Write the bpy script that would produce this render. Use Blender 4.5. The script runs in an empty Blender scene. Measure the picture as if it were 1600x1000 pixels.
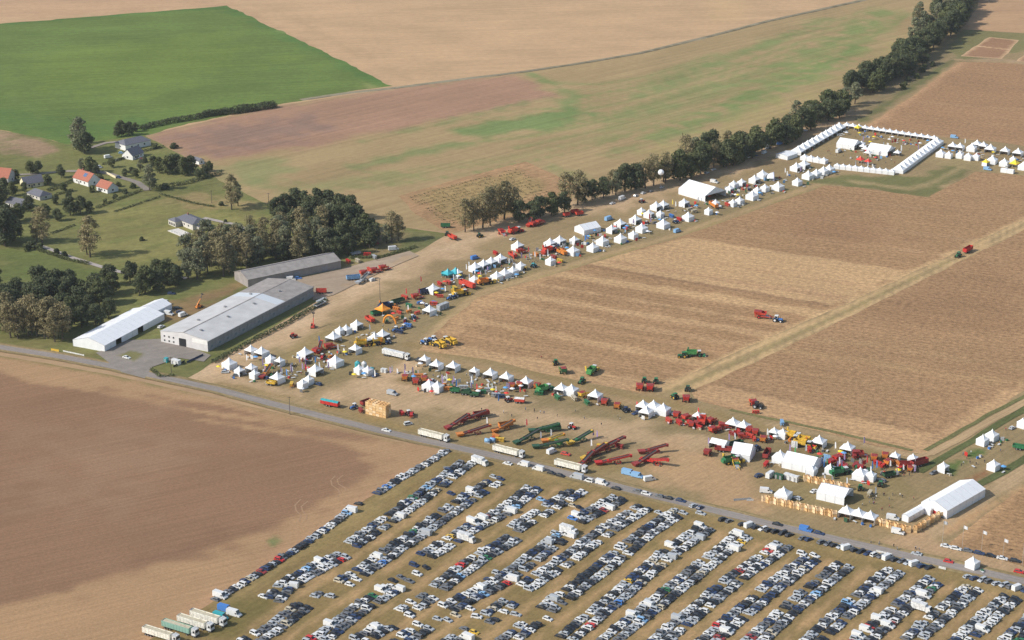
import bpy, bmesh, math, random, colorsys
import numpy as np
from mathutils import Vector, Matrix
from mathutils.geometry import delaunay_2d_cdt
rnd = random.Random(7)
SC = bpy.context.scene
COL = SC.collection
# ------------------------------------------------------------------ camera
FPX, PITCH, HCAM = 3160.0, math.radians(20.0), 379.0      # focal length in photo pixels (1600 wide)
YC = -HCAM / math.tan(PITCH)
cam = bpy.data.cameras.new('camera')
cam.sensor_width = 36.0
cam.lens = FPX / 1600.0 * 36.0
cam.clip_start = 1.0
cam.clip_end = 30000.0
camo = bpy.data.objects.new('camera', cam)
COL.objects.link(camo)
camo.location = (0, YC, HCAM)
camo.rotation_euler = (math.pi / 2 - PITCH, 0, 0)
SC.camera = camo
SC.render.resolution_x, SC.render.resolution_y = 1024, 640
# ------------------------------------------------------------------ sky, sun, exposure
SUN_EL, SUN_AZ = math.radians(37), math.radians(198)      # azimuth measured from +X, pointing at the sun
sdir = Vector((math.cos(SUN_EL) * math.cos(SUN_AZ), math.cos(SUN_EL) * math.sin(SUN_AZ), math.sin(SUN_EL)))
w = bpy.data.worlds.new('World'); SC.world = w; w.use_nodes = True
wn = w.node_tree
sky = wn.nodes.new('ShaderNodeTexSky'); sky.sky_type = 'NISHITA'; sky.sun_disc = False
sky.sun_elevation = SUN_EL; sky.sun_rotation = math.atan2(sdir.x, sdir.y)
sky.air_density = 1.2; sky.dust_density = 1.5
bg = wn.nodes['Background']; bg.inputs['Strength'].default_value = 0.125
wn.links.new(sky.outputs[0], bg.inputs[0])
sun = bpy.data.lights.new('sun', 'SUN'); sun.energy = 4.0; sun.angle = math.radians(0.6); sun.color = (1.0, 0.96, 0.89)
suno = bpy.data.objects.new('sun', sun); COL.objects.link(suno)
suno.rotation_euler = sdir.to_track_quat('Z', 'Y').to_euler()
SC.view_settings.view_transform = 'Standard'; SC.view_settings.look = 'None'
SC.view_settings.exposure = 0.24; SC.view_settings.gamma = 1.0
SC.view_settings.use_curve_mapping = False
# ------------------------------------------------------------------ helpers
CP, SP = math.cos(PITCH), math.sin(PITCH)
def P(u, v):
    """photo pixel -> point on the flat ground (metres)"""
    x = (u - 800) / FPX; y = -(v - 500) / FPX
    dy = CP + y * SP; dz = -SP + y * CP
    t = HCAM / -dz
    return (x * t, YC + dy * t)
def PX(x, y, z=0.0):
    """ground point -> photo pixel"""
    dy = y - YC; dz = z - HCAM
    f = dy * CP - dz * SP; up = dy * SP + dz * CP
    return (800 + FPX * x / f, 500 - FPX * up / f)
def PA(pts): return np.array([P(*p) for p in pts])
def ang(a, b):
    A, B = P(*a), P(*b)
    return math.atan2(B[1] - A[1], B[0] - A[0])
def lin(c):
    return tuple(((x / 255) / 12.92 if x / 255 <= 0.04045 else ((x / 255 + 0.055) / 1.055) ** 2.4) for x in c)
KALB = 0.80
def alb(c): return tuple(x * KALB for x in lin(c))
MATS = {}
def mat(name, rgb, rough=0.6, metal=0.0, var=0.12, scale=1.3, spec=0.4):
    """painted / fabric / wooden surface: base colour with a little dirt mottling"""
    if name in MATS: return MATS[name]
    m = bpy.data.materials.new(name); m.use_nodes = True
    nt = m.node_tree; b = nt.nodes['Principled BSDF']
    b.inputs['Roughness'].default_value = rough; b.inputs['Metallic'].default_value = metal
    b.inputs['Specular IOR Level'].default_value = spec
    if var > 0:
        tc = nt.nodes.new('ShaderNodeTexCoord')
        no = nt.nodes.new('ShaderNodeTexNoise'); no.inputs['Scale'].default_value = scale; no.inputs['Detail'].default_value = 3
        nt.links.new(tc.outputs['Object'], no.inputs['Vector'])
        mr = nt.nodes.new('ShaderNodeMapRange'); mr.inputs[1].default_value = 0.3; mr.inputs[2].default_value = 0.7
        mr.inputs[3].default_value = 1 - var; mr.inputs[4].default_value = 1 + var * 0.4
        nt.links.new(no.outputs['Fac'], mr.inputs[0])
        mx = nt.nodes.new('ShaderNodeMix'); mx.data_type = 'RGBA'; mx.blend_type = 'MULTIPLY'; mx.inputs[0].default_value = 1
        mx.inputs[6].default_value = (*rgb, 1)
        nt.links.new(mr.outputs[0], mx.inputs[7]); nt.links.new(mx.outputs[2], b.inputs['Base Color'])
    else:
        b.inputs['Base Color'].default_value = (*rgb, 1)
    MATS[name] = m
    return m
def soil(name, angle=0.0, grain=0.25, streak=0.2, slen=60, swid=3.0, gsize=3.0, broad=0.12, rough=0.95, green=None, gamt=0.0, gscale=25, fine=0.0):
    """earth, stubble or grass: colour map of the field x streaks along the tillage x mottling"""
    m = bpy.data.materials.new(name); m.use_nodes = True
    nt = m.node_tree; N = nt.nodes; L = nt.links; b = N['Principled BSDF']
    b.inputs['Roughness'].default_value = rough; b.inputs['Specular IOR Level'].default_value = 0.1
    at = N.new('ShaderNodeAttribute'); at.attribute_name = 'Col'
    ge = N.new('ShaderNodeNewGeometry')
    mp = N.new('ShaderNodeMapping'); mp.vector_type = 'POINT'; mp.inputs['Rotation'].default_value = (0, 0, -angle)
    L.new(ge.outputs['Position'], mp.inputs['Vector'])
    def noise(sx, sy, detail=2, rough_=0.5):
        v = N.new('ShaderNodeVectorMath'); v.operation = 'MULTIPLY'; v.inputs[1].default_value = (1 / sx, 1 / sy, 0)
        L.new(mp.outputs[0], v.inputs[0])
        n = N.new('ShaderNodeTexNoise'); n.noise_dimensions = '2D'; n.inputs['Scale'].default_value = 1; n.inputs['Detail'].default_value = detail
        n.inputs['Roughness'].default_value = rough_
        L.new(v.outputs[0], n.inputs['Vector']); return n.outputs['Fac']
    def rng(s, amp):
        r = N.new('ShaderNodeMapRange'); r.inputs[1].default_value = 0.28; r.inputs[2].default_value = 0.72
        r.inputs[3].default_value = 1 - amp; r.inputs[4].default_value = 1 + amp
        L.new(s, r.inputs[0]); return r.outputs[0]
    def mul(a, c):
        q = N.new('ShaderNodeMath'); q.operation = 'MULTIPLY'; L.new(a, q.inputs[0]); L.new(c, q.inputs[1]); return q.outputs[0]
    fac = mul(rng(noise(slen, swid, 2), streak), rng(noise(gsize, gsize * 0.8, 3, 0.65), grain))
    fac = mul(fac, rng(noise(70, 45, 3), broad))
    if fine > 0: fac = mul(fac, rng(noise(1.1, 1.1, 2, 0.6), fine))
    col = at.outputs['Color']
    if green:
        g = N.new('ShaderNodeMix'); g.data_type = 'RGBA'
        r = N.new('ShaderNodeMapRange'); r.inputs[1].default_value = 0.45; r.inputs[2].default_value = 0.68; r.inputs[3].default_value = 0; r.inputs[4].default_value = gamt
        L.new(noise(gscale, gscale * 0.6, 4, 0.6), r.inputs[0]); L.new(r.outputs[0], g.inputs[0])
        L.new(col, g.inputs[6]); g.inputs[7].default_value = (*alb(green), 1); col = g.outputs[2]
    mx = N.new('ShaderNodeMix'); mx.data_type = 'RGBA'; mx.blend_type = 'MULTIPLY'; mx.inputs[0].default_value = 1
    L.new(col, mx.inputs[6]); L.new(fac, mx.inputs[7]); L.new(mx.outputs[2], b.inputs['Base Color'])
    bp = N.new('ShaderNodeBump'); bp.inputs['Strength'].default_value = 0.35; bp.inputs['Distance'].default_value = 0.3
    L.new(noise(1.6, 0.9, 3, 0.6), bp.inputs['Height']); L.new(bp.outputs[0], b.inputs['Normal'])
    return m
# --- distance tools for the colour maps of fields
def seg_dist(Q, pts):
    d = np.full(len(Q), 1e9)
    for a, b in zip(pts[:-1], pts[1:]):
        ab = b - a; t = np.clip(((Q - a) @ ab) / max(ab @ ab, 1e-9), 0, 1)
        d = np.minimum(d, np.linalg.norm(Q - (a + t[:, None] * ab), axis=1))
    return d
def inside(Q, pts):
    r = np.zeros(len(Q), bool); n = len(pts); x, y = Q[:, 0], Q[:, 1]
    for i in range(n):
        x1, y1 = pts[i]; x2, y2 = pts[(i + 1) % n]
        if y1 == y2: continue
        c = ((y1 > y) != (y2 > y)) & (x < (x2 - x1) * (y - y1) / (y2 - y1) + x1)
        r ^= c
    return r
def vnoise(Q, s, seed=0):
    """cheap smooth value noise on numpy points"""
    q = Q / s; i = np.floor(q).astype(int); f = q - i; f = f * f * (3 - 2 * f)
    def h(a, b):
        n = (a * 374761393 + b * 668265263 + seed * 1274126177) & 0x7fffffff
        n = ((n ^ (n >> 13)) * 1274126177) & 0x7fffffff
        return ((n ^ (n >> 16)) & 0xffff) / 65535.0
    a, b = i[:, 0], i[:, 1]
    return (h(a, b) * (1 - f[:, 0]) + h(a + 1, b) * f[:, 0]) * (1 - f[:, 1]) + (h(a, b + 1) * (1 - f[:, 0]) + h(a + 1, b + 1) * f[:, 0]) * f[:, 1]
def colour_map(Q, base, ops, seed=1):
    C = np.tile(np.array(alb(base)), (len(Q), 1))
    jit = (vnoise(Q, 9, seed) - 0.5) * 2
    for op in ops:
        kind, pts, col, soft, amt = op[:5]
        if kind == 'line':
            d = seg_dist(Q, PA(pts)) - op[5] / 2
        else:
            pp = PA(pts); d = seg_dist(Q, np.vstack([pp, pp[:1]])); d = np.where(inside(Q, pp), -d, d)
        if len(op) > 6 and op[6] is not None:
            an, amp = op[6][:2]; amp = amp * (np.clip((Q[:, 1] - op[6][2]) / 25, .12, 1) if len(op[6]) > 2 else 1); e1 = Q @ np.array([math.cos(an), math.sin(an)]); e2 = Q @ np.array([-math.sin(an), math.cos(an)])
            d = d + (vnoise(np.stack([e1 / 9, e2], 1), 5, seed + 3) - .5) * amp + (vnoise(np.stack([e1 / 6, e2], 1), 13, seed + 5) - .5) * amp
        else: d = d + jit * soft * 0.6
        k = np.clip(0.5 - d / max(soft, 0.01), 0, 1); k = k * k * (3 - 2 * k) * amt
        C = C * (1 - k[:, None]) + np.array(alb(col)) * k[:, None]
    return C
ZL = [0.0]
def sheet(name, poly, base, material, ops=(), res=4.0, wob=0.8, z=None, seed=1, kind='structure'):
    """a field / road / yard: polygon given in photo pixels, dropped on the ground"""
    if z is None: ZL[0] += 0.012; z = ZL[0]
    pp = PA(poly); out = []
    for a, b in zip(pp, np.roll(pp, -1, axis=0)):
        n = max(1, int(np.linalg.norm(b - a) / max(res * 1.2, 3)))
        for i in range(n): out.append(a + (b - a) * i / n)
    B = np.array(out)
    if wob: B = B + np.stack([vnoise(B, 11, seed) - .5, vnoise(B, 11, seed + 9) - .5], 1) * 2 * wob
    lo, hi = B.min(0), B.max(0)
    gx, gy = np.meshgrid(np.arange(lo[0], hi[0], res), np.arange(lo[1], hi[1], res * 1.15)); gx[::2] += res / 2
    G = np.stack([gx.ravel(), gy.ravel()], 1)
    G = G[inside(G, B)]; G = G[seg_dist_fast(G, B, res)]
    V = np.vstack([B, G]); n = len(B)
    r = delaunay_2d_cdt([Vector(v) for v in V.tolist()], [(i, (i + 1) % n) for i in range(n)], [], 1, 1e-4)
    vs = np.array([(v[0], v[1]) for v in r[0]]); fs = r[2]
    me = bpy.data.meshes.new(name)
    me.from_pydata([(x, y, z) for x, y in vs], [], fs)
    C = colour_map(vs, base, ops, seed)
    ca = me.color_attributes.new('Col', 'FLOAT_COLOR', 'POINT')
    ca.data.foreach_set('color', np.hstack([C, np.ones((len(C), 1))]).astype(np.float32).ravel())
    if me.polygons and me.polygons[0].normal.z < 0: me.flip_normals()
    me.materials.append(material)
    o = bpy.data.objects.new(name, me); COL.objects.link(o); o['kind'] = kind
    return o
def seg_dist_fast(G, B, res):
    """keep grid points not too near the boundary (bucketed)"""
    if len(G) == 0: return np.zeros(0, bool)
    key = set()
    c = res * 0.6
    n = len(B)
    for i in range(n):
        a, b = B[i], B[(i + 1) % n]; k = max(1, int(np.linalg.norm(b - a) / c))
        for j in range(k):
            q = a + (b - a) * j / k; ix, iy = int(q[0] // c), int(q[1] // c)
            for dx in (-1, 0, 1):
                for dy in (-1, 0, 1): key.add((ix + dx, iy + dy))
    gi = (G // c).astype(int)
    return np.array([(int(a), int(b)) not in key for a, b in gi])
# --- mesh builder
class MB:
    def __init__(s): s.v = []; s.f = []; s.m = []
    def poly(s, pts, m=0):
        n = len(s.v); s.v += [tuple(p) for p in pts]; s.f.append(tuple(range(n, n + len(pts)))); s.m.append(m); return s
    def hexa(s, b, t, m=0):
        n = len(s.v); s.v += [tuple(p) for p in b] + [tuple(p) for p in t]
        for q in ((3, 2, 1, 0), (4, 5, 6, 7), (0, 1, 5, 4), (1, 2, 6, 5), (2, 3, 7, 6), (3, 0, 4, 7)):
            s.f.append(tuple(n + i for i in q)); s.m.append(m)
        return s
    def box(s, x0, x1, y0, y1, z0, z1, m=0, tx=0, ty=0):
        return s.hexa([(x0, y0, z0), (x1, y0, z0), (x1, y1, z0), (x0, y1, z0)],
                      [(x0 + tx, y0 + ty, z1), (x1 - tx, y0 + ty, z1), (x1 - tx, y1 - ty, z1), (x0 + tx, y1 - ty, z1)], m)
    def bar(s, a, b, r=0.05, m=0, r2=None):
        a, b = Vector(a), Vector(b); d = (b - a)
        if d.length < 1e-6: return s
        d.normalize(); up = Vector((0, 0, 1)) if abs(d.z) < 0.95 else Vector((1, 0, 0))
        x = d.cross(up).normalized(); y = d.cross(x); r2 = r if r2 is None else r2
        return s.hexa([a + (x * i + y * j) * r for i, j in ((-1, -1), (1, -1), (1, 1), (-1, 1))],
                      [b + (x * i + y * j) * r2 for i, j in ((-1, -1), (1, -1), (1, 1), (-1, 1))], m)
    def cyl(s, a, b, r, n=10, m=0, r2=None, cap=True):
        a, b = Vector(a), Vector(b); d = (b - a).normalized(); up = Vector((0, 0, 1)) if abs(d.z) < 0.95 else Vector((1, 0, 0))
        x = d.cross(up).normalized(); y = x.cross(d); r2 = r if r2 is None else r2; k = len(s.v)
        for c, q in ((a, r), (b, r2)):
            for i in range(n):
                t = 2 * math.pi * i / n; s.v.append(tuple(c + (x * math.cos(t) + y * math.sin(t)) * q))
        for i in range(n):
            j = (i + 1) % n; s.f.append((k + i, k + n + i, k + n + j, k + j)); s.m.append(m)
        if cap:
            s.f.append(tuple(k + i for i in range(n))); s.m.append(m)
            s.f.append(tuple(k + n + i for i in reversed(range(n)))); s.m.append(m)
        return s
    def prism(s, prof, y0, y1, m=0, ytop=None):
        """side profile in (x, z) extruded across y; ytop(z) may narrow it"""
        k = len(s.v); n = len(prof)
        for y in (y0, y1):
            for x, z in prof: s.v.append((x, y * (ytop(z) if ytop else 1), z))
        for i in range(n):
            j = (i + 1) % n; s.f.append((k + i, k + j, k + n + j, k + n + i)); s.m.append(m)
        s.f.append(tuple(k + i for i in reversed(range(n)))); s.m.append(m)
        s.f.append(tuple(k + n + i for i in range(n))); s.m.append(m)
        return s
    def mesh(s, name, mats, smooth=False, fix=True):
        me = bpy.data.meshes.new(name); me.from_pydata(s.v, [], s.f)
        for m in mats: me.materials.append(m)
        me.polygons.foreach_set('material_index', s.m)
        if fix:
            bm = bmesh.new(); bm.from_mesh(me); bmesh.ops.recalc_face_normals(bm, faces=bm.faces); bm.to_mesh(me); bm.free()
        if smooth: me.polygons.foreach_set('use_smooth', [True] * len(me.polygons))
        return me
PENDING = []
ORD = ['', 'first', 'second', 'third', 'fourth', 'fifth', 'sixth', 'seventh', 'eighth', 'ninth', 'tenth', 'eleventh', 'twelfth', 'thirteenth',
       'fourteenth', 'fifteenth', 'sixteenth', 'seventeenth', 'eighteenth', 'nineteenth', 'twentieth']
TENS = {2: 'twenty', 3: 'thirty', 4: 'forty', 5: 'fifty', 6: 'sixty', 7: 'seventy', 8: 'eighty', 9: 'ninety'}
def ordinal(n):
    if n <= 20: return ORD[n]
    if n % 10 == 0: return TENS[n // 10][:-1] + 'ieth'
    return TENS[n // 10] + '-' + ORD[n % 10]
def tag(o, base, cat, place='', group=None, key=None, how='from the left'):
    """label written at the end of the script; look-alikes at one place get an ordinal"""
    o['category'] = cat
    if group: o['group'] = group
    if key is None: key = PX(o.location.x, o.location.y, o.location.z)[0]
    PENDING.append((o, base, place, key, how))
def finish_labels():
    d = {}
    for t in PENDING: d.setdefault((t[1], t[2], t[4]), []).append(t)
    for (base, place, how), ts in d.items():
        if len(ts) == 1: ts[0][0]['label'] = (base + ' ' + place).strip(); continue
        ts.sort(key=lambda t: t[3])
        for i, t in enumerate(ts):
            w_ = ('leftmost' if i == 0 and how == 'from the left' else 'rightmost' if i == len(ts) - 1 and how == 'from the left' else ordinal(i + 1) + ' ' + how)
            t[0]['label'] = '%s, %s, %s' % (base, w_, place)
def empty(name, x, y, rz=0.0, z=0.0, s=1.0):
    o = bpy.data.objects.new(name, None); COL.objects.link(o)
    o.location = (x, y, z); o.rotation_euler = (0, 0, rz); o.scale = (s, s, s) if not isinstance(s, tuple) else s
    o.empty_display_size = 0.5
    return o
def part(name, me, parent, mats=None, loc=None, rot=None):
    o = bpy.data.objects.new(name, me); COL.objects.link(o); o.parent = parent
    if loc is not None: o.location = loc
    if rot is not None: o.rotation_euler = rot
    if mats:
        for i, m in mats.items():
            o.material_slots[i].link = 'OBJECT'; o.material_slots[i].material = m
    return o
# ------------------------------------------------------------------ ground and fields
M_far = soil('far_stubble', angle=0.15, grain=0.07, streak=0.05, slen=220, swid=5, gsize=6, broad=0.08)
base_me = bpy.data.meshes.new('ground')
base_me.from_pydata([(-9000, -3000, 0), (9000, -3000, 0), (9000, 14000, 0), (-9000, 14000, 0)], [], [(0, 1, 2, 3)])
ca = base_me.color_attributes.new('Col', 'FLOAT_COLOR', 'POINT')
for d in ca.data: d.color = (*alb((178, 148, 114)), 1)
base_me.materials.append(M_far)
go = bpy.data.objects.new('ground', base_me); COL.objects.link(go); go['kind'] = 'structure'
A_STRIP = ang((700, 495), (1240, 300))     # the show's long diagonal street
A_FIELD = ang((880, 425), (1290, 480))     # harvest strips in the trial field
A_ROAD = ang((450, 636), (1200, 812))
A_ROWS = ang((1000, 960), (1160, 838))     # car park rows

sheet('stubble_field', [(-400, -160), (1560, -160), (1345, 1), (1200, 33), (1000, 83), (820, 112), (620, 137), (430, 165), (230, 210), (-400, 230)],
      (196, 162, 124), M_far, [('line', [(365, 10), (600, 130)], (176, 142, 110), 8, .5, 6), ('line', [(460, 30), (560, 85), (640, 125)], (172, 142, 108), 10, .4, 8),
      ('poly', [(1100, -20), (1180, -20), (1160, 30), (1115, 40)], (198, 166, 122), 12, .5), ('poly', [(-400, -60), (350, -60), (350, 10), (-300, 50)], (192, 156, 122), 40, .7)], res=9)
M_green = soil('green_crop', angle=0.2, grain=0.12, streak=0.11, slen=150, swid=2.5, gsize=5, broad=0.12)
tram = [('line', [(-100 + 0 * k, 60 + k * 26), (640, 30 + k * 22)], (92, 118, 58), 2, .45, 1.2) for k in range(8)]
sheet('green_field', [(-400, 80), (0, 37), (180, 23), (355, 9), (480, 68), (612, 134), (545, 143), (430, 165), (330, 185), (225, 212), (105, 226), (60, 214), (0, 204), (-400, 150)],
      (105, 123, 61), M_green, tram + [('line', [(0, 37), (355, 10), (612, 134)], (84, 117, 60), 14, .75, 14), ('line', [(225, 212), (330, 183), (545, 143), (612, 134)], (112, 122, 66), 10, .7, 10),
      ('poly', [(-300, 190), (0, 195), (100, 222), (225, 205), (260, 180), (120, 190), (20, 165), (-300, 140)], (90, 116, 60), 30, .7), ('line', [(15, 145), (60, 185)], (110, 128, 70), 4, .8, 3),
      ('line', [(410, 30), (450, 52)], (150, 150, 100), 4, .5, 5), ('line', [(560, 128), (580, 137)], (150, 150, 95), 4, .7, 5), ('poly', [(50, 90), (330, 50), (430, 95), (200, 150), (40, 140)], (113, 130, 61), 60, .8)], res=6, wob=2.2)
M_mead = soil('stubble_regrowth', angle=ang((700, 200), (1300, 60)), grain=0.08, streak=0.09, slen=200, swid=4, gsize=5, broad=0.08)
GRN = (126, 138, 84)
streaks = []
lowc, upc = [(600, 292), (760, 268), (920, 232), (1120, 168), (1300, 96), (1425, 22)], [(850, 128), (930, 132), (1010, 120), (1120, 84), (1230, 48), (1345, 10)]
for k in range(19):
    t = k / 18; jt = rnd.uniform(-3, 3); i0 = rnd.choice([0, 0, 1, 1, 2]); i1 = rnd.choice([4, 5, 5, 6])
    pts = [(a[0] + (b[0] - a[0]) * t, a[1] + (b[1] - a[1]) * t + jt) for a, b in zip(lowc, upc)][i0:i1]
    streaks.append(('line', pts, rnd.choice([(126, 138, 82), (136, 142, 88), (118, 136, 78)]), rnd.uniform(5, 11), rnd.uniform(.35, .8), rnd.uniform(2, 7), (0, 1.5)))
sheet('regrowth_field', [(225, 212), (430, 166), (620, 138), (820, 113), (1000, 84), (1200, 34), (1345, 2), (1500, -120), (1560, -120), (1440, 50), (1330, 130), (1200, 200), (1060, 258), (920, 300), (870, 320), (720, 365), (600, 350), (440, 330), (400, 325), (345, 283), (285, 243)],
      (168, 144, 104), M_mead, streaks + [('poly', [(225, 212), (430, 166), (620, 138), (810, 116), (868, 152), (800, 168), (700, 186), (560, 215), (400, 243), (340, 250), (290, 240)], (167, 131, 106), 16, 1),
      ('poly', [(270, 212), (480, 178), (520, 195), (400, 232), (320, 240)], (146, 119, 104), 40, .85),
      ('poly', [(700, 205), (800, 182), (900, 165), (925, 178), (850, 200), (760, 215)], (112, 135, 78), 16, .85), ('line', [(820, 112), (860, 130), (900, 150), (880, 170)], GRN, 10, .8, 10),
      ('line', [(570, 220), (700, 190), (800, 165), (860, 155)], GRN, 12, .6, 7), ('line', [(560, 262), (640, 240), (720, 225)], (122, 138, 84), 12, .7, 12),
      ('line', [(1000, 150), (1120, 100), (1220, 60), (1290, 30)], GRN, 18, .7, 12), ('line', [(940, 190), (1080, 160), (1200, 110), (1330, 50), (1380, 15)], GRN, 16, .6, 8),
      ('line', [(1040, 215), (1180, 150), (1260, 120), (1340, 75)], (112, 138, 76), 22, .8, 18), ('line', [(960, 240), (1100, 195), (1240, 140), (1320, 100)], GRN, 14, .7, 10), ('poly', [(1160, 125), (1260, 85), (1330, 40), (1390, 20), (1400, 40), (1300, 90), (1200, 150)], (128, 140, 82), 40, .7),
      ('poly', [(1000, 235), (1150, 180), (1300, 120), (1400, 60), (1420, 70), (1320, 130), (1180, 200), (1050, 258)], (165, 150, 100), 30, .6),
      ('line', [(340, 285), (420, 295), (520, 290), (640, 275)], (132, 138, 86), 22, .6, 20), ('line', [(870, 262), (905, 285)], GRN, 14, .5, 12),
      ('poly', [(345, 260), (420, 245), (470, 265), (390, 290)], (130, 140, 88), 16, .6), ('line', [(310, 300), (345, 286), (420, 300)], (176, 148, 108), 8, .8, 8)], res=5.5, seed=4)
M_track = soil('farm_track', angle=0, grain=0.15, streak=0.1, gsize=3)
def strip(name, pts, width, base, material, ops=(), z=None, res=2.5, wob=.4, kind='structure', **k):
    """a band of constant width along a line given in photo pixels"""
    c = PA(pts); L_, R_ = [], []
    for i in range(len(c)):
        d = c[min(i + 1, len(c) - 1)] - c[max(i - 1, 0)]; d = d / np.linalg.norm(d); n = np.array([-d[1], d[0]])
        L_.append(c[i] + n * width / 2); R_.append(c[i] - n * width / 2)
    return sheet(name, [PX(*q) for q in L_ + R_[::-1]], base, material, ops, res=res, z=z, wob=wob, **k)
strip('farm_track', [(470, 156), (545, 145), (620, 137), (720, 124), (820, 112), (900, 100), (1000, 83), (1100, 59), (1200, 33), (1345, 1), (1440, -24)], 6.5, (148, 138, 114), M_track, res=2.5,
      ops=[('line', [(470, 157), (620, 139), (820, 114), (1000, 85), (1200, 35), (1345, 3)], (84, 78, 58), 1.5, .95, 2.2)])
M_plot = soil('plot_soil', angle=ang((640, 310), (830, 258)), grain=0.16, streak=0.16, slen=14, swid=3, gsize=3)
sheet('maize_plot', [(622, 306), (730, 276), (822, 252), (908, 292), (860, 340), (740, 362), (700, 365), (650, 335)], (172, 137, 100), M_plot,
      [('poly', [(645, 305), (815, 262), (850, 290), (800, 330), (730, 345), (690, 340)], (156, 134, 90), 10, .8)], res=4)
M_grass = soil('meadow_grass', angle=0.6, grain=0.16, streak=0.08, slen=20, swid=6, gsize=4, broad=0.16, green=(100, 112, 58), gamt=.45, gscale=22)
sheet('village_ground', [(-400, 150), (0, 204), (60, 214), (105, 226), (225, 212), (285, 243), (345, 283), (440, 330), (600, 350), (700, 365), (690, 380), (640, 400), (560, 430), (480, 480), (320, 575), (280, 600), (0, 540), (-400, 450)],
      (124, 122, 74), M_grass, [('poly', [(-400, 170), (0, 203), (60, 216), (98, 232), (60, 247), (0, 240), (-400, 215)], (158, 132, 104), 6, 1),
      ('poly', [(150, 335), (260, 310), (330, 325), (400, 340), (380, 380), (290, 420), (190, 410), (120, 385)], (140, 132, 80), 14, .8), ('poly', [(240, 318), (300, 300), (350, 305), (420, 325), (330, 330)], (172, 148, 104), 8, .7),
      ('poly', [(0, 390), (60, 390), (180, 425), (150, 450), (0, 440)], (96, 108, 58), 12, .7), ('poly', [(0, 520), (110, 530), (140, 555), (60, 552), (0, 540)], (124, 116, 74), 6, .7),
      ('poly', [(600, 352), (700, 366), (690, 382), (600, 440), (520, 440), (560, 400)], (146, 128, 92), 12, .9), ('poly', [(640, 362), (720, 372), (690, 385), (620, 398)], (104, 110, 68), 6, .7),
      ('line', [(490, 462), (640, 402)], (168, 142, 110), 8, .9, 10), ('poly', [(230, 480), (320, 455), (390, 440), (300, 500), (255, 510)], (150, 122, 88), 6, .9)], res=3.2, seed=3)
DIRT, GRASS, PALE = (197, 166, 130), (143, 126, 84), (208, 178, 143)
GREENM = (110, 112, 70)
M_show = soil('showground', angle=A_STRIP, grain=0.11, streak=0.08, slen=45, swid=1.2, gsize=3, broad=0.08, green=(136, 122, 80), gamt=.16, gscale=16, fine=.08)
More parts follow.
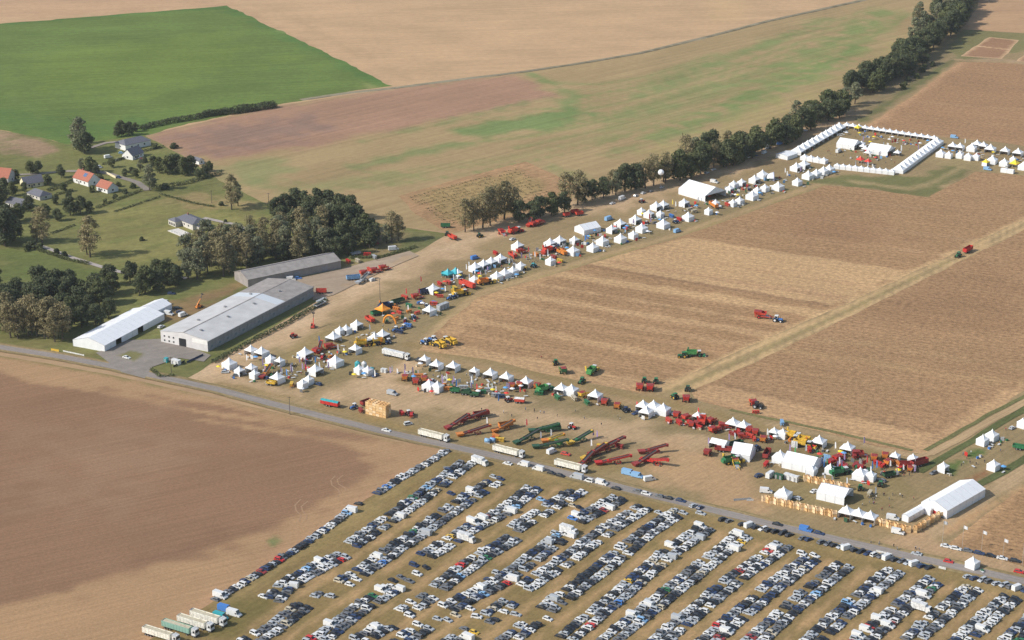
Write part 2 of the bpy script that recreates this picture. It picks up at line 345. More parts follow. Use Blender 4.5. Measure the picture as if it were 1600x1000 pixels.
show_ops = [
  ('poly', [(342, 578), (400, 545), (520, 515), (610, 540), (545, 592), (470, 614), (400, 604)], (140, 124, 87), 5, .9), ('poly', [(560, 520), (700, 440), (880, 385), (1100, 312), (1290, 258), (1290, 280), (1060, 360), (860, 412), (740, 452), (650, 520)], (148, 130, 95), 6, .9),
  ('poly', [(555, 572), (640, 570), (800, 598), (1100, 665), (1300, 705), (1300, 720), (1100, 690), (760, 628), (580, 604)], (145, 127, 92), 6, .9),
  ('line', [(330, 585), (420, 530), (500, 480), (580, 435), (680, 395), (800, 345), (960, 315), (1130, 262), (1260, 205), (1330, 178)], DIRT, 14, .95, 30),
  ('line', [(300, 590), (400, 545), (490, 492), (560, 450), (640, 410)], PALE, 8, .7, 6), ('line', [(640, 400), (760, 372), (860, 330), (960, 305)], PALE, 8, .7, 7), ('line', [(1060, 290), (1160, 250), (1250, 212), (1330, 180), (1440, 110), (1490, 90), (1600, 97)], (178, 150, 118), 8, .9, 6),
  ('poly', [(430, 560), (520, 505), (600, 490), (600, 520), (520, 545), (450, 575)], (156, 134, 92), 12, .8),
  ('line', [(290, 597), (400, 606), (470, 628), (560, 615), (600, 590), (640, 572)], DIRT, 10, .9, 10),
  ('poly', [(480, 618), (600, 590), (760, 620), (1000, 665), (1100, 690), (1100, 720), (960, 690), (760, 650), (620, 640)], DIRT, 16, .8),
  ('poly', [(1040, 690), (1140, 720), (1190, 760), (1200, 800), (1100, 780), (1010, 750)], (184, 150, 112), 14, .9),
  ('line', [(990, 740), (1070, 720), (1060, 690), (1030, 680)], (186, 153, 115), 6, .7, 5),
  ('line', [(340, 600), (450, 622), (600, 660), (720, 690), (900, 735)], (150, 128, 84), 5, .8, 5),
  ('line', [(650, 548), (700, 498), (745, 460), (860, 425), (1050, 370), (1180, 324), (1290, 284), (1330, 283), (1420, 298), (1480, 290)], (182, 153, 112), 4, .9, 7),
  ('line', [(720, 492), (860, 428), (1050, 373), (1290, 289)], (150, 134, 86), 3, .7, 2.5), ('line', [(660, 520), (740, 455), (860, 415), (1050, 362), (1290, 278)], (146, 130, 86), 3, .7, 3),
  ('line', [(640, 540), (760, 565), (860, 590), (1000, 622), (1200, 668), (1380, 712), (1440, 718)], (150, 128, 86), 6, .8, 8),
  ('line', [(640, 552), (760, 575), (860, 600), (1000, 632), (1200, 678)], (172, 142, 104), 5, .7, 6),
  ('poly', [(1260, 282), (1340, 275), (1440, 275), (1500, 248), (1520, 262), (1450, 308), (1400, 303), (1320, 290)], (112, 112, 70), 8, .95),
  ('line', [(1330, 284), (1420, 296), (1460, 284), (1500, 262)], (164, 144, 104), 5, .8, 6),
  ('poly', [(1450, 240), (1520, 250), (1700, 268), (1700, 282), (1520, 266), (1450, 255)], (160, 140, 100), 8, .8),
  ('line', [(1345, 190), (1420, 140), (1480, 100), (1492, 92)], (108, 110, 68), 6, .9, 8), ('line', [(1360, 195), (1430, 150), (1500, 98)], (190, 152, 112), 3, .9, 5),
  ('poly', [(1350, 130), (1450, 80), (1500, 50), (1500, 80), (1400, 150), (1340, 185)], (122, 112, 82), 12, .6), ('poly', [(1480, 80), (1510, 45), (1760, 62), (1760, 80), (1600, 80), (1500, 96)], (122, 120, 76), 8, .8),
  ('line', [(1490, 93), (1600, 99), (1760, 108)], (180, 152, 116), 4, .9, 5),
  ('line', [(1030, 612), (1160, 552), (1300, 490), (1500, 396), (1600, 346), (1760, 270)], (206, 172, 126), 2.5, .95, 4), ('line', [(1060, 616), (1180, 563), (1310, 500), (1500, 406), (1600, 357), (1760, 282)], (206, 172, 126), 2.5, .95, 4),
  ('line', [(1045, 614), (1170, 557), (1305, 495), (1500, 400)], (162, 143, 98), 2.5, .8, 3),
  ('line', [(1200, 663), (1315, 686), (1400, 706), (1440, 716)], (180, 153, 116), 3, .9, 5),
  ('poly', [(1462, 738), (1560, 676), (1640, 635), (1640, 700), (1540, 752), (1450, 772)], (152, 132, 96), 5, .8), ('poly', [(1503, 714), (1520, 702), (1543, 704), (1524, 718)], (84, 110, 54), 2, .95), ('poly', [(1474, 730), (1500, 717), (1514, 722), (1488, 740)], (86, 112, 56), 2, .85),
  ('line', [(1515, 752), (1540, 738)], (140, 96, 66), 2, .8, 2.5),
  ('line', [(1435, 848), (1505, 797), (1600, 737), (1740, 640)], (184, 156, 120), 4, .95, 12), ('line', [(1473, 836), (1530, 800), (1600, 763), (1740, 668)], (192, 153, 112), 2.5, .9, 4), ('poly', [(1380, 850), (1440, 822), (1480, 850), (1600, 885), (1600, 900), (1440, 862)], (184, 152, 116), 6, .9),
  ('poly', [(1250, 690), (1420, 735), (1440, 760), (1380, 810), (1250, 790), (1180, 760)], (140, 124, 84), 14, .7),
  ('poly', [(1260, 235), (1318, 203), (1460, 222), (1400, 262)], (152, 131, 94), 6, .9),
  ('poly', [(740, 680), (860, 690), (1000, 735), (920, 745), (780, 712)], (146, 126, 84), 10, .7),
]
sheet('showground', [(283, 598), (320, 575), (480, 480), (560, 430), (640, 400), (700, 366), (880, 318), (1060, 262), (1200, 208), (1330, 138), (1430, 60), (1510, -40), (1560, -140), (1950, -140), (1950, 1000), (1600, 905), (1400, 860), (1200, 813), (1000, 766), (800, 714), (600, 671), (450, 635)],
      (156, 134, 98), M_show, show_ops, res=2.9, seed=6)
TXT, SMOOTH, DARKS = (165, 131, 95), (194, 159, 117), (146, 115, 86)
M_trial = soil('trial_field', angle=A_FIELD, grain=0.27, streak=0.10, slen=50, swid=1.6, gsize=2.8, broad=0.07, fine=.12)
M_trial2 = soil('trial_field_smooth', angle=A_FIELD, grain=0.1, streak=0.12, slen=80, swid=1.8, gsize=2.5, broad=0.05, fine=.06)
F1 = [(652, 548), (700, 503), (748, 464), (860, 430), (1050, 375), (1180, 329), (1290, 290), (1340, 293), (1450, 309), (1525, 268), (1760, 288), (1760, 264), (1600, 342), (1500, 392), (1300, 485), (1160, 546), (1030, 607), (1000, 614), (860, 586), (760, 562)]
trial_ops = [('poly', [(1075, 371), (1200, 390), (1418, 424), (1300, 480), (1100, 446), (905, 410), (990, 392)], SMOOTH, 3, .95), ('line', [(960, 410), (1340, 470)], (178, 142, 106), 5, .6, 5), ('line', [(1010, 396), (1380, 452)], (182, 146, 108), 4, .6, 3),
  ('line', [(890, 410), (1298, 478)], DARKS, 2, .9, 3.5), ('line', [(850, 425), (1290, 492)], SMOOTH, 4, .95, 13), ('line', [(905, 440), (1200, 486)], (170, 136, 100), 5, .6, 4),
  ('line', [(800, 438), (1255, 512)], (188, 153, 113), 3, .9, 4), ('line', [(775, 455), (1225, 528)], (188, 153, 113), 4, .95, 9), ('line', [(740, 468), (1190, 545)], (184, 149, 110), 4, .8, 6), ('line', [(745, 482), (1160, 556)], (180, 143, 105), 4, .7, 5),
  ('line', [(715, 495), (1130, 575)], (188, 153, 113), 4, .9, 8), ('line', [(690, 515), (1100, 592)], (178, 142, 104), 4, .7, 4), ('line', [(650, 540), (1040, 612)], (188, 153, 113), 5, .95, 22),
  ('poly', [(700, 500), (748, 464), (860, 430), (890, 420), (780, 470), (700, 530)], (184, 148, 108), 6, .9), ('line', [(1060, 378), (1500, 452)], (150, 118, 86), 3, 0, 1),
  ('line', [(1100, 352), (1470, 398)], (178, 144, 108), 4, .6, 4), ('line', [(1180, 330), (1520, 376)], (172, 140, 106), 4, .6, 4), ('line', [(1300, 312), (1600, 340)], (170, 138, 104), 4, .5, 3),
  ('poly', [(1460, 310), (1525, 270), (1760, 290), (1600, 338), (1500, 350)], (166, 132, 97), 14, .7), ('line', [(1600, 342), (1300, 485), (1030, 607)], (200, 166, 122), 3, .9, 5), ('poly', [(1230, 330), (1330, 335), (1420, 370), (1330, 390), (1200, 360)], (152, 117, 86), 25, .5)]
sheet('trial_field', F1, TXT, M_trial, trial_ops, res=2.4, seed=8)
sheet('stubble_field', [(1078, 612), (1180, 566), (1310, 503), (1500, 409), (1600, 360), (1760, 285), (1760, 520), (1600, 611), (1448, 710), (1380, 700), (1200, 655), (1085, 624)], (165, 131, 96), M_trial,
      [('poly', [(1078, 612), (1110, 600), (1250, 632), (1400, 668), (1470, 678), (1448, 708), (1380, 700), (1200, 655), (1085, 624)], (190, 154, 114), 4, .9), ('line', [(1600, 607), (1448, 706)], (190, 154, 114), 4, .9, 12),
       ('line', [(1120, 598), (1250, 628), (1400, 664), (1450, 672)], (136, 108, 80), 3, .7, 2.5), ('line', [(1200, 545), (1360, 565), (1500, 590), (1600, 600)], (176, 144, 104), 6, .6, 6), ('line', [(1250, 525), (1420, 548), (1700, 590)], (174, 142, 104), 6, .6, 5),
       ('line', [(1180, 570), (1300, 590), (1430, 612)], (176, 142, 104), 5, .5, 4), ('line', [(1450, 440), (1600, 465)], (172, 140, 104), 4, .5, 4), ('poly', [(1330, 490), (1450, 430), (1600, 400), (1600, 520), (1480, 520)], (152, 118, 86), 30, .5)], res=4, seed=11)
sheet('stubble_field', [(1352, 199), (1430, 148), (1502, 97), (1560, 98), (1760, 112), (1760, 246), (1600, 228), (1560, 222), (1470, 214), (1400, 205)], (164, 129, 95), M_trial,
      [('line', [(1352, 199), (1502, 97)], (190, 150, 112), 5, .9, 8), ('line', [(1440, 160), (1600, 172)], (176, 142, 106), 4, .5, 3), ('line', [(1400, 180), (1600, 198)], (174, 140, 104), 4, .5, 3), ('line', [(1352, 199), (1470, 214), (1600, 228)], (180, 146, 108), 4, .7, 5)], res=5, seed=12)
sheet('stubble_field', [(1503, 46), (1528, 10), (1545, -140), (1800, -140), (1800, 68), (1600, 52)], (188, 152, 116), M_far, [], res=8)
for pl in ([(1500, 88), (1545, 58), (1592, 63), (1566, 92)], [(1588, 96), (1602, 84), (1640, 86), (1640, 99)]):
    sheet('test_plot', pl, (158, 122, 92), M_trial2, [('line', [(1525, 72), (1580, 78)], (208, 172, 134), 2, .95, 3), ('line', pl + pl[:1], (208, 172, 134), 2, .95, 4)], res=3)
sheet('stubble_field', [(1480, 852), (1525, 816), (1600, 762), (1760, 660), (1800, 940), (1600, 884)], (163, 129, 93), M_trial, [('line', [(1480, 852), (1525, 816), (1600, 762), (1760, 660)], (188, 150, 110), 4, .9, 5)], res=4, seed=13)
M_marg = soil('margin_grass', angle=A_STRIP, grain=0.2, streak=0.12, slen=14, swid=1.5, gsize=2)
M_lane = soil('dirt_lane', angle=A_STRIP, grain=0.08, streak=0.12, slen=50, swid=.9, gsize=2)
strip('grass_margin', [(1141, 641), (1315, 678), (1426, 704)], 2.6, (124, 118, 78), M_marg, res=1.6, wob=.5)
strip('grass_margin', [(1446, 704), (1478, 686), (1550, 646), (1600, 620), (1740, 536)], 2.6, (114, 112, 72), M_marg, res=1.6, wob=.5)
strip('dirt_lane', [(1390, 706), (1430, 714), (1454, 709), (1505, 682), (1600, 629), (1740, 546)], 4.6, (182, 154, 117), M_lane, res=2, wob=.4)
strip('grass_margin', [(1436, 738), (1490, 706), (1535, 679), (1600, 640), (1740, 556)], 4.2, (98, 103, 64), M_marg, res=1.6, wob=.5)
strip('grass_margin', [(1524, 761), (1568, 738), (1600, 718), (1740, 625)], 4.6, (98, 103, 64), M_marg, res=1.6, wob=.5)
# left: harrowed field
M_left = soil('harrowed_soil', angle=ang((100, 800), (560, 700)), grain=0.06, streak=0.08, slen=70, swid=1.3, gsize=2.2, broad=0.05, fine=.08)
dark = [(-400, 520), (0, 578), (60, 600), (110, 596), (140, 606), (175, 604), (182, 618), (240, 626), (252, 632), (325, 642), (335, 652), (405, 664), (398, 670), (470, 684), (500, 688), (560, 700), (582, 712), (570, 722), (592, 735), (560, 752), (520, 776), (470, 800), (430, 820), (330, 858), (250, 880), (120, 915), (0, 948), (-400, 1050)]
tr = (186, 154, 118)
sheet('harrowed_field', [(-400, 500), (0, 556), (160, 584), (300, 614), (440, 647), (620, 690), (700, 702), (640, 735), (560, 790), (440, 870), (320, 950), (228, 1004), (150, 1060), (-100, 1250), (-700, 1250)],
      (174, 140, 104), M_left, [('poly', dark, (147, 114, 87), 6, 1, None, (ang((300, 650), (380, 662)), 22, P(400, 745)[1])), ('poly', [(-400, 600), (100, 620), (300, 660), (560, 705), (570, 740), (470, 790), (330, 845), (0, 930), (-400, 1000)], (146, 113, 87), 40, .6),
      ('poly', [(60, 690), (200, 660), (330, 720), (200, 780), (80, 790)], (156, 125, 98), 50, .6), ('line', [(0, 940), (250, 874), (420, 818)], (138, 106, 82), 14, .6, 8),
      ('poly', [(419, 845), (430, 842), (434, 848), (424, 852)], (112, 128, 78), 3, .8), ('line', [(228, 1004), (440, 870), (560, 790), (640, 735)], (186, 146, 112), 5, .7, 5),
      ('line', [(0, 556), (160, 584), (300, 614)], (132, 122, 78), 3, .9, 3), ('line', [(300, 614), (440, 647), (620, 690)], (160, 134, 96), 3, .9, 3)], res=3.0, wob=.6, seed=14)
for pts in ([(524, 744), (517, 751), (519, 759), (528, 765), (531, 771), (527, 778)], [(536, 743), (527, 750), (529, 757), (539, 763), (541, 769)], [(470, 781), (461, 790), (463, 799), (470, 806), (468, 816)], [(481, 784), (471, 792), (473, 800), (480, 806), (478, 814)]):
    strip('tyre_track', pts, .7, (166, 134, 104), M_left, res=1.5, wob=.1)
M_park = soil('car_park_grass', angle=A_ROWS, grain=0.12, streak=0.07, slen=40, swid=1.6, gsize=3, broad=0.08, green=(116, 108, 64), gamt=.3, gscale=12, fine=.1)
ROWS = {  # centre lines of the car rows, photo pixels, from the road end down; each a list of runs
 1: [[(740, 716), (650, 784), (548, 854)], [(536, 869), (448, 914), (425, 941)]],
 2: [[(770, 755), (712, 794), (646, 840), (599, 872), (536, 914)], [(508, 930), (496, 940)], [(476, 948), (455, 962), (427, 984), (398, 1000), (360, 1024)]],
 3: [[(834, 764), (782, 804), (740, 824), (690, 856), (662, 872)], [(618, 919), (565, 950), (505, 997), (470, 1020)]],
 4: [[(905, 767), (854, 797), (800, 830)], [(802, 842), (739, 880), (684, 920)], [(672, 933), (628, 960)], [(600, 980), (560, 1005)]],
 5: [[(968, 780), (900, 816)], [(884, 836), (843, 865), (786, 909), (739, 932), (698, 953)], [(664, 980), (620, 1010)]],
 6: [[(1006, 794), (952, 827), (880, 880), (815, 922)], [(796, 942), (755, 973)], [(735, 986), (690, 1016)]],
 7: [[(1062, 800), (1010, 834), (926, 901), (848, 958)], [(832, 974), (780, 1012)]],
 8: [[(1103, 826), (1041, 868), (973, 927), (880, 1003)]],
 9: [[(1160, 838), (1082, 899), (994, 969), (945, 1008)]],
 10: [[(1225, 853), (1155, 901), (1072, 969), (1020, 1012)]],
 11: [[(1268, 874), (1207, 919), (1132, 982), (1095, 1012)]],
 12: [[(1320, 884), (1259, 932), (1186, 997), (1165, 1015)]],
 13: [[(1398, 893), (1340, 940), (1260, 1012)]],
 14: [[(1462, 907), (1384, 971), (1335, 1014)]],
 15: [[(1520, 920), (1441, 987), (1408, 1016)]],
 16: [[(1580, 935), (1524, 984), (1488, 1016)]],
 17: [[(1640, 952), (1594, 990), (1560, 1020)]],
}
lane_ops = []
keys = sorted(ROWS)
for a, b in zip(keys[:-1], keys[1:]):
    pa = [p for r in ROWS[a] for p in r]; pb = [p for r in ROWS[b] for p in r]
    A0, A1, B0, B1 = P(*pa[0]), P(*pa[-1]), P(*pb[0]), P(*pb[-1])
    mid0 = PX((A0[0] + B0[0]) / 2, (A0[1] + B0[1]) / 2); mid1 = PX((A1[0] + B1[0]) / 2, (A1[1] + B1[1]) / 2)
    lane_ops.append(('line', [mid0, mid1], (184, 150, 108), 3, .85, 3.6))
lane_ops += [('line', [(705, 712), (560, 806), (340, 950)], (162, 140, 94), 5, .6, 6), ('line', [(720, 706), (900, 755), (1080, 800), (1250, 850), (1420, 885), (1600, 930), (1760, 970)], (160, 136, 92), 5, .7, 5),
             ('poly', [(340, 950), (430, 930), (420, 960), (360, 1000), (330, 990)], (118, 108, 62), 8, .7)]
sheet('car_park', [(698, 700), (800, 722), (1000, 773), (1200, 823), (1400, 869), (1600, 914), (1950, 1000), (1950, 1250), (-100, 1250), (150, 1060), (228, 1004), (320, 950), (440, 870), (560, 790), (640, 735)],
      (143, 121, 80), M_park, lane_ops, res=2.5, seed=15)
# road, yard, village lanes
M_road = soil('asphalt', angle=A_ROAD, grain=0.08, streak=0.12, slen=40, swid=.8, gsize=2, broad=0.08, rough=.85)
ROADC = [(-300, 496), (0, 543), (90, 557), (180, 574), (260, 592), (340, 609), (450, 638), (600, 675), (800, 719), (1000, 770), (1200, 819), (1400, 865), (1600, 909), (1900, 985)]
M_verge = soil('verge_grass', angle=A_ROAD, grain=0.2, streak=0.15, slen=20, swid=1, gsize=2, broad=0.1)
strip('road_verge', ROADC, 11.0, (138, 122, 84), M_verge, res=2.5, ops=[('line', ROADC, (174, 150, 118), 2, .7, 7)])
strip('road', ROADC, 5.6, (150, 141, 134), M_road, res=2.5, wob=.15)
M_yard = soil('yard_tarmac', angle=.5, grain=0.08, streak=0.08, gsize=4, broad=.12, rough=.85)
sheet('yard', [(150, 552), (200, 532), (262, 530), (330, 556), (318, 566), (280, 560), (238, 574), (226, 592), (190, 582)], (148, 139, 130), M_yard, [('poly', [(186, 556), (206, 548), (226, 554), (210, 566)], (124, 120, 76), 1.5, .95)], res=2, wob=.3)
sheet('yard', [(420, 446), (535, 420), (640, 393), (655, 400), (600, 424), (520, 462), (490, 470), (490, 448)], (172, 152, 130), M_yard, [('line', [(540, 446), (600, 424), (640, 402)], (178, 150, 118), 4, .8, 4)], res=2.5, wob=.5)
for pts, wd, c in (([(104, 268), (150, 268), (170, 272), (215, 286), (232, 298)], 5, (152, 142, 132)), ([(52, 382), (70, 387), (110, 402), (160, 418), (190, 426), (280, 434), (292, 436)], 3.6, (178, 168, 160)), ([(318, 341), (345, 347), (372, 352), (386, 362), (394, 380), (398, 396)], 3.6, (176, 166, 158)),
                   ([(140, 232), (165, 224), (185, 222)], 4, (160, 148, 138)), ([(-60, 282), (0, 275), (60, 272), (104, 268)], 4, (150, 142, 132))):
    strip('lane', pts, wd, c, M_yard, res=2, wob=.3)
# ------------------------------------------------------------------ trees
def leafmat(name, c1, c2):
    m = bpy.data.materials.new(name); m.use_nodes = True; nt = m.node_tree; N = nt.nodes; L = nt.links; b = N['Principled BSDF']
    b.inputs['Roughness'].default_value = 0.75; b.inputs['Specular IOR Level'].default_value = 0.2
    at = N.new('ShaderNodeAttribute'); at.attribute_name = 'leaf'
    oi = N.new('ShaderNodeObjectInfo')
    ad = N.new('ShaderNodeMath'); ad.operation = 'MULTIPLY_ADD'; ad.inputs[1].default_value = .45; L.new(oi.outputs['Random'], ad.inputs[0]); 
    ml = N.new('ShaderNodeMath'); ml.operation = 'MULTIPLY'; ml.inputs[1].default_value = .6; L.new(at.outputs['Fac'], ml.inputs[0]); L.new(ml.outputs[0], ad.inputs[2])
    mx = N.new('ShaderNodeMix'); mx.data_type = 'RGBA'; mx.inputs[6].default_value = (*c1, 1); mx.inputs[7].default_value = (*c2, 1)
    L.new(ad.outputs[0], mx.inputs[0]); L.new(mx.outputs[2], b.inputs['Base Color'])
    tr = N.new('ShaderNodeBsdfTranslucent'); L.new(mx.outputs[2], tr.inputs['Color'])
    ms = N.new('ShaderNodeMixShader'); ms.inputs[0].default_value = .22; out = N['Material Output']
    L.new(b.outputs[0], ms.inputs[1]); L.new(tr.outputs[0], ms.inputs[2]); L.new(ms.outputs[0], out.inputs['Surface'])
    return m
LEAF = {'dark': leafmat('leaf_dark', (.055, .070, .036), (.125, .14, .064)), 'green': leafmat('leaf_green', (.075, .095, .038), (.15, .16, .065)),
        'autumn': leafmat('leaf_autumn', (.17, .155, .08), (.33, .27, .14)), 'grey': leafmat('leaf_grey', (.15, .165, .095), (.26, .26, .15)), 'light': leafmat('leaf_light', (.06, .085, .025), (.11, .13, .04))}
M_bark = mat('bark', (.10, .08, .06), .9, var=.3)
def crown_mesh(name, seed, h, r, z0, material, shape='round', blobs=20, leaves=110, size=.55, spread=1.0):
    g = np.random.default_rng(seed); V = []; A = []
    for k in range(blobs):
        t = g.uniform(0.05, 1) if k else .95
        if shape == 'tall': env = r * (math.sin(math.pi * min(.98, t * .85 + .12)) ** .7)
        elif shape == 'bush': env = r * math.sqrt(max(.05, 1 - (t * .95) ** 2))
        else: env = r * math.sqrt(max(.04, 1 - (2 * t * .92 - .85) ** 2))
        a = g.uniform(0, 2 * math.pi); q = env * math.sqrt(g.uniform(.1, 1)) * .72
        c = np.array([q * math.cos(a), q * math.sin(a), z0 + (h - z0) * (t * .86 + .03)])
        br = r * g.uniform(.26, .44) * (.72 if shape == 'tall' else .9); tone = g.uniform(0, 1)
        n = g.normal(size=(leaves, 3)); n /= np.linalg.norm(n, axis=1)[:, None]; n[:, 2] = np.abs(n[:, 2]) * g.choice([1, 1, 1, -1], leaves)
        p = c + n * br * g.uniform(.55, 1.1, (leaves, 1)) * np.array([1, 1, .85])
        nn = n + g.normal(size=(leaves, 3)) * .55; nn /= np.linalg.norm(nn, axis=1)[:, None]
        tmp = g.normal(size=(leaves, 3)); x = np.cross(nn, tmp); x /= np.linalg.norm(x, axis=1)[:, None]; y = np.cross(nn, x)
        s = size * g.uniform(.6, 1.3, (leaves, 1))
        V.append(np.stack([p - x * s, p - y * s * .6, p + x * s, p + y * s * .6], 1).reshape(-1, 3))
        A.append(np.repeat(np.clip(tone * .6 + g.uniform(0, .4, leaves), 0, 1), 4))
    V = np.vstack(V); A = np.concatenate(A); n = len(V) // 4
    V[:, 2] = np.maximum(V[:, 2], .05)
    me = bpy.data.meshes.new(name); me.vertices.add(len(V)); me.vertices.foreach_set('co', V.astype(np.float32).ravel())
    me.loops.add(4 * n); me.loops.foreach_set('vertex_index', np.arange(4 * n, dtype=np.int32))
    me.polygons.add(n); me.polygons.foreach_set('loop_start', np.arange(0, 4 * n, 4, dtype=np.int32))
    me.update(calc_edges=True)
    at = me.attributes.new('leaf', 'FLOAT', 'POINT'); at.data.foreach_set('value', A.astype(np.float32))
    me.materials.append(material); return me
def trunk_mesh(name, seed, h, r0, lean=.3):
    g = random.Random(seed); b = MB(); p = Vector((0, 0, -.1)); top = Vector((g.uniform(-lean, lean), g.uniform(-lean, lean), h * .8))
    prev = p
    for i in range(1, 5):
        q = p.lerp(top, i / 4) + Vector((g.uniform(-.12, .12), g.uniform(-.12, .12), 0))
        b.cyl(prev, q, r0 * (1.05 - .22 * (i - 1)), 7, 0, r0 * (1.05 - .22 * i), cap=(i == 1)); prev = q
    for i in range(6):
        t = g.uniform(.3, .85); a = g.uniform(0, 6.28); s = p.lerp(top, t); l = h * g.uniform(.14, .26)
        b.cyl(s, s + Vector((math.cos(a) * l, math.sin(a) * l, l * g.uniform(.6, 1.2))), r0 * .38, 5, 0, r0 * .1, cap=False)
    return b.mesh(name, [M_bark])
TREES = {}
for kind, (mk, shape, h, r, z0, bl, lv, sz) in {
    'dark_broadleaf': ('dark', 'round', 13, 5.4, 1.2, 38, 80, .46), 'green_broadleaf': ('green', 'round', 12, 5.0, 1.4, 34, 88, .5),
    'autumn_poplar': ('autumn', 'tall', 17, 5.2, 2.0, 52, 40, .36), 'grey_willow': ('grey', 'tall', 15, 4.8, 1.4, 42, 54, .40),
    'dark_bush': ('dark', 'bush', 4.2, 3.2, .1, 14, 100, .5), 'green_bush': ('green', 'bush', 3.4, 2.6, .1, 12, 90, .45), 'light_tree': ('light', 'round', 9, 3.5, 1.4, 18, 100, .5)}.items():
    TREES[kind] = []
    for s in range(3):
        sd = 11 * s + sum(map(ord, kind)) % 97
        TREES[kind].append((crown_mesh('crown', sd, h, r, z0, LEAF[mk], shape, bl, lv, sz), trunk_mesh('trunk', sd, h, .36 if h > 8 else .12), h))
TDESC = {'dark_broadleaf': 'dense dark green tree', 'green_broadleaf': 'rounded mid green tree', 'autumn_poplar': 'thin brownish autumn poplar', 'grey_willow': 'grey green willow tree',
         'dark_bush': 'dark green bush', 'green_bush': 'low green bush', 'light_tree': 'yellow green tree'}
HS = {'autumn_poplar': 1.42, 'grey_willow': 1.3, 'dark_broadleaf': 1.22, 'green_broadleaf': 1.2}
STEP = 1.5
def tree(kind, u, v, h, place, name=None):
    x, y = P(u, v); h = h * HS.get(kind, 1.0); c, t, hh = rnd.choice(TREES[kind]); s = h / hh * rnd.uniform(.93, 1.07); wd = s * rnd.uniform(.92, 1.15)
    o = empty(('bush' if 'bush' in kind else 'tree') if name is None else name, x, y, rnd.uniform(0, 6.28), 0, (wd, wd, s))
    part('crown', c, o); part('trunk', t, o)
    tag(o, TDESC[kind], 'bush' if 'bush' in kind else 'tree', place, 'trees ' + place if 'bush' not in kind else 'bushes ' + place)
    return o
def along(pts, step, kinds, hr, place, jit=2.0, side=0):
    """trees planted along a line of photo pixels, step in metres"""
    step *= STEP; c = PA(pts); acc = rnd.uniform(0, step)
    for a, b in zip(c[:-1], c[1:]):
        L_ = np.linalg.norm(b - a); d = (b - a) / L_; n = np.array([-d[1], d[0]])
        while acc < L_:
            q = a + d * acc + n * rnd.uniform(-jit, jit); u, v = PX(*q)
            tree(rnd.choice(kinds), u, v, rnd.uniform(*hr), place); acc += step * rnd.uniform(.75, 1.25)
        acc -= L_
D, G, AU, W, DB, GB = 'dark_broadleaf', 'green_broadleaf', 'autumn_poplar', 'grey_willow', 'dark_bush', 'green_bush'
PB = 'in the show street belt'
along([(715, 366), (760, 352), (810, 338)], 5, [AU, AU, W], (14, 19), PB, 3)
along([(800, 352), (850, 340), (885, 330)], 6, [D, D, G], (8, 13), PB, 2)
along([(872, 328), (905, 318)], 7, [AU], (15, 18), PB, 2)
along([(912, 318), (940, 310), (965, 304)], 6, [D, AU, W], (12, 17), PB, 3)
along([(960, 304), (1000, 296), (1050, 284)], 6, [D, AU, W, AU, D], (11, 18), PB, 4)
along([(1040, 286), (1080, 274), (1120, 262), (1170, 248)], 6, [D, D, AU, G], (12, 18), PB, 4)
along([(1050, 272), (1100, 258), (1160, 240)], 9, [AU, D, W], (14, 19), PB, 4)
along([(1120, 262), (1180, 243), (1220, 226), (1245, 215)], 5.5, [D, D, G], (12, 17), PB, 4)
PB2 = 'in the belt above the tent square'
along([(1212, 226), (1250, 206), (1290, 190), (1330, 176)], 7, [W, AU, D, G], (11, 16), PB2, 5)
along([(1240, 196), (1290, 178), (1340, 160)], 9, [AU, G, W], (11, 16), PB2, 4)
along([(1330, 150), (1370, 126), (1400, 108), (1430, 88)], 6, [D, D, G], (13, 18), PB2, 5)
along([(1350, 150), (1400, 125), (1440, 98)], 8, [D, D, G], (12, 17), PB2, 5)
along([(1415, 100), (1450, 76), (1480, 54), (1500, 30), (1512, 4), (1520, -30)], 8, [D, D, G], (13, 19), PB2, 6)
along([(1430, 68), (1445, 48), (1470, 36), (1490, 20)], 10, [D, G, W], (13, 19), PB2, 6)
along([(1432, 52), (1438, 30)], 10, [AU, W], (13, 16), PB2, 3)
for a in ([(1460, 14), (1490, 8)], [(1400, 140), (1460, 100)]): along(a, 8, [GB, DB], (3, 5), PB2, 4)
PW = 'in the dark copse'
for (u, v, h, k) in ((432, 342, 12, D), (446, 338, 13, D), (462, 334, 14, D), (478, 336, 14, D), (494, 338, 15, D), (512, 340, 15, D), (530, 342, 15, D), (548, 344, 14, D), (440, 356, 12, D), (460, 360, 13, D),
                     (500, 364, 14, D), (520, 366, 15, D), (540, 364, 15, D), (560, 362, 14, D), (572, 374, 14, G), (556, 384, 14, D), (536, 388, 14, D), (515, 392, 13, D), (500, 398, 12, D), (578, 388, 11, D), (545, 398, 12, D), (525, 402, 11, D), (480, 352, 13, D), (585, 376, 10, D)):
    tree(k, u, v, h, PW)
for (u, v, h, k) in ((612, 378, 14, AU), (622, 376, 12, AU), (604, 380, 10, W)): tree(k, u, v, h, 'right of the dark copse')
PA_ = 'in the grove behind the hall'
for i in range(44):
    t = rnd.random(); u = 292 + 220 * t + rnd.uniform(-8, 8); v = 440 - 45 * t + rnd.uniform(-40, 6)
    tree(rnd.choice([AU, AU, AU, W]), u, v, rnd.uniform(12, 18), PA_)
for i in range(8): tree(D, 395 + i * 16 + rnd.uniform(-5, 5), 414 - i * 3 + rnd.uniform(-4, 4), rnd.uniform(7, 10), PA_)
PL = 'in the wood behind the marquee'
for i in range(44):
    t = rnd.random(); u = -25 + 300 * t; v = 470 + rnd.uniform(-22, 24) - 16 * t
    if u > 120 and v > 492 - (u - 120) * .2: v -= 26
    tree(rnd.choice([D, D, D, G]), u, v, rnd.uniform(9, 13.5), PL)
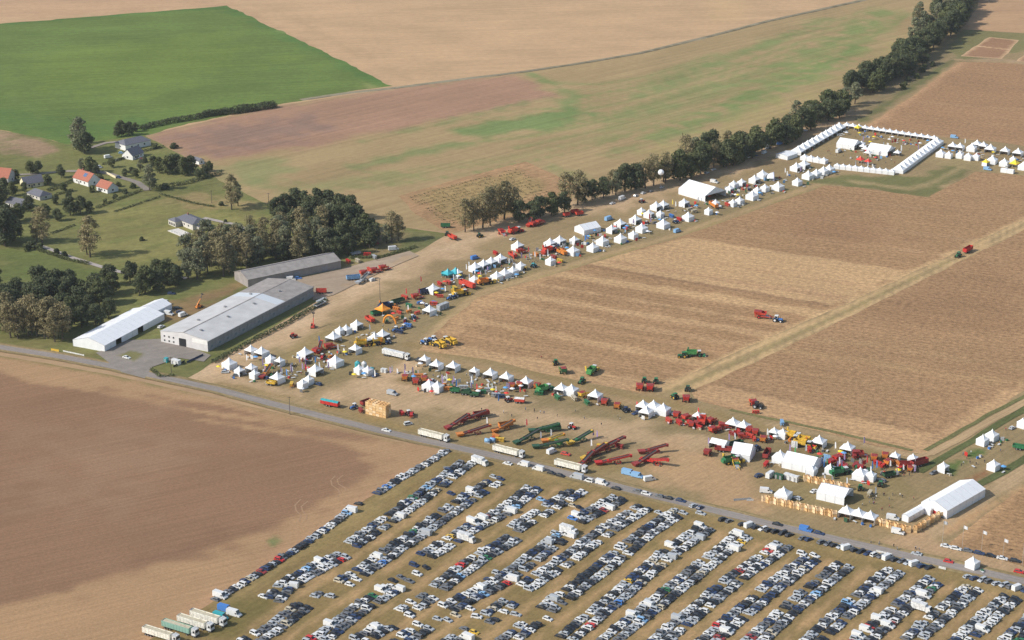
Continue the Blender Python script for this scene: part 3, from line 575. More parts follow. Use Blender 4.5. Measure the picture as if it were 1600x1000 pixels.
for (u, v) in ((105, 516), (128, 512), (150, 508), (170, 498), (112, 500), (140, 492), (95, 498)): tree(rnd.choice([D, G]), u, v, rnd.uniform(9, 12), PL)
tree('light_tree', 117, 508, 8, PL)
for i in range(16): tree(AU, -12 + 108 * i / 15 + rnd.uniform(-3, 3), 520 + 14 * i / 15 + rnd.uniform(-8, 5), rnd.uniform(14, 18), 'beside the road bend')
PV = 'in the village'
for (u, v, h, k) in ((125, 236, 21, W), (132, 240, 15, D), (118, 225, 12, W), (190, 212, 9, D), (202, 212, 9, D), (183, 214, 7, D), (212, 206, 6, G), (234, 298, 15, W), (362, 328, 19, AU), (372, 322, 12, W), (141, 402, 20, AU), (136, 398, 13, AU), (66, 380, 17, AU), (58, 378, 11, AU), (110, 336, 10, D), (126, 334, 10, D), (140, 334, 7, D),
                     (8, 384, 18, D), (-12, 380, 18, D), (22, 376, 12, D), (2, 320, 12, D), (-6, 332, 14, D), (96, 278, 8, D), (60, 272, 8, D), (48, 272, 8, G), (262, 272, 11, G), (275, 270, 12, D), (288, 274, 11, G), (298, 270, 11, D), (328, 268, 6, G), (250, 270, 9, G), (310, 280, 6, D), (142, 270, 9, G), (150, 272, 7, D), (128, 268, 8, W),
                     (24, 282, 7, D), (38, 300, 6, D), (195, 276, 5, G), (212, 278, 6, G), (205, 270, 4, DB), (232, 282, 4, GB), (258, 296, 4, DB), (346, 322, 3, GB), (222, 376, 2.4, DB), (50, 388, 5, DB), (40, 392, 4, GB), (62, 390, 4, GB), (88, 398, 3.5, DB), (100, 402, 3.5, DB), (165, 318, 3, GB), (180, 310, 3, GB), (145, 300, 4, GB), (196, 302, 3, DB), (208, 294, 3, GB), (352, 348, 2.2, DB), (226, 254, 4, DB), (272, 232, 4, DB), (242, 232, 3.5, GB), (75, 290, 7, G), (88, 320, 6, D), (20, 306, 8, G), (100, 300, 5, G), (175, 262, 6, G), (240, 262, 7, D), (320, 276, 7, D), (156, 282, 4, GB), (108, 312, 5, D), (6, 300, 8, D), (45, 330, 9, D), (70, 340, 8, G), (90, 345, 7, D), (30, 345, 10, G), (10, 350, 11, D), (220, 268, 7, W), (185, 292, 3, GB)):
    tree(k, u, v, h, PV)
# clipped hedges and the ragged field hedge
def hedge(pts, wid, h, label, kind='dark', name='hedge', dens=9, size=.45):
    c = PA(pts); g = np.random.default_rng(int(pts[0][0] * 7 + pts[0][1])); o0 = c[0]; V = []; A = []
    for a, b in zip(c[:-1], c[1:]):
        L_ = np.linalg.norm(b - a); d = (b - a) / L_; nrm = np.array([-d[1], d[0]]); n = int(L_ * dens * (h + wid) / 2)
        t = g.uniform(0, L_, n); sct = g.uniform(-1, 1, (n, 2)); zz = g.uniform(0, 1, n)
        hh = h * (.75 + .5 * vnoise(np.stack([t * 1.0, t * 0], 1) + a, 6, 3)) if wid > 1.6 else np.full(n, h)
        w_ = np.sqrt(np.clip(1 - (zz * .9) ** 3, 0, 1)) * wid / 2
        p = np.zeros((n, 3)); p[:, :2] = a - o0 + d * t[:, None] + nrm * (np.sign(sct[:, 0]) * np.abs(sct[:, 0]) ** .4 * w_)[:, None]; p[:, 2] = zz ** .7 * hh
        nn = g.normal(size=(n, 3)); nn[:, 2] += .8; nn /= np.linalg.norm(nn, axis=1)[:, None]; x = np.cross(nn, g.normal(size=(n, 3))); x /= np.linalg.norm(x, axis=1)[:, None]; y = np.cross(nn, x); s = size * g.uniform(.6, 1.3, (n, 1))
        V.append(np.stack([p - x * s, p - y * s * .7, p + x * s, p + y * s * .7], 1).reshape(-1, 3)); A.append(np.repeat(g.uniform(0, 1, n), 4))
    V = np.vstack(V); A = np.concatenate(A); V[:, 2] = np.maximum(V[:, 2], .04); n = len(V) // 4
    me = bpy.data.meshes.new(name); me.from_pydata(V.tolist(), [], np.arange(4 * n).reshape(-1, 4).tolist())
    at = me.attributes.new('leaf', 'FLOAT', 'POINT'); at.data.foreach_set('value', A.astype(np.float32)); me.materials.append(LEAF[kind])
    o = bpy.data.objects.new(name, me); COL.objects.link(o); o.location = (o0[0], o0[1], 0)
    o['label'] = label; o['category'] = 'hedge'; return o
hedge([(218, 203), (262, 193), (300, 187), (330, 180), (366, 178), (432, 168)], 5, 3.6, 'ragged dark field hedge along the green field corner', dens=7, size=.6)
hedge([(316, 183), (366, 177), (430, 167)], 5, 5.2, 'taller dark hedge end beside the green field', dens=7, size=.6)
hedge([(236, 296), (290, 288), (348, 271)], 2.4, 2.4, 'clipped dark hedge at the corner of the bare field')
hedge([(160, 258), (196, 248)], 1.4, 1.8, 'clipped hedge left of the white gabled house')
hedge([(222, 238), (256, 230)], 1.4, 1.8, 'clipped hedge right of the grey flat roofed house')
hedge([(74, 300), (118, 282)], 1.6, 2.2, 'clipped hedge left of the red roofed house')
hedge([(84, 306), (114, 298)], 1.4, 1.6, 'short clipped hedge before the red roofed house', 'green')
hedge([(150, 326), (222, 298)], 1.6, 1.6, 'low hedge between the lawn and the red roofed houses', 'green')
hedge([(178, 332), (250, 308)], 1.3, 1.1, 'long low hedge across the dry lawn')
hedge([(250, 304), (300, 318), (335, 324)], 1.6, 1.3, 'low hedge on the far edge of the dry lawn', 'green')
hedge([(60, 392), (110, 408), (140, 414)], 2.2, 1.8, 'low hedge along the pale village lane', 'green')
hedge([(0, 292), (50, 282)], 1.6, 2, 'clipped hedge beside the leftmost red roofed house')
hedge([(80, 366), (118, 352)], 1.3, 1.2, 'low hedge left of the large autumn poplar')
hedge([(332, 568), (390, 536), (450, 506), (510, 470)], 2.8, 1.9, 'long low hedge below the grey hall wall', 'dark', dens=8)
hedge([(236, 578), (250, 590), (272, 588)], 2.0, 1.4, 'low hedge on the corner plot beside the road', 'green')
hedge([(545, 404), (600, 402), (650, 386)], 3, 1.6, 'scrubby hedge behind the machinery yard', 'green')
# cut maize rows on the small plot: uncountable tufts
g_ = np.random.default_rng(5); V = []; A = []
for i in range(13):
    t = i / 12; a = np.array(P(642 + 62 * t, 309 + 42 * t)); b = np.array(P(815 + 62 * t, 262 + 42 * t)); L_ = np.linalg.norm(b - a)
    for k in range(int(L_ / 4.2)):
        if g_.random() < .2: continue
        p = a + (b - a) * (k + g_.uniform(-.1, .1)) / (L_ / 4.2)
        for j in range(9):
            q = np.array([p[0] + g_.uniform(-1.5, 1.5), p[1] + g_.uniform(-.6, .6), g_.uniform(.15, .75)]); n = g_.normal(size=3); n[2] = abs(n[2]) + .3; n /= np.linalg.norm(n)
            x = np.cross(n, g_.normal(size=3)); x /= np.linalg.norm(x); y = np.cross(n, x); V += [q - x * .35, q - y * .3, q + x * .35, q + y * .3]; A += [g_.uniform(0, 1)] * 4
V = np.array(V); V[:, 2] = np.maximum(V[:, 2], .05); me = bpy.data.meshes.new('maize_stubble'); me.from_pydata(V.tolist(), [], np.arange(len(V)).reshape(-1, 4).tolist())
at = me.attributes.new('leaf', 'FLOAT', 'POINT'); at.data.foreach_set('value', np.array(A, np.float32)); me.materials.append(leafmat('leaf_maize', (.09, .09, .035), (.17, .15, .07)))
o = bpy.data.objects.new('maize_stubble', me); COL.objects.link(o); o['kind'] = 'stuff'; o['label'] = 'broken rows of maize tufts on the small trial plot'; o['category'] = 'crop'
# ------------------------------------------------------------------ buildings
M_white = mat('white_wall', (.72, .71, .68), .7, var=.1, scale=.4)
M_cream = mat('cream_wall', (.70, .62, .42), .7, var=.1, scale=.5)
M_render = mat('pale_render', (.55, .52, .47), .8, var=.12, scale=.5)
M_tile = mat('red_tile', (.36, .125, .075), .8, var=.25, scale=1.6)
M_slate = mat('slate', (.13, .13, .15), .6, var=.2, scale=1.2)
M_glass = mat('dark_glass', (.02, .025, .03), .12, var=0, spec=.6)
M_brick = mat('brick', (.30, .13, .09), .85, var=.25, scale=2)
M_door = mat('door_paint', (.12, .10, .09), .6, var=.1)
M_pv = mat('solar_panel', (.10, .16, .28), .2, var=.15)
def house(name, u, v, length, width, eave, ridge, rz, wallm, roofm, label, wins=((.25, .55), (.5, .55), (.75, .55)), chimney=True, overhang=.4, hip=0.0, extra=None):
    length *= 1.2; width *= 1.18; eave *= 1.1; ridge *= 1.14; x, y = P(u, v); o = empty(name, x, y, rz); l, w_ = length / 2, width / 2
    b = MB(); b.box(-l, l, -w_, w_, 0, eave)
    if hip == 0:
        for s in (-1, 1): b.poly([(s * l, -w_, eave), (s * l, w_, eave), (s * l, 0, ridge - .12)])
    wl = part('wall', b.mesh('wall', [wallm], fix=False), o)
    L2, W2 = l + overhang, w_ + overhang; ez = eave - (ridge - eave) * overhang / w_ + .1; rl = L2 - hip
    r = MB()
    for s in (-1, 1):
        a = [(-L2, s * W2, ez), (L2, s * W2, ez), (rl, 0, ridge), (-rl, 0, ridge)]
        r.hexa([(p[0], p[1], p[2]) for p in a], [(p[0], p[1], p[2] + .16) for p in a])
    if hip:
        for s in (-1, 1):
            r.poly([(s * L2, -W2, ez + .17), (s * L2, W2, ez + .17), (s * rl, 0, ridge + .17)])
    rf = part('roof', r.mesh('roof', [roofm]), o)
    if chimney:
        c = MB().box(-l * .55, -l * .55 + .8, .2, .9, ridge - 1.2, ridge + 1.0).box(-l * .55 - .08, -l * .55 + .88, .12, .98, ridge + 1.0, ridge + 1.15); part('chimney', c.mesh('chimney', [M_brick]), rf)
    wm = MB().box(-.6, .6, -.04, .04, -.6, .6).mesh('window', [M_glass]); fm = MB().box(-.7, .7, -.03, .03, -.72, -.62).box(-.7, .7, -.03, .03, .62, .72).box(-.7, -.62, -.03, .03, -.62, .62).box(.62, .7, -.03, .03, -.62, .62).mesh('frame', [M_white])
    for s in (-1, 1):
        for t, zf in wins:
            q = part('window', wm, o, loc=(-l + length * t, s * (w_ + .03), max(1.25, eave * zf))); part('frame', fm, q)
    for s in (-1, 1):
        q = part('window', wm, o, loc=(s * (l + .03), 0, max(1.3, eave * .55)), rot=(0, 0, math.pi / 2)); part('frame', fm, q)
    d = part('door', MB().box(-.5, .5, -.05, .05, 0, 2.1).mesh('door', [M_door]), o, loc=(-l + length * .38, -w_ - .04, 0)); part('handle', MB().box(.34, .4, -.1, -.05, 1.0, 1.12).mesh('handle', [M_render]), d)
    o['label'] = label; o['category'] = 'house'
    if extra: extra(o, l, w_, eave, ridge)
    return o
AV = ang((118, 292), (156, 304))
def villa_wing(o, l, w_, e, r):
    x0, x1, y0, y1 = -l - 1.5, -l + 6.5, -w_ - 4.5, -w_ + .5
    q = part('wing', MB().box(x0, x1, y0, y1, 0, e - .3).mesh('wing', [M_render]), o); cx, cy = (x0 + x1) / 2, (y0 + y1) / 2; f = MB()
    for a, b in (((x0 - .4, y0 - .4), (x1 + .4, y0 - .4)), ((x1 + .4, y0 - .4), (x1 + .4, y1 + .4)), ((x1 + .4, y1 + .4), (x0 - .4, y1 + .4)), ((x0 - .4, y1 + .4), (x0 - .4, y0 - .4))): f.poly([(*a, e - .3), (*b, e - .3), (cx, cy, e + 1.6)])
    part('wing_roof', f.mesh('wing_roof', [M_slate]), q)
    for k in range(3): part('window', MB().box(-.7, .7, -.04, .04, -.9, .7).mesh('window', [M_glass]), q, loc=(x0 + 1.6 + k * 2.4, y0 - .03, 1.5))
    part('garage', MB().box(l - .2, l + 5, -w_ * .6, w_ * .8, 0, 2.6).box(l - .2, l + 5.3, -w_ * .6 - .3, w_ * .8 + .3, 2.6, 2.8, 1).mesh('garage', [M_render, M_slate]), o)
def pv(o, l, w_, e, r):
    s = math.atan2(r - e, w_); b = MB()
    for i in range(3):
        x0 = .2 + i * 1.15
        a = [(x0, -w_ * .62), (x0 + 1.05, -w_ * .62), (x0 + 1.05, -w_ * .22), (x0, -w_ * .22)]
        f = lambda y: e + (r - e) * (1 + y / w_) + .2
        part('solar_panel', MB().hexa([(p[0], p[1], f(p[1])) for p in a], [(p[0], p[1], f(p[1]) + .08) for p in a]).mesh('solar_panel', [M_pv]), o)
house('house', 136, 286, 14, 8.5, 3.2, 7.2, AV, M_white, M_tile, 'larger white house with red tiled roof and solar panels', extra=pv)
house('house', 168, 298, 10, 7.5, 2.9, 6.0, AV, M_white, M_tile, 'smaller white house with plain red tiled roof', chimney=False)
house('house', 6, 284, 11, 9, 4.0, 8.6, ang((0, 280), (20, 290)) + .6, M_render, M_tile, 'red roofed house at the left edge of the picture')
house('house', 208, 229, 18, 11, 3.6, 5.8, ang((182, 233), (232, 222)), M_white, M_slate, 'white house with low grey slate hip roof', hip=4.0, chimney=False)
house('house', 208, 246, 10, 8, 2.8, 6.4, ang((198, 250), (218, 247)) + .5, M_white, M_slate, 'white gabled house with dark slate roof and fence', chimney=False)
house('house', 50, 290, 11, 8, 2.8, 6.0, AV + 1.3, M_cream, M_slate, 'cream house with dark slate roof near the left edge', chimney=False)
house('house', 62, 308, 12, 8, 2.4, 4.6, AV, M_render, M_slate, 'low dark roofed bungalow below the cream house', hip=3, chimney=False)
house('house', 30, 322, 12, 8, 2.4, 4.8, AV + .2, M_white, M_slate, 'dark roofed bungalow with white gable by the left trees', chimney=False)
house('house', 300, 352, 16, 9.5, 3.4, 5.2, AV - .1, M_render, M_slate, 'grey roofed villa with terrace on the dry lawn', hip=3.5, extra=villa_wing)
house('shed', 310, 255, 6, 4, 2.4, 3.6, AV, M_white, M_slate, 'small white shed in the village tree group', chimney=False, wins=((.5, .5),))
# terrace of the villa and garden bits
x, y = P(284, 364); b = MB().box(-9, 7, -4.5, 3.2, 0, .35); t = empty('terrace', x, y, AV - .1); part('slab', b.mesh('slab', [mat('terrace_stone', (.62, .58, .52), .8, var=.12)]), t)
for i in range(5): part('pillar', MB().box(-6.8 + i * 2.9, -6.5 + i * 2.9, -3.4, -3.1, .35, 1.3).mesh('pillar', [M_white]), t)
t['label'] = 'pale stone terrace in front of the grey villa'; t['category'] = 'terrace'
# low garden wall
def wallrun(pts, h, m_, label, th=.3, name='garden_wall'):
    c = PA(pts); b = MB()
    for a, q in zip(c[:-1], c[1:]):
        d = (q - a) / np.linalg.norm(q - a); n = np.array([-d[1], d[0]]) * th / 2; a2, q2 = a - c[0], q - c[0]
        b.hexa([(*(a2 - n), 0), (*(q2 - n), 0), (*(q2 + n), 0), (*(a2 + n), 0)], [(*(a2 - n), h), (*(q2 - n), h), (*(q2 + n), h), (*(a2 + n), h)])
    o = bpy.data.objects.new(name, b.mesh(name, [m_])); COL.objects.link(o); o.location = (*c[0], 0); o['label'] = label; o['category'] = 'wall'; return o
wallrun([(163, 270), (181, 279)], 1.6, M_cream, 'cream garden wall right of the red roofed houses')
wallrun([(180, 252), (200, 246)], 1.5, M_white, 'white garden wall left of the gabled house')
# --- the halls
M_hallroof = mat('hall_roof', (.50, .49, .48), .85, var=.14, scale=.15)
M_hallwall = mat('hall_wall', (.60, .58, .57), .7, var=.12, scale=.3)
M_hallgrey = mat('hall_cladding', (.27, .27, .28), .6, var=.2, scale=.4)
M_barnroof = mat('barn_roof', (.30, .27, .25), .85, var=.22, scale=.3)
M_sky = mat('rooflight', (.52, .55, .58), .7, var=.05)
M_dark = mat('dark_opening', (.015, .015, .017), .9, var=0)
def ground_rect(a, b, c):
    """from three photo points (near-left, near-right, far-right) -> centre, size, angle with X along b->c"""
    A, B, C_ = (np.array(P(*q)) for q in (a, b, c)); d = (C_ - B); l = np.linalg.norm(d); d /= l; n = np.array([-d[1], d[0]]); w_ = abs((A - B) @ n)
    cen = B + d * l / 2 + n * (w_ / 2 if (A - B) @ n > 0 else -w_ / 2); return cen, l, w_, math.atan2(d[1], d[0])
cen, l, w_, rz = ground_rect((249, 536), (325, 550), (490, 464)); HALL = (cen, l, w_, rz)
h = empty('exhibition_hall', cen[0], cen[1], rz); L, Wd = l / 2, w_ / 2; EV, RG = 6.2, 8.2
b = MB().box(-L, L, -Wd, Wd, 0, EV - .05)
for s in (-1, 1): b.poly([(s * L, -Wd, EV - .05), (s * L, Wd, EV - .05), (s * L, 0, RG - .15)])
part('wall', b.mesh('wall', [M_hallwall], fix=False), h)
n = 14; seg = l / n
for i in range(n):
    for s in (-1, 1):
        x0, x1 = -L + i * seg + .02, -L + (i + 1) * seg - .02
        z = lambda y: EV + (RG - EV) * (1 - abs(y) / Wd)
        a = [(x0, s * (Wd + .5)), (x1, s * (Wd + .5)), (x1, 0), (x0, 0)]
        m_ = M_barnroof if (i >= 10 and rnd.random() < 1.2) else M_hallroof
        rp = part('roof_panel', MB().hexa([(p[0], p[1], z(p[1])) for p in a], [(p[0], p[1], z(p[1]) + .12) for p in a]).mesh('roof_panel', [m_]), h)
        if i in (9,): part('rooflight', MB().hexa([(p[0], p[1] * .96, z(p[1] * .96) + .13) for p in a], [(p[0], p[1] * .96, z(p[1] * .96) + .18) for p in a]).mesh('rooflight', [M_sky]), rp)
for i in range(7): part('roof_vent', MB().box(-.5, .5, -.5, .5, 0, .7).box(-.65, .65, -.65, .65, .7, .85).mesh('roof_vent', [M_hallgrey]), h, loc=(-L + 8 + i * 12, (.35 if i % 2 else -.35) * Wd, RG - .7))
part('ridge_cap', MB().box(-L, L, -.3, .3, RG + .1, RG + .24).mesh('ridge_cap', [M_barnroof]), h)
pm = MB().box(0, seg - .12, -.08, 0, .2, EV - .5).mesh('cladding_panel', [M_hallgrey]); wm = MB().box(-.9, .9, -.05, .05, -.5, .5).mesh('window', [mat('hall_window', (.20, .24, .28), .2, var=.1)])
for i in range(n):
    cp = part('cladding_panel', pm, h, loc=(-L + i * seg + .06, -Wd, 0))
    if i % 2 == 0 or i < 5: part('window', wm, cp, loc=(seg * .5, -.1, 2.2))
part('gutter', MB().box(-L, L, -Wd - .75, -Wd - .52, EV - .2, EV + .02).mesh('gutter', [M_hallgrey]), h)
sw = MB().box(-.05, .05, -.45, .45, -.45, .45).mesh('window', [M_glass])
for r_ in range(2):
    for k in range(3): part('window', sw, h, loc=(-L - .04, Wd - 2.5 - k * 3.0, 1.6 + r_ * 2.4))
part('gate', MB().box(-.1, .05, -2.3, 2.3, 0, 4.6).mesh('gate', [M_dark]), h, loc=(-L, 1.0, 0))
part('fascia', MB().box(-.12, 0, -Wd, -Wd + 10, 3.9, EV - .2).mesh('fascia', [M_white]), h, loc=(-L, 0, 0))
h['label'] = 'long pale grey exhibition hall with low gabled roof'; h['category'] = 'hall'
cen, l, w_, rz = ground_rect((384, 442), (388, 449), (533, 419)); w_ = 17; L, Wd = l / 2, w_ / 2
n_ = np.array([-math.sin(rz), math.cos(rz)]); c0 = (np.array(P(388, 449)) + np.array(P(533, 420))) / 2 + n_ * Wd
bn = empty('barn', c0[0], c0[1], rz); EV, RG = 5.0, 7.6
b = MB().box(-L, L, -Wd, Wd, 0, EV)
for s in (-1, 1): b.poly([(s * L, -Wd, EV), (s * L, Wd, EV), (s * L, 0, RG - .1)])
part('wall', b.mesh('wall', [mat('barn_wall', (.30, .27, .25), .85, var=.2, scale=.3)], fix=False), bn)
k = 9; seg = l / k
for i in range(k):
    for s in (-1, 1):
        z = lambda y: EV + (RG - EV) * (1 - abs(y) / Wd); x0, x1 = -L + i * seg + .02 - (.4 if i == 0 else 0), -L + (i + 1) * seg - .02
        a = [(x0, s * (Wd + .5)), (x1, s * (Wd + .5)), (x1, 0), (x0, 0)]
        part('roof_panel', MB().hexa([(p[0], p[1], z(p[1])) for p in a], [(p[0], p[1], z(p[1]) + .12) for p in a]).mesh('roof_panel', [M_barnroof]), bn)
part('ridge_cap', MB().box(-L, L, -.3, .3, RG + .08, RG + .2).mesh('ridge_cap', [M_slate]), bn)
for i in range(3): part('door', MB().box(-2, 2, -.08, .02, 0, 3.6).mesh('door', [M_hallgrey]), bn, loc=(-L + 14 + i * 18, -Wd, 0))
bn['label'] = 'old brownish grey barn behind the exhibition hall'; bn['category'] = 'barn'
# ------------------------------------------------------------------ vehicles
PAINT = {'white': (.66, .66, .65), 'silver': (.40, .42, .44), 'grey': (.14, .145, .155), 'black': (.022, .023, .027), 'dark blue': (.025, .045, .11), 'blue': (.06, .19, .50), 'light blue': (.22, .40, .62), 'red': (.52, .03, .025),
         'dark red': (.30, .04, .035), 'green': (.03, .17, .07), 'yellow': (.66, .42, .05), 'orange': (.62, .21, .04), 'beige': (.50, .44, .33), 'teal': (.04, .33, .36), 'bright red': (.56, .065, .04), 'cream': (.78, .75, .66), 'dark green': (.03, .09, .045), 'bright green': (.07, .27, .08)}
PM = {k: mat('paint_' + k.replace(' ', '_'), c, .28, var=.05, spec=.6) for k, c in PAINT.items()}
MM = {k: mat('machine_' + k.replace(' ', '_'), c, .55, var=.38, scale=1.3) for k, c in PAINT.items()}
M_tyre = mat('tyre', (.018, .018, .019), .85, var=.2, scale=3); M_rim = mat('rim', (.35, .36, .38), .4, .6, var=.1); M_trim = mat('trim', (.03, .03, .033), .6, var=.1)
M_carglass = mat('car_glass', (.018, .022, .028), .08, var=0, spec=.7); M_steel = mat('steel', (.42, .43, .44), .5, .3, var=.15); M_lamp = mat('headlamp', (.75, .75, .72), .15, var=0)
M_rubber = mat('belt_rubber', (.05, .05, .05), .8, var=.2)
def wheel_mesh(r, w_, n=12):
    return MB().cyl((0, -w_ / 2, 0), (0, w_ / 2, 0), r, n, 0).cyl((0, -w_ / 2 - .01, 0), (0, w_ / 2 + .01, 0), r * .58, 8, 1).mesh('wheel', [M_tyre, M_rim])
class Proto(list):
    def add(s, name, me, loc=(0, 0, 0), rot=(0, 0, 0), parent=None, paint=False): s.append((name, me, loc, rot, parent, paint)); return len(s) - 1
def inst(name, proto, x, y, rz, z=0.0, paint=None, s=1.0):
    o = empty(name, x, y, rz, z, s); made = []
    for nm, me, loc, rot, par, pt in proto:
        made.append(part(nm, me, made[par] if par is not None else o, {0: paint} if (pt and paint) else None, loc, rot))
    return o
def car_proto(L, W, low, cab, zb, zt, r, nw=True):
    """low: side profile of the body; cab: (rear base, front base, rear top, front top) of the glasshouse"""
    p = Proto(); b = MB(); hw = W / 2
    b.prism(low, -hw, hw, 0, ytop=lambda z: .97 if z < .45 else 1.0 if z < zb - .12 else .93)
    xr, xf, tr_, tf = cab; h0, h1 = hw * .90, hw * .72
    B = [(xr, -h0, zb - .02), (xf, -h0, zb - .02), (xf, h0, zb - .02), (xr, h0, zb - .02)]; T = [(tr_, -h1, zt), (tf, -h1, zt), (tf, h1, zt), (tr_, h1, zt)]
    b.hexa(B, T, 0)
    b.hexa([(tr_ + .06, -h1 + .05, zt - .01), (tf - .06, -h1 + .05, zt - .01), (tf - .06, h1 - .05, zt - .01), (tr_ + .06, h1 - .05, zt - .01)], [(tr_ + .16, -h1 + .12, zt + .05), (tf - .16, -h1 + .12, zt + .05), (tf - .16, h1 - .12, zt + .05), (tr_ + .16, h1 - .12, zt + .05)], 0)
    b.box(-L / 2 - .03, -L / 2 + .1, -hw * .9, hw * .9, .32, .52, 1); b.box(L / 2 - .1, L / 2 + .03, -hw * .9, hw * .9, .28, .48, 1)
    p.add('body', b.mesh('body', [PM['white'], M_trim]), paint=True)
    def pane(c, shrink, out):
        c = [Vector(q) for q in c]; m = sum(c, Vector()) / 4; n = (c[1] - c[0]).cross(c[2] - c[0]).normalized()
        q = [m + (k - m) * shrink + n * out for k in c]
        return MB().hexa(q, [k + n * .02 for k in q])
    p.add('windscreen', pane([B[1], B[2], T[2], T[1]], .88, .004).mesh('windscreen', [M_carglass]))
    p.add('rear_window', pane([B[3], B[0], T[0], T[3]], .82, .004).mesh('rear_window', [M_carglass]))
    p.add('side_window', pane([B[0], B[1], T[1], T[0]], .84, .004).mesh('side_window', [M_carglass]))
    p.add('side_window', pane([B[2], B[3], T[3], T[2]], .84, .004).mesh('side_window', [M_carglass]))
    wm = wheel_mesh(r, .22)
    for sx in (-L * .30, L * .31):
        for sy in (-1, 1): p.add('wheel', wm, (sx, sy * (hw - .11), r))
    return p
CARS = {
 'hatchback': car_proto(4.1, 1.78, [(-2.05, .3), (-2.07, .86), (-1.9, .97), (.95, .95), (1.85, .8), (2.06, .58), (2.05, .3)], (-1.98, 1.1, -1.55, .25), .95, 1.47, .31),
 'estate car': car_proto(4.6, 1.82, [(-2.3, .3), (-2.32, .86), (-2.2, .97), (1.0, .95), (2.05, .8), (2.31, .56), (2.3, .3)], (-2.22, 1.15, -1.9, .2), .95, 1.48, .32),
 'saloon car': car_proto(4.6, 1.82, [(-2.3, .3), (-2.32, .85), (-2.2, .96), (1.0, .94), (2.05, .78), (2.31, .56), (2.3, .3)], (-1.7, 1.15, -1.05, .2), .94, 1.44, .32),
 'off-roader': car_proto(4.5, 1.9, [(-2.25, .38), (-2.27, 1.0), (-2.15, 1.12), (1.05, 1.1), (2.05, 1.0), (2.26, .75), (2.25, .38)], (-2.18, 1.2, -1.95, .4), 1.1, 1.78, .38),
 'small van': car_proto(4.3, 1.85, [(-2.15, .34), (-2.17, 1.0), (-2.1, 1.06), (1.2, 1.02), (1.9, .88), (2.16, .62), (2.15, .34)], (-2.12, 1.4, -2.02, .7), 1.02, 1.82, .33),
}
def van_proto(L=5.6, W=2.0, H=2.45):
    p = Proto(); hw = W / 2
    b = MB().prism([(-L / 2, .4), (-L / 2, H - .08), (-L / 2 + .1, H), (L / 2 - 1.7, H), (L / 2 - .95, 1.35), (L / 2 - .08, 1.0), (L / 2, .8), (L / 2, .4)], -hw, hw, 0, ytop=lambda z: .92 if z > H - .2 else 1)
    b.box(L / 2 - .05, L / 2 + .06, -hw * .95, hw * .95, .35, .6, 1)
    p.add('body', b.mesh('body', [PM['white'], M_trim]), paint=True)
    a, c = (L / 2 - 1.66, H - .08), (L / 2 - 1.0, 1.42)
    p.add('windscreen', MB().hexa([(a[0], -hw * .8, a[1]), (c[0], -hw * .85, c[1]), (c[0], hw * .85, c[1]), (a[0], hw * .8, a[1])], [(a[0] + .05, -hw * .8, a[1] + .04), (c[0] + .05, -hw * .85, c[1] + .04), (c[0] + .05, hw * .85, c[1] + .04), (a[0] + .05, hw * .8, a[1] + .04)]).mesh('windscreen', [M_carglass]))
    for s in (-1, 1): p.add('side_window', MB().box(L / 2 - 2.1, L / 2 - 1.35, -.012, .012, 1.42, 2.0).mesh('side_window', [M_carglass]), (0, s * (hw + .005), 0))
    wm = wheel_mesh(.36, .24)
    for sx in (-L * .3, L * .31):
        for sy in (-1, 1): p.add('wheel', wm, (sx, sy * (hw - .12), .36))
    return p
VAN = van_proto(); BIGVAN = van_proto(6.4, 2.1, 2.75)
CW = [('hatchback', .42), ('estate car', .2), ('saloon car', .14), ('off-roader', .14), ('small van', .10)]
COLW = [('white', .27), ('silver', .20), ('grey', .18), ('black', .22), ('dark blue', .08), ('red', .012), ('blue', .006), ('beige', .012), ('light blue', .006), ('dark red', .006), ('green', .0025), ('yellow', .002)]
def pick(ws):
    t = rnd.random() * sum(w_ for _, w_ in ws)
    for k, w_ in ws:
        t -= w_
        if t <= 0: return k
    return ws[0][0]
CARJOBS = []   # (x, y, rz, kind, colour, place)
NUMW = {k: ordinal(k) for k in range(1, 30)}
def park_line(pts, off, place, pitch=2.5, skip=.04, depthj=.25):
    c = PA(pts); s = 0; segs = []
    for a, b in zip(c[:-1], c[1:]): segs.append((a, b, np.linalg.norm(b - a)))
    tot = sum(q[2] for q in segs); t = .8
    while t < tot - .5:
        q = t
        for a, b, l_ in segs:
            if q <= l_: break
            q -= l_
        d = (b - a) / l_; n = np.array([-d[1], d[0]])
        van = rnd.random() < .03
        if rnd.random() > skip:
            p = a + d * q + n * (off + rnd.uniform(-depthj, depthj)); u, v = PX(*p)
            if -60 < u < 1660 and v < 1035:
                rz = math.atan2(n[1], n[0]) + (math.pi if rnd.random() < .5 else 0) + rnd.gauss(0, .03)
                CARJOBS.append((p[0], p[1], rz, 'van' if van else pick(CW), (pick([('white', .85), ('silver', .15)]) if van else pick(COLW)), place))
        t += pitch * rnd.uniform(.93, 1.12) + (.35 if van else 0)
ROW0 = [[(698, 705), (666, 726), (628, 748), (584, 776)], [(562, 788), (505, 831), (458, 863), (401, 899), (370, 919), (330, 942)]]
for run in ROW0: park_line(run, 0, 'in the line along the harrowed field', skip=.03)
for k in ROWS:
    for ri, run in enumerate(ROWS[k]):
        sk = .05 if len(run) > 2 or k > 7 else .16
        if k <= 6 and ri == 0: sk = .09
        park_line(run, 2.55, 'in the left line of the %s car row' % NUMW[k], skip=sk)
        park_line(run, -2.55, 'in the right line of the %s car row' % NUMW[k], skip=sk)
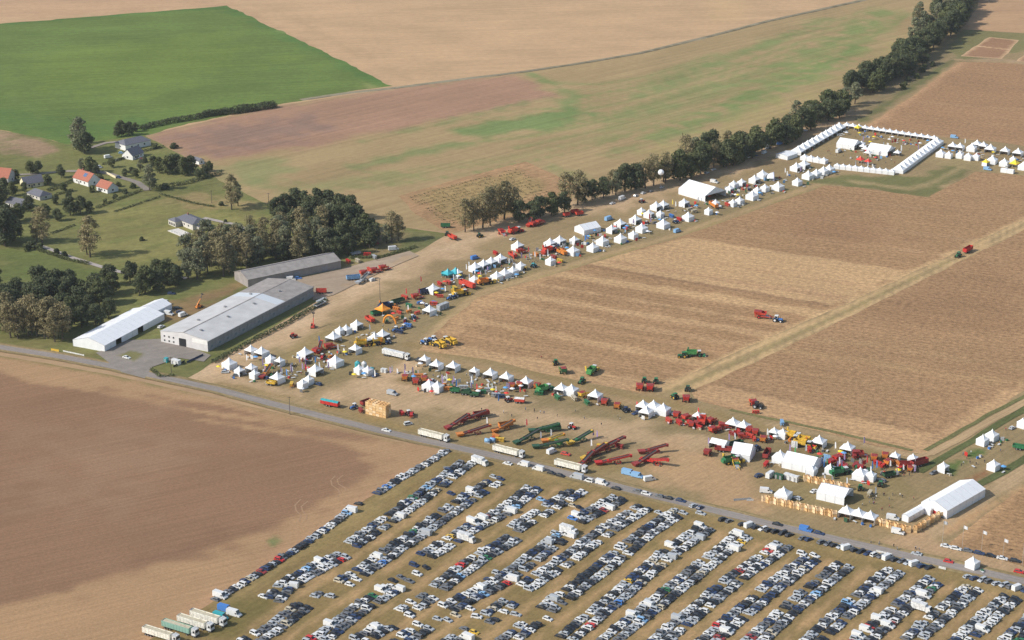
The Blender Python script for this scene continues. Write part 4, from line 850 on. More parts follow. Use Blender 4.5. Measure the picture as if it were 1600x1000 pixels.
# strays between the rows
for u, v in ((647, 885), (666, 889), (627, 904), (614, 909), (640, 910), (652, 899), (705, 773), (845, 782), (895, 792), (772, 747), (782, 750), (684, 969), (700, 971), (735, 953), (712, 963), (745, 966), (868, 836), (856, 969), (764, 908), (777, 898), (806, 962), (640, 964), (614, 983), (1253, 867), (1273, 870), (1030, 803), (431, 928), (412, 934), (905, 795)):
    x, y = P(u, v); CARJOBS.append((x, y, A_ROWS - math.pi / 2 + rnd.gauss(0, .12), pick(CW), pick(COLW), 'between the car rows'))
CARJOBS.sort(key=lambda j: -PX(j[0], j[1])[1])
ind, rest, nc = [], [], 0
for j in CARJOBS:
    u, v = PX(j[0], j[1])
    if j[3] == 'van': ind.append(j)
    elif v < 1003 and nc < 200 and -5 < u < 1605: ind.append(j); nc += 1
    else: rest.append(j)
for x, y, rz, kind, colr, place in ind:
    if kind == 'van':
        o = inst('van', VAN if rnd.random() < .7 else BIGVAN, x, y, rz, paint=PM[colr]); tag(o, colr + ' van', 'van', place, 'vans in the car park', -PX(x, y)[1], 'from the bottom')
    else:
        o = inst('parked_car', CARS[kind], x, y, rz, paint=PM[colr]); tag(o, colr + ' ' + kind, 'car', place, 'cars in the car park', -PX(x, y)[1], 'from the bottom')
# all farther cars of the car park as one mass
def merged(proto):
    V, F, I = [], [], []; n = 0
    for nm, me, loc, rot, par, pt in proto:
        for v_ in me.vertices: V.append((v_.co.x + loc[0], v_.co.y + loc[1], v_.co.z + loc[2]))
        for f in me.polygons:
            F.append([i + n for i in f.vertices]); m_ = me.materials[f.material_index]
            I.append(-1 if (pt and f.material_index == 0) else {M_trim: 0, M_carglass: 1, M_tyre: 2, M_rim: 3}.get(m_, 0))
        n += len(me.vertices)
    return np.array(V), F, I
mg = {k: merged(p) for k, p in CARS.items()}; palette = [c for c, _ in COLW]
V, F, I = [], [], []; n = 0
for x, y, rz, kind, colr, place in rest:
    v_, f_, i_ = mg[kind]; c_, s_ = math.cos(rz), math.sin(rz); ci = 4 + palette.index(colr)
    V.append(np.stack([v_[:, 0] * c_ - v_[:, 1] * s_ + x, v_[:, 0] * s_ + v_[:, 1] * c_ + y, v_[:, 2]], 1))
    F += [[a + n for a in f] for f in f_]; I += [ci if a < 0 else a for a in i_]; n += len(v_)
me = bpy.data.meshes.new('distant_parked_cars'); me.from_pydata(np.vstack(V).tolist(), [], F)
for m_ in [M_trim, M_carglass, M_tyre, M_rim] + [PM[c] for c in palette]: me.materials.append(m_)
me.polygons.foreach_set('material_index', I)
o = bpy.data.objects.new('distant_parked_cars', me); COL.objects.link(o); o['kind'] = 'stuff'; o['label'] = 'mass of parked cars filling the farther car park rows'; o['category'] = 'cars'
def hd(u, v, deg):
    """ground heading of something that points along an image direction (degrees, counter-clockwise from right)"""
    return ang((u, v), (u + 6 * math.cos(math.radians(deg)), v - 6 * math.sin(math.radians(deg))))
def car(u, v, deg, colr, kind, place, how='from the left'):
    x, y = P(u, v); rz = hd(u, v, deg)
    if kind in ('van', 'large van'):
        o = inst('van', VAN if kind == 'van' else BIGVAN, x, y, rz, paint=PM[colr]); tag(o, colr + ' ' + kind, 'van', place, 'vans ' + place, None, how)
    else:
        o = inst('parked_car', CARS[kind], x, y, rz, paint=PM[colr]); tag(o, colr + ' ' + kind, 'car', place, 'cars ' + place, None, how)
    return o
# line of cars nose-in along the road
c = PA([(1126, 813), (1300, 853), (1460, 891)]); c2 = PA([(1508, 902), (1622, 929)])
for line in (c, c2):
    for a, b in zip(line[:-1], line[1:]):
        l_ = np.linalg.norm(b - a); d = (b - a) / l_; t = 1.0
        while t < l_:
            p = a + d * t; u, v = PX(*p)
            if rnd.random() > .06: 
                if rnd.random() < .03: car(u, v, 20 + rnd.gauss(0, 3), 'white', 'van', 'in the line below the road')
                else: car(u, v, 20 + (180 if rnd.random() < .4 else 0) + rnd.gauss(0, 3), pick([('black', .3), ('grey', .25), ('dark blue', .15), ('silver', .2), ('white', .12)]), pick(CW), 'in the line below the road')
            t += rnd.uniform(2.7, 3.3)
PR = 'on the verge below the road'
for u, v, cl, kd in ((793, 726, 'white', 'saloon car'), (818, 728, 'white', 'van'), (841, 735, 'white', 'van'), (862, 741, 'black', 'hatchback'), (876, 745, 'black', 'hatchback'), (901, 748, 'silver', 'large van'), (920, 753, 'white', 'small van'), (940, 757, 'white', 'van'), (962, 765, 'black', 'estate car'),
                     (996, 769, 'grey', 'hatchback'), (1010, 773, 'white', 'estate car'), (1030, 777, 'grey', 'hatchback'), (1044, 780, 'black', 'hatchback'), (1064, 784, 'dark blue', 'estate car'), (1095, 804, 'silver', 'estate car')): car(u, v, -14 + (180 if rnd.random() < .5 else 0), cl, kd, PR)
car(1083, 792, 30, 'silver', 'estate car', PR); car(1094, 795, 30, 'dark blue', 'hatchback', PR)
PO = 'driving on the road'
for u, v, cl, kd, dg in ((604, 674, 'white', 'saloon car', -13), (1215, 821, 'black', 'saloon car', -13), (1259, 830, 'blue', 'van', -13), (1280, 835, 'dark blue', 'estate car', -13), (1432, 867, 'silver', 'saloon car', 167), (1482, 879, 'red', 'hatchback', -12), (1592, 895, 'red', 'hatchback', -12)): car(u, v, dg, cl, kd, PO)
for u, v, cl, kd in ((1478, 855, 'white', 'saloon car'), (1494, 859, 'white', 'estate car'), (1512, 862, 'grey', 'hatchback'), (1530, 866, 'dark blue', 'estate car'), (1548, 870, 'black', 'hatchback'), (1566, 874, 'white', 'saloon car'), (1586, 878, 'black', 'estate car')): car(u, v, -11, cl, kd, 'beside the flagpoles')
PT = 'in the shade of the tree belt'
for u, v, cl, kd, dg in ((957, 319, 'white', 'saloon car', 22), (994, 307, 'silver', 'estate car', 25), (1005, 303, 'white', 'hatchback', 25), (1017, 300, 'grey', 'hatchback', 25), (1034, 294, 'silver', 'hatchback', 25), (1104, 271, 'silver', 'estate car', 22), (1115, 266, 'silver', 'hatchback', 22), (1168, 247, 'white', 'estate car', 10), (1180, 244, 'dark blue', 'hatchback', 10), (1194, 240, 'white', 'van', 30), (1218, 226, 'blue', 'van', 25), (1258, 205, 'silver', 'hatchback', 10), (972, 312, 'white', 'large van', 25), (1200, 232, 'silver', 'large van', 25), (1116, 286, 'white', 'van', -10)): car(u, v, dg, cl, kd, PT)
PS = 'on the open showground'
for u, v, cl, kd, dg in ((613, 617, 'silver', 'van', -12), (638, 664, 'white', 'small van', 10), (862, 708, 'white', 'van', 24), (884, 711, 'bright red', 'estate car', -12), (982, 742, 'light blue', 'large van', -12), (996, 746, 'light blue', 'van', -12), (1015, 751, 'white', 'van', 10), (1186, 745, 'dark blue', 'off-roader', 20), (1204, 745, 'white', 'large van', 35), (1197, 770, 'white', 'van', -5), (1272, 769, 'white', 'saloon car', 30), (801, 375, 'white', 'estate car', 20), (742, 405, 'blue', 'van', 15), (1058, 363, 'light blue', 'van', 20), (951, 344, 'light blue', 'large van', 20),
                        (1403, 834, 'white', 'van', -12), (1395, 812, 'white', 'van', -10), (1474, 807, 'grey', 'saloon car', 30), (1492, 797, 'dark blue', 'estate car', 30), (1543, 266, 'light blue', 'van', -8), (1491, 216, 'light blue', 'van', -6), (352, 583, 'silver', 'hatchback', 0), (370, 588, 'grey', 'hatchback', 0), (424, 600, 'white', 'hatchback', 5)): car(u, v, dg, cl, kd, PS)
PY = 'in the yard behind the white long tent'
for u, v, cl, kd, dg in ((258, 476, 'white', 'large van', -10), (264, 492, 'white', 'van', -10), (286, 494, 'white', 'van', 20), (252, 512, 'white', 'estate car', 25), (262, 481, 'blue', 'hatchback', 0), (278, 483, 'black', 'estate car', 0), (281, 489, 'dark blue', 'hatchback', 10), (198, 560, 'white', 'saloon car', -14), (268, 460, 'dark blue', 'estate car', 0), (466, 436, 'blue', 'hatchback', 0), (455, 438, 'white', 'van', 0), (615, 391, 'white', 'large van', 5)): car(u, v, dg, cl, kd, PY if u < 330 else 'in the machinery yard')
PVI = 'parked in the village'
for u, v, cl, kd, dg in ((169, 247, 'white', 'van', 10), (190, 240, 'light blue', 'hatchback', 0), (222, 250, 'dark red', 'hatchback', 0), (156, 262, 'silver', 'estate car', -30), (186, 278, 'dark blue', 'hatchback', -30)): car(u, v, dg, cl, kd, PVI)
# ------------------------------------------------------------------ trucks and farm machines
def semi_proto(body, ribs=True):
    p = Proto()
    b = MB().box(-2.0, 0, -1.25, 1.25, 1.0, 3.6, 0, .06, .06).box(-5.6, 0, -1.0, 1.0, .75, 1.0, 1)
    b.prism([(-2.0, 3.6), (-.2, 3.6), (-1.9, 4.0)], -1.1, 1.1, 0)
    i = p.add('cab', b.mesh('cab', [MM['white'], M_trim]), (8.2, 0, 0)); p.add('windscreen', MB().box(-.02, .02, -1.1, 1.1, 2.1, 3.2).mesh('windscreen', [M_carglass]), (0.0, 0, 0), (0, 0, 0), i); p.add('bumper', MB().box(-.1, .12, -1.25, 1.25, .45, 1.0).mesh('bumper', [M_trim]), (0, 0, 0), (0, 0, 0), i)
    for s in (-1, 1): p.add('side_window', MB().box(-1.2, -.3, -.02, .02, 2.1, 3.0).mesh('side_window', [M_carglass]), (0, s * 1.24, 0), (0, 0, 0), i)
    t = MB(); x0, x1 = -8.2, 5.2
    for y in (-1.25, 1.17): t.box(x0, x1, y, y + .08, 1.25, 3.5, 0)
    t.box(x0, x0 + .08, -1.17, 1.17, 1.25, 3.5, 0).box(x1 - .08, x1, -1.17, 1.17, 1.25, 3.7, 0).box(x0, x1, -1.2, 1.2, 1.15, 1.25, 1)
    j = p.add('trailer', t.mesh('trailer', [body, M_trim]))
    if ribs:
        for s in (-1, 1):
            for k in range(10): p.add('rib', MB().box(-.06, .06, -.04, .04, 1.25, 3.5).mesh('rib', [body]) if (s, k) == (-1, 0) else [q for q in p if q[0] == 'rib'][0][1], (-7.8 + k * 1.4, s * 1.28, 0), (0, 0, 0), j)
        p.add('load_cover', MB().prism([(x0 + .1, 3.3), (x1 - .1, 3.3), (x1 - .1, 3.45), (x0 + .1, 3.45)], -1.1, 1.1, 0).mesh('load_cover', [mat('tipper_inside', (.52, .46, .33), .8, var=.3)]), (0, 0, -.15), (0, 0, 0), j)
    else: p.add('roof', MB().box(x0, x1, -1.25, 1.25, 3.5, 3.75, 0, .1, .1).mesh('roof', [body]), (0, 0, 0), (0, 0, 0), j)
    wm = wheel_mesh(.5, .32)
    for sx in (7.2, 4.0, -4.2, -5.5, -6.8):
        for s in (-1, 1): p.add('wheel', wm, (sx, s * 1.05, .5))
    return p
SEMI_W = semi_proto(MM['cream']); SEMI_BOX = semi_proto(MM['white'], False); SEMI_G = semi_proto(mat('trailer_green', (.25, .42, .34), .5))
def thing(name, proto, u, v, deg, base, cat, place, s=1.0, paint=None):
    x, y = P(u, v); o = inst(name, proto, x, y, hd(u, v, deg), 0, paint, s); tag(o, base, cat, place, cat + 's ' + place); return o
for u, v in ((678, 686), (795, 711), (892, 734)): thing('tipper_truck', SEMI_W, u, v, -14, 'white semi truck with cream tipper trailer', 'truck', 'beside the road')
thing('box_truck', SEMI_BOX, 619, 559, -13, 'long white box semi truck', 'truck', 'behind the show tents')
for u, v, pr, dsc in ((252, 998, SEMI_W, 'pale tipper truck'), (282, 988, SEMI_G, 'greenish tipper truck'), (306, 980, SEMI_W, 'pale tipper truck'), (326, 972, SEMI_W, 'pale tipper truck')): thing('tipper_truck', pr, u, v, -17, dsc, 'truck', 'at the car park bottom corner')
car(352, 955, -16, 'blue', 'large van', 'beside the parked tipper trucks'); car(345, 967, -16, 'teal', 'large van', 'beside the parked tipper trucks'); car(366, 962, -16, 'white', 'large van', 'beside the parked tipper trucks'); car(308, 962, -10, 'dark blue', 'van', 'beside the parked tipper trucks')
def boxtruck_proto():
    p = Proto(); p.add('box_body', MB().box(-4.2, 1.9, -1.25, 1.25, 1.0, 3.7).mesh('box_body', [MM['white']]), paint=True)
    i = p.add('cab', MB().prism([(2.0, .6), (4.1, .6), (4.1, 1.6), (3.6, 2.8), (2.0, 2.8)], -1.15, 1.15).mesh('cab', [PM['white']])); p.add('windscreen', MB().hexa([(4.06, -1, 1.7), (4.06, 1, 1.7), (3.66, 1, 2.7), (3.66, -1, 2.7)], [(4.14, -1, 1.74), (4.14, 1, 1.74), (3.74, 1, 2.74), (3.74, -1, 2.74)]).mesh('windscreen', [M_carglass]), (0, 0, 0), (0, 0, 0), i)
    wm = wheel_mesh(.46, .28)
    for sx in (3.0, -2.6):
        for s in (-1, 1): p.add('wheel', wm, (sx, s * 1.0, .46))
    return p
BOXT = boxtruck_proto()
for u, v, pl in ((889, 834, 'at the end of the fifth car row'), (729, 846, 'in the third car row'), (750, 726, 'at the road end of the first car row'), (1440, 955, 'in the thirteenth car row')): thing('box_truck', BOXT, u, v, -17, 'white box truck', 'truck', pl)
def tractor_proto(colr):
    p = Proto(); m_ = MM[colr]
    b = MB().box(.1, 2.1, -.45, .45, .9, 1.75, 0, .08, .06).box(-1.2, 1.8, -.3, .3, .6, .95, 1).box(-1.6, -.2, -1.25, -.65, 1.65, 1.8, 0).box(-1.6, -.2, .65, 1.25, 1.65, 1.8, 0)
    b.cyl((1.0, .3, 1.7), (1.0, .3, 2.7), .06, 6, 1); p.add('bonnet', b.mesh('bonnet', [m_, M_trim]))
    i = p.add('cab', MB().box(-1.2, .15, -.75, .75, 1.2, 1.65, 0).box(-1.3, .3, -.85, .85, 2.75, 2.95, 1, .08, .08).bar((-1.1, -.7, 1.6), (-1.1, -.7, 2.8), .05, 1).bar((-1.1, .7, 1.6), (-1.1, .7, 2.8), .05, 1).bar((.1, -.7, 1.6), (.1, -.7, 2.8), .05, 1).bar((.1, .7, 1.6), (.1, .7, 2.8), .05, 1).mesh('cab', [M_trim, MM['white'] if colr in ('blue', 'red') else m_]))
    p.add('cab_glass', MB().box(-1.05, .08, -.68, .68, 1.66, 2.74).mesh('cab_glass', [M_carglass]), (0, 0, 0), (0, 0, 0), i)
    rm = {'green': 'yellow', 'dark green': 'yellow', 'blue': 'white'}.get(colr, 'silver')
    def wh(r, w_): return MB().cyl((0, -w_ / 2, 0), (0, w_ / 2, 0), r, 14, 0).cyl((0, -w_ / 2 - .02, 0), (0, w_ / 2 + .02, 0), r * .5, 10, 1).mesh('wheel', [M_tyre, MM[rm]])
    a, c_ = wh(.95, .6), wh(.68, .45)
    for s in (-1, 1): p.add('rear_wheel', a, (-.95, s * .98, .95)); p.add('front_wheel', c_, (1.5, s * .85, .68))
    return p
def trailer_proto(colr, L=7.5, h=1.8, tarp=None):
    p = Proto(); m_ = MM[colr]; b = MB(); x0, x1 = -L / 2, L / 2
    for y in (-1.25, 1.17): b.box(x0, x1, y, y + .08, 1.2, 1.2 + h)
    b.box(x0, x0 + .08, -1.17, 1.17, 1.2, 1.2 + h).box(x1 - .08, x1, -1.17, 1.17, 1.2, 1.2 + h).box(x0 + .08, x1 - .08, -1.17, 1.17, 1.1, 1.25, 1)
    for k in range(6):
        for s in (-1.29, 1.25): b.box(x0 + .3 + k * L / 6, x0 + .42 + k * L / 6, s, s + .04, 1.2, 1.2 + h)
    p.add('body', b.mesh('body', [m_, M_trim])); p.add('chassis', MB().box(x0 + .3, x1 + .2, -.5, .5, .8, 1.08).bar((x1 + .2, 0, .9), (x1 + 2.0, 0, .6), .12).mesh('chassis', [M_trim]))
    if tarp: p.add('load_cover', MB().hexa([(x0, -1.3, 1.2 + h), (x1, -1.3, 1.2 + h), (x1, 0, 1.75 + h), (x0, 0, 1.75 + h)], [(x0, -1.3, 1.3 + h), (x1, -1.3, 1.3 + h), (x1, 0, 1.85 + h), (x0, 0, 1.85 + h)]).hexa([(x0, 1.3, 1.2 + h), (x1, 1.3, 1.2 + h), (x1, 0, 1.75 + h), (x0, 0, 1.75 + h)], [(x0, 1.3, 1.3 + h), (x1, 1.3, 1.3 + h), (x1, 0, 1.85 + h), (x0, 0, 1.85 + h)]).mesh('load_cover', [MM[tarp]]))
    wm = wheel_mesh(.6, .45)
    for sx in (-1.5, .2):
        for s in (-1, 1): p.add('wheel', wm, (sx, s * .95, .6))
    return p
def harvester_proto(colr, c2='yellow'):
    """self-propelled root harvester: lifting head, cab, big bunker, four large wheels, unloading arm"""
    p = Proto(); m_ = MM[colr]
    b = MB(); 
    for y in (-1.5, 1.4): b.box(-4.6, .8, y, y + .1, 1.9, 3.7)
    b.box(-4.6, -4.5, -1.4, 1.4, 1.9, 3.7).box(.7, .8, -1.4, 1.4, 1.9, 3.9).box(-4.5, .7, -1.4, 1.4, 1.6, 1.95, 0)
    p.add('bunker', b.mesh('bunker', [m_])); p.add('chassis', MB().box(-5.2, 4.2, -.6, .6, 1.0, 1.6).box(-5.6, -4.4, -1.3, 1.3, 1.3, 2.9, 1).mesh('chassis', [M_trim, m_]))
    i = p.add('cab', MB().box(1.4, 3.0, -.95, .95, 1.7, 2.2).box(1.3, 3.2, -1.05, 1.05, 3.4, 3.6, 1).mesh('cab', [m_, MM['white']])); p.add('cab_glass', MB().box(1.45, 3.0, -.9, .9, 2.2, 3.4, 0, .05, .05).mesh('cab_glass', [M_carglass]), (0, 0, 0), (0, 0, 0), i)
    h = MB().box(3.9, 5.6, -1.6, 1.6, .35, .9, 0).box(4.4, 5.8, -1.6, 1.6, .9, 1.5, 0, .3, .1).cyl((5.6, -1.6, .6), (5.6, 1.6, .6), .4, 8, 1); p.add('lifting_head', h.mesh('lifting_head', [MM[c2], M_steel]))
    p.add('unloading_arm', MB().hexa([(-4.2, 1.5, 2.2), (-3.2, 1.5, 2.2), (-3.2, 2.1, 2.2), (-4.2, 2.1, 2.2)], [(-4.0, 1.9, 4.7), (-3.4, 1.9, 4.7), (-3.4, 2.9, 4.6), (-4.0, 2.9, 4.6)]).box(-2.8, .4, 1.5, 1.9, 1.2, 2.6, 1).mesh('unloading_arm', [MM[c2], M_trim]))
    w1 = MB().cyl((0, -.4, 0), (0, .4, 0), .95, 14, 0).cyl((0, -.42, 0), (0, .42, 0), .5, 10, 1).mesh('wheel', [M_tyre, MM[c2]])
    for sx in (2.3, -3.0):
        for s in (-1, 1): p.add('wheel', w1, (sx, s * 1.1, .95))
    return p
def lifter_proto(colr, c2):
    """trailed potato harvester: sloping web, picking table, hopper, drawbar"""
    p = Proto(); m_ = MM[colr]
    p.add('frame', MB().box(-3.6, 3.2, -1.3, -1.15, .9, 1.25).box(-3.6, 3.2, 1.15, 1.3, .9, 1.25).bar((3.1, 0, 1.0), (5.0, .6, .6), .12).bar((-3, -1.2, 1.2), (-3, -1.2, 2.8), .08).bar((-3, 1.2, 1.2), (-3, 1.2, 2.8), .08).mesh('frame', [m_]))
    p.add('lifting_web', MB().hexa([(3.4, -.9, .25), (3.4, .9, .25), (-1.0, .9, 2.0), (-1.0, -.9, 2.0)], [(3.4, -.9, .65), (3.4, .9, .65), (-1.0, .9, 2.4), (-1.0, -.9, 2.4)]).mesh('lifting_web', [M_steel]))
    p.add('hopper', MB().hexa([(-3.6, -.9, 1.5), (-.6, -.9, 1.5), (-.6, .9, 1.5), (-3.6, .9, 1.5)], [(-3.9, -1.5, 3.2), (-.4, -1.5, 3.2), (-.4, 1.5, 3.2), (-3.9, 1.5, 3.2)]).box(-3.7, -.6, -1.3, 1.3, 3.2, 3.3, 1).mesh('hopper', [m_, MM['dark red'] if colr != 'dark red' else m_]))
    p.add('picking_table', MB().box(-1.0, 1.4, -1.6, 1.6, 1.9, 2.15).box(-1.0, 1.4, -1.65, -1.55, 2.15, 2.9, 1).box(-1.0, 1.4, 1.55, 1.65, 2.15, 2.9, 1).mesh('picking_table', [MM[c2], m_]))
    w1 = MB().cyl((0, -.3, 0), (0, .3, 0), .75, 12, 0).cyl((0, -.32, 0), (0, .32, 0), .4, 8, 1).mesh('wheel', [M_tyre, MM[c2]])
    for s in (-1, 1): p.add('wheel', w1, (-1.6, s * 1.45, .75))
    return p
def xm_(L): return -L / 2 + L * .35
def conveyor_proto(colr, L=14, c2=None, low=.7, high=3.5):
    """mobile belt loader: long inclined belt on an A-frame, feed hopper, wheels"""
    p = Proto(); m_ = MM[colr]; c2 = MM[c2] if c2 else m_; b = MB(); x0, x1 = -L / 2, L / 2
    for s in (-.92, .78): b.hexa([(x0, s, low), (x0, s + .14, low), (x1, s + .14, high), (x1, s, high)], [(x0, s, low + .85), (x0, s + .14, low + .85), (x1, s + .14, high + .85), (x1, s, high + .85)])
    b.box(xm_(L) - 1.2, xm_(L) + 1.0, -.9, .9, 1.2, 2.2)
    p.add('belt_frame', b.mesh('belt_frame', [m_])); p.add('belt', MB().hexa([(x0, -.78, low + .45), (x0, .78, low + .45), (x1, .78, high + .45), (x1, -.78, high + .45)], [(x0, -.78, low + .55), (x0, .78, low + .55), (x1, .78, high + .55), (x1, -.78, high + .55)]).mesh('belt', [M_rubber]))
    mid = low + (high - low) * .62; xm = x0 + L * .62
    a = MB(); 
    for s in (-1, 1): a.bar((xm, s * .6, mid), (xm - 1.6, s * 1.1, .55), .09).bar((xm, s * .6, mid), (xm + 1.4, s * 1.1, .55), .09).bar((xm - 1.6, s * 1.1, .55), (xm + 1.4, s * 1.1, .55), .1)
    a.bar((xm - 1.6, -1.1, .55), (xm - 1.6, 1.1, .55), .1).bar((xm + 1.4, -1.1, .55), (xm + 1.4, 1.1, .55), .1); p.add('undercarriage', a.mesh('undercarriage', [m_]))
    p.add('feed_hopper', MB().hexa([(x0 - 1.2, -.8, .5), (x0 + 1.6, -.8, .5), (x0 + 1.6, .8, .5), (x0 - 1.2, .8, .5)], [(x0 - 1.8, -1.5, 1.9), (x0 + 1.8, -1.5, 1.9), (x0 + 1.8, 1.5, 1.9), (x0 - 1.8, 1.5, 1.9)]).mesh('feed_hopper', [c2]))
    p.add('head_chute', MB().box(x1 - .3, x1 + .7, -.65, .65, high - .5, high + .7).mesh('head_chute', [c2]))
    wm = wheel_mesh(.45, .3)
    for s in (-1, 1):
        for q in (-1.5, 1.3): p.add('wheel', wm, (xm + q, s * 1.2, .45))
    return p
def implement_proto(colr, c2=None):
    """mounted planter or cultivator: toolbar, row of hoppers, tines, depth wheels"""
    p = Proto(); m_ = MM[colr]; c2 = MM[c2] if c2 else m_
    b = MB().box(-.15, .15, -2.4, 2.4, .8, 1.1).box(-1.1, -.85, -2.2, 2.2, .7, .95).bar((.1, -.5, 1), (1.3, 0, .8), .08).bar((.1, .5, 1), (1.3, 0, .8), .08)
    for k in range(8): b.bar((-.9, -2.1 + k * .6, .8), (-1.3, -2.1 + k * .6, .05), .05)
    p.add('toolbar', b.mesh('toolbar', [m_]))
    for k in range(3): p.add('hopper', MB().hexa([(-.9, -.4, 1.1), (.1, -.4, 1.1), (.1, .4, 1.1), (-.9, .4, 1.1)], [(-1.2, -.72, 2.2), (.4, -.72, 2.2), (.4, .72, 2.2), (-1.2, .72, 2.2)]).mesh('hopper', [c2]) if k == 0 else p[1][1], (0, -1.5 + k * 1.5, 0))
    wm = wheel_mesh(.42, .25)
    for s in (-1, 1): p.add('wheel', wm, (.1, s * 2.55, .42))
    return p
def handler_proto(colr):
    p = Proto(); m_ = MM[colr]
    p.add('chassis', MB().box(-2.2, 2.2, -.9, .9, .6, 1.3, 0, .1).box(-2.2, -.9, -.9, .1, 1.3, 1.9, 0, .1).mesh('chassis', [m_])); i = p.add('cab', MB().box(-.7, .7, .05, .95, 1.3, 2.5, 0, .12, .05).mesh('cab', [M_carglass])); p.add('cab_roof', MB().box(-.7, .6, .02, .98, 2.5, 2.62).mesh('cab_roof', [m_]), (0, 0, 0), (0, 0, 0), i)
    p.add('boom', MB().bar((-1.8, -.35, 1.9), (1.2, -.35, 5.2), .24, 0, .2).bar((1.2, -.35, 5.2), (2.6, -.35, 7.4), .16, 1, .13).mesh('boom', [m_, M_trim])); p.add('fork', MB().box(2.4, 2.7, -1.1, .4, 7.2, 7.9).bar((2.7, -.9, 7.2), (3.8, -.9, 7.2), .06).bar((2.7, .2, 7.2), (3.8, .2, 7.2), .06).mesh('fork', [M_trim]))
    wm = wheel_mesh(.6, .4)
    for sx in (-1.5, 1.5):
        for s in (-1, 1): p.add('wheel', wm, (sx, s * 1.0, .6))
    return p
PC = {}
def proto(kind, *a):
    k = (kind,) + a
    if k[0] == 'conveyor' and k[2] > 12: k = (k[0], k[1], round(k[2] * .82)) + k[3:]; a = k[1:]
    if k not in PC: PC[k] = {'tractor': tractor_proto, 'trailer': trailer_proto, 'harvester': harvester_proto, 'lifter': lifter_proto, 'conveyor': conveyor_proto, 'implement': implement_proto, 'handler': handler_proto}[kind](*a)
    return PC[k]
NAMES = {'tractor': 'tractor', 'trailer': 'farm_trailer', 'harvester': 'root_harvester', 'lifter': 'potato_harvester', 'conveyor': 'belt_conveyor', 'implement': 'planting_machine', 'handler': 'telescopic_handler'}
CATS = {'tractor': 'tractor', 'trailer': 'trailer', 'harvester': 'harvester', 'lifter': 'harvester', 'conveyor': 'conveyor', 'implement': 'farm machine', 'handler': 'handler'}
DESC = {'tractor': '%s tractor', 'trailer': '%s tipping trailer', 'harvester': '%s self-propelled harvester', 'lifter': '%s trailed potato harvester', 'conveyor': 'long %s belt conveyor', 'implement': '%s planting machine', 'handler': '%s telescopic handler'}
def mach(kind, args, u, v, deg, place, s=1.0):
    return thing(NAMES[kind], proto(kind, *args), u, v, deg, DESC[kind] % args[0], CATS[kind], place, s)
Fd = 'in the trial field'
for k, a, u, v, dg, s in (('tractor', ('green',), 868, 570, 120, 1.1), ('lifter', ('green', 'yellow'), 879, 582, 120, 1.1), ('harvester', ('bright green', 'yellow'), 926, 583, 40, 1.0), ('tractor', ('green',), 909, 599, 215, 1.1), ('lifter', ('bright red', 'yellow'), 1000, 608, 80, 1.15), ('lifter', ('red', 'orange'), 1016, 609, 80, 1.15), ('tractor', ('green',), 1007, 598, 80, 1.1), ('tractor', ('green',), 1025, 599, 80, 1.1),
      ('tractor', ('green',), 1054, 623, 150, 1.1), ('lifter', ('red', 'dark red'), 1072, 626, 90, 1.1), ('tractor', ('dark green',), 1075, 611, 60, 1.1), ('lifter', ('red', 'orange'), 1176, 632, 120, 1.0), ('tractor', ('black',), 1184, 638, -10, 1.2), ('implement', ('bright red',), 1181, 647, -60, .8),
      ('harvester', ('bright green', 'green'), 1086, 557, 0, .95), ('tractor', ('green',), 1066, 559, 180, 1.15), ('lifter', ('bright red', 'red'), 1192, 497, -5, 1.25), ('tractor', ('blue',), 1215, 503, -8, 1.3), ('trailer', ('red', 9, 2.2), 1512, 394, 28, 1.0), ('tractor', ('green',), 1497, 402, 208, 1.15),
      ('harvester', ('yellow', 'yellow'), 684, 542, 160, 1.0), ('harvester', ('yellow', 'yellow'), 701, 537, 160, 1.0), ('tractor', ('blue',), 664, 538, 170, 1.2), ('tractor', ('blue',), 676, 534, 170, 1.2)): mach(k, a, u, v, dg, Fd, s)
Cv = 'near the roadside tipper trucks'
for k, a, u, v, dg in (('conveyor', ('dark red', 16), 742, 656, 10), ('conveyor', ('dark red', 17), 716, 665, 22), ('conveyor', ('dark red', 18, 'orange'), 742, 679, 8), ('conveyor', ('orange', 11), 788, 672, 15), ('conveyor', ('green', 16, 'dark green'), 852, 675, 4), ('conveyor', ('dark green', 18), 826, 688, 20), ('conveyor', ('dark green', 18), 862, 700, 3), ('conveyor', ('green', 16, 'yellow'), 908, 690, 18),
       ('conveyor', ('yellow', 9, 'orange'), 866, 691, 5), ('conveyor', ('dark red', 20), 945, 706, 18), ('conveyor', ('dark red', 18, 'yellow'), 930, 712, 24), ('conveyor', ('dark red', 12), 958, 698, 12), ('conveyor', ('dark red', 16), 916, 724, 34), ('conveyor', ('red', 18), 960, 725, 4), ('conveyor', ('dark red', 17), 1010, 722, 22), ('conveyor', ('red', 12), 1024, 726, -12), ('conveyor', ('dark red', 12), 1022, 708, 4),
       ('trailer', ('dark red', 8, 1.6), 752, 651, 8), ('trailer', ('dark green', 9, 1.4), 862, 674, 3), ('implement', ('red', 'orange'), 776, 685, 20), ('implement', ('yellow',), 781, 690, 60), ('tractor', ('red',), 894, 670, -18), ('implement', ('dark red', 'yellow'), 940, 701, 30), ('implement', ('dark red',), 968, 700, 30), ('trailer', ('orange', 7, 1.6), 790, 668, 8), ('implement', ('bright green',), 874, 695, 20)): mach(k, a, u, v, dg, Cv)
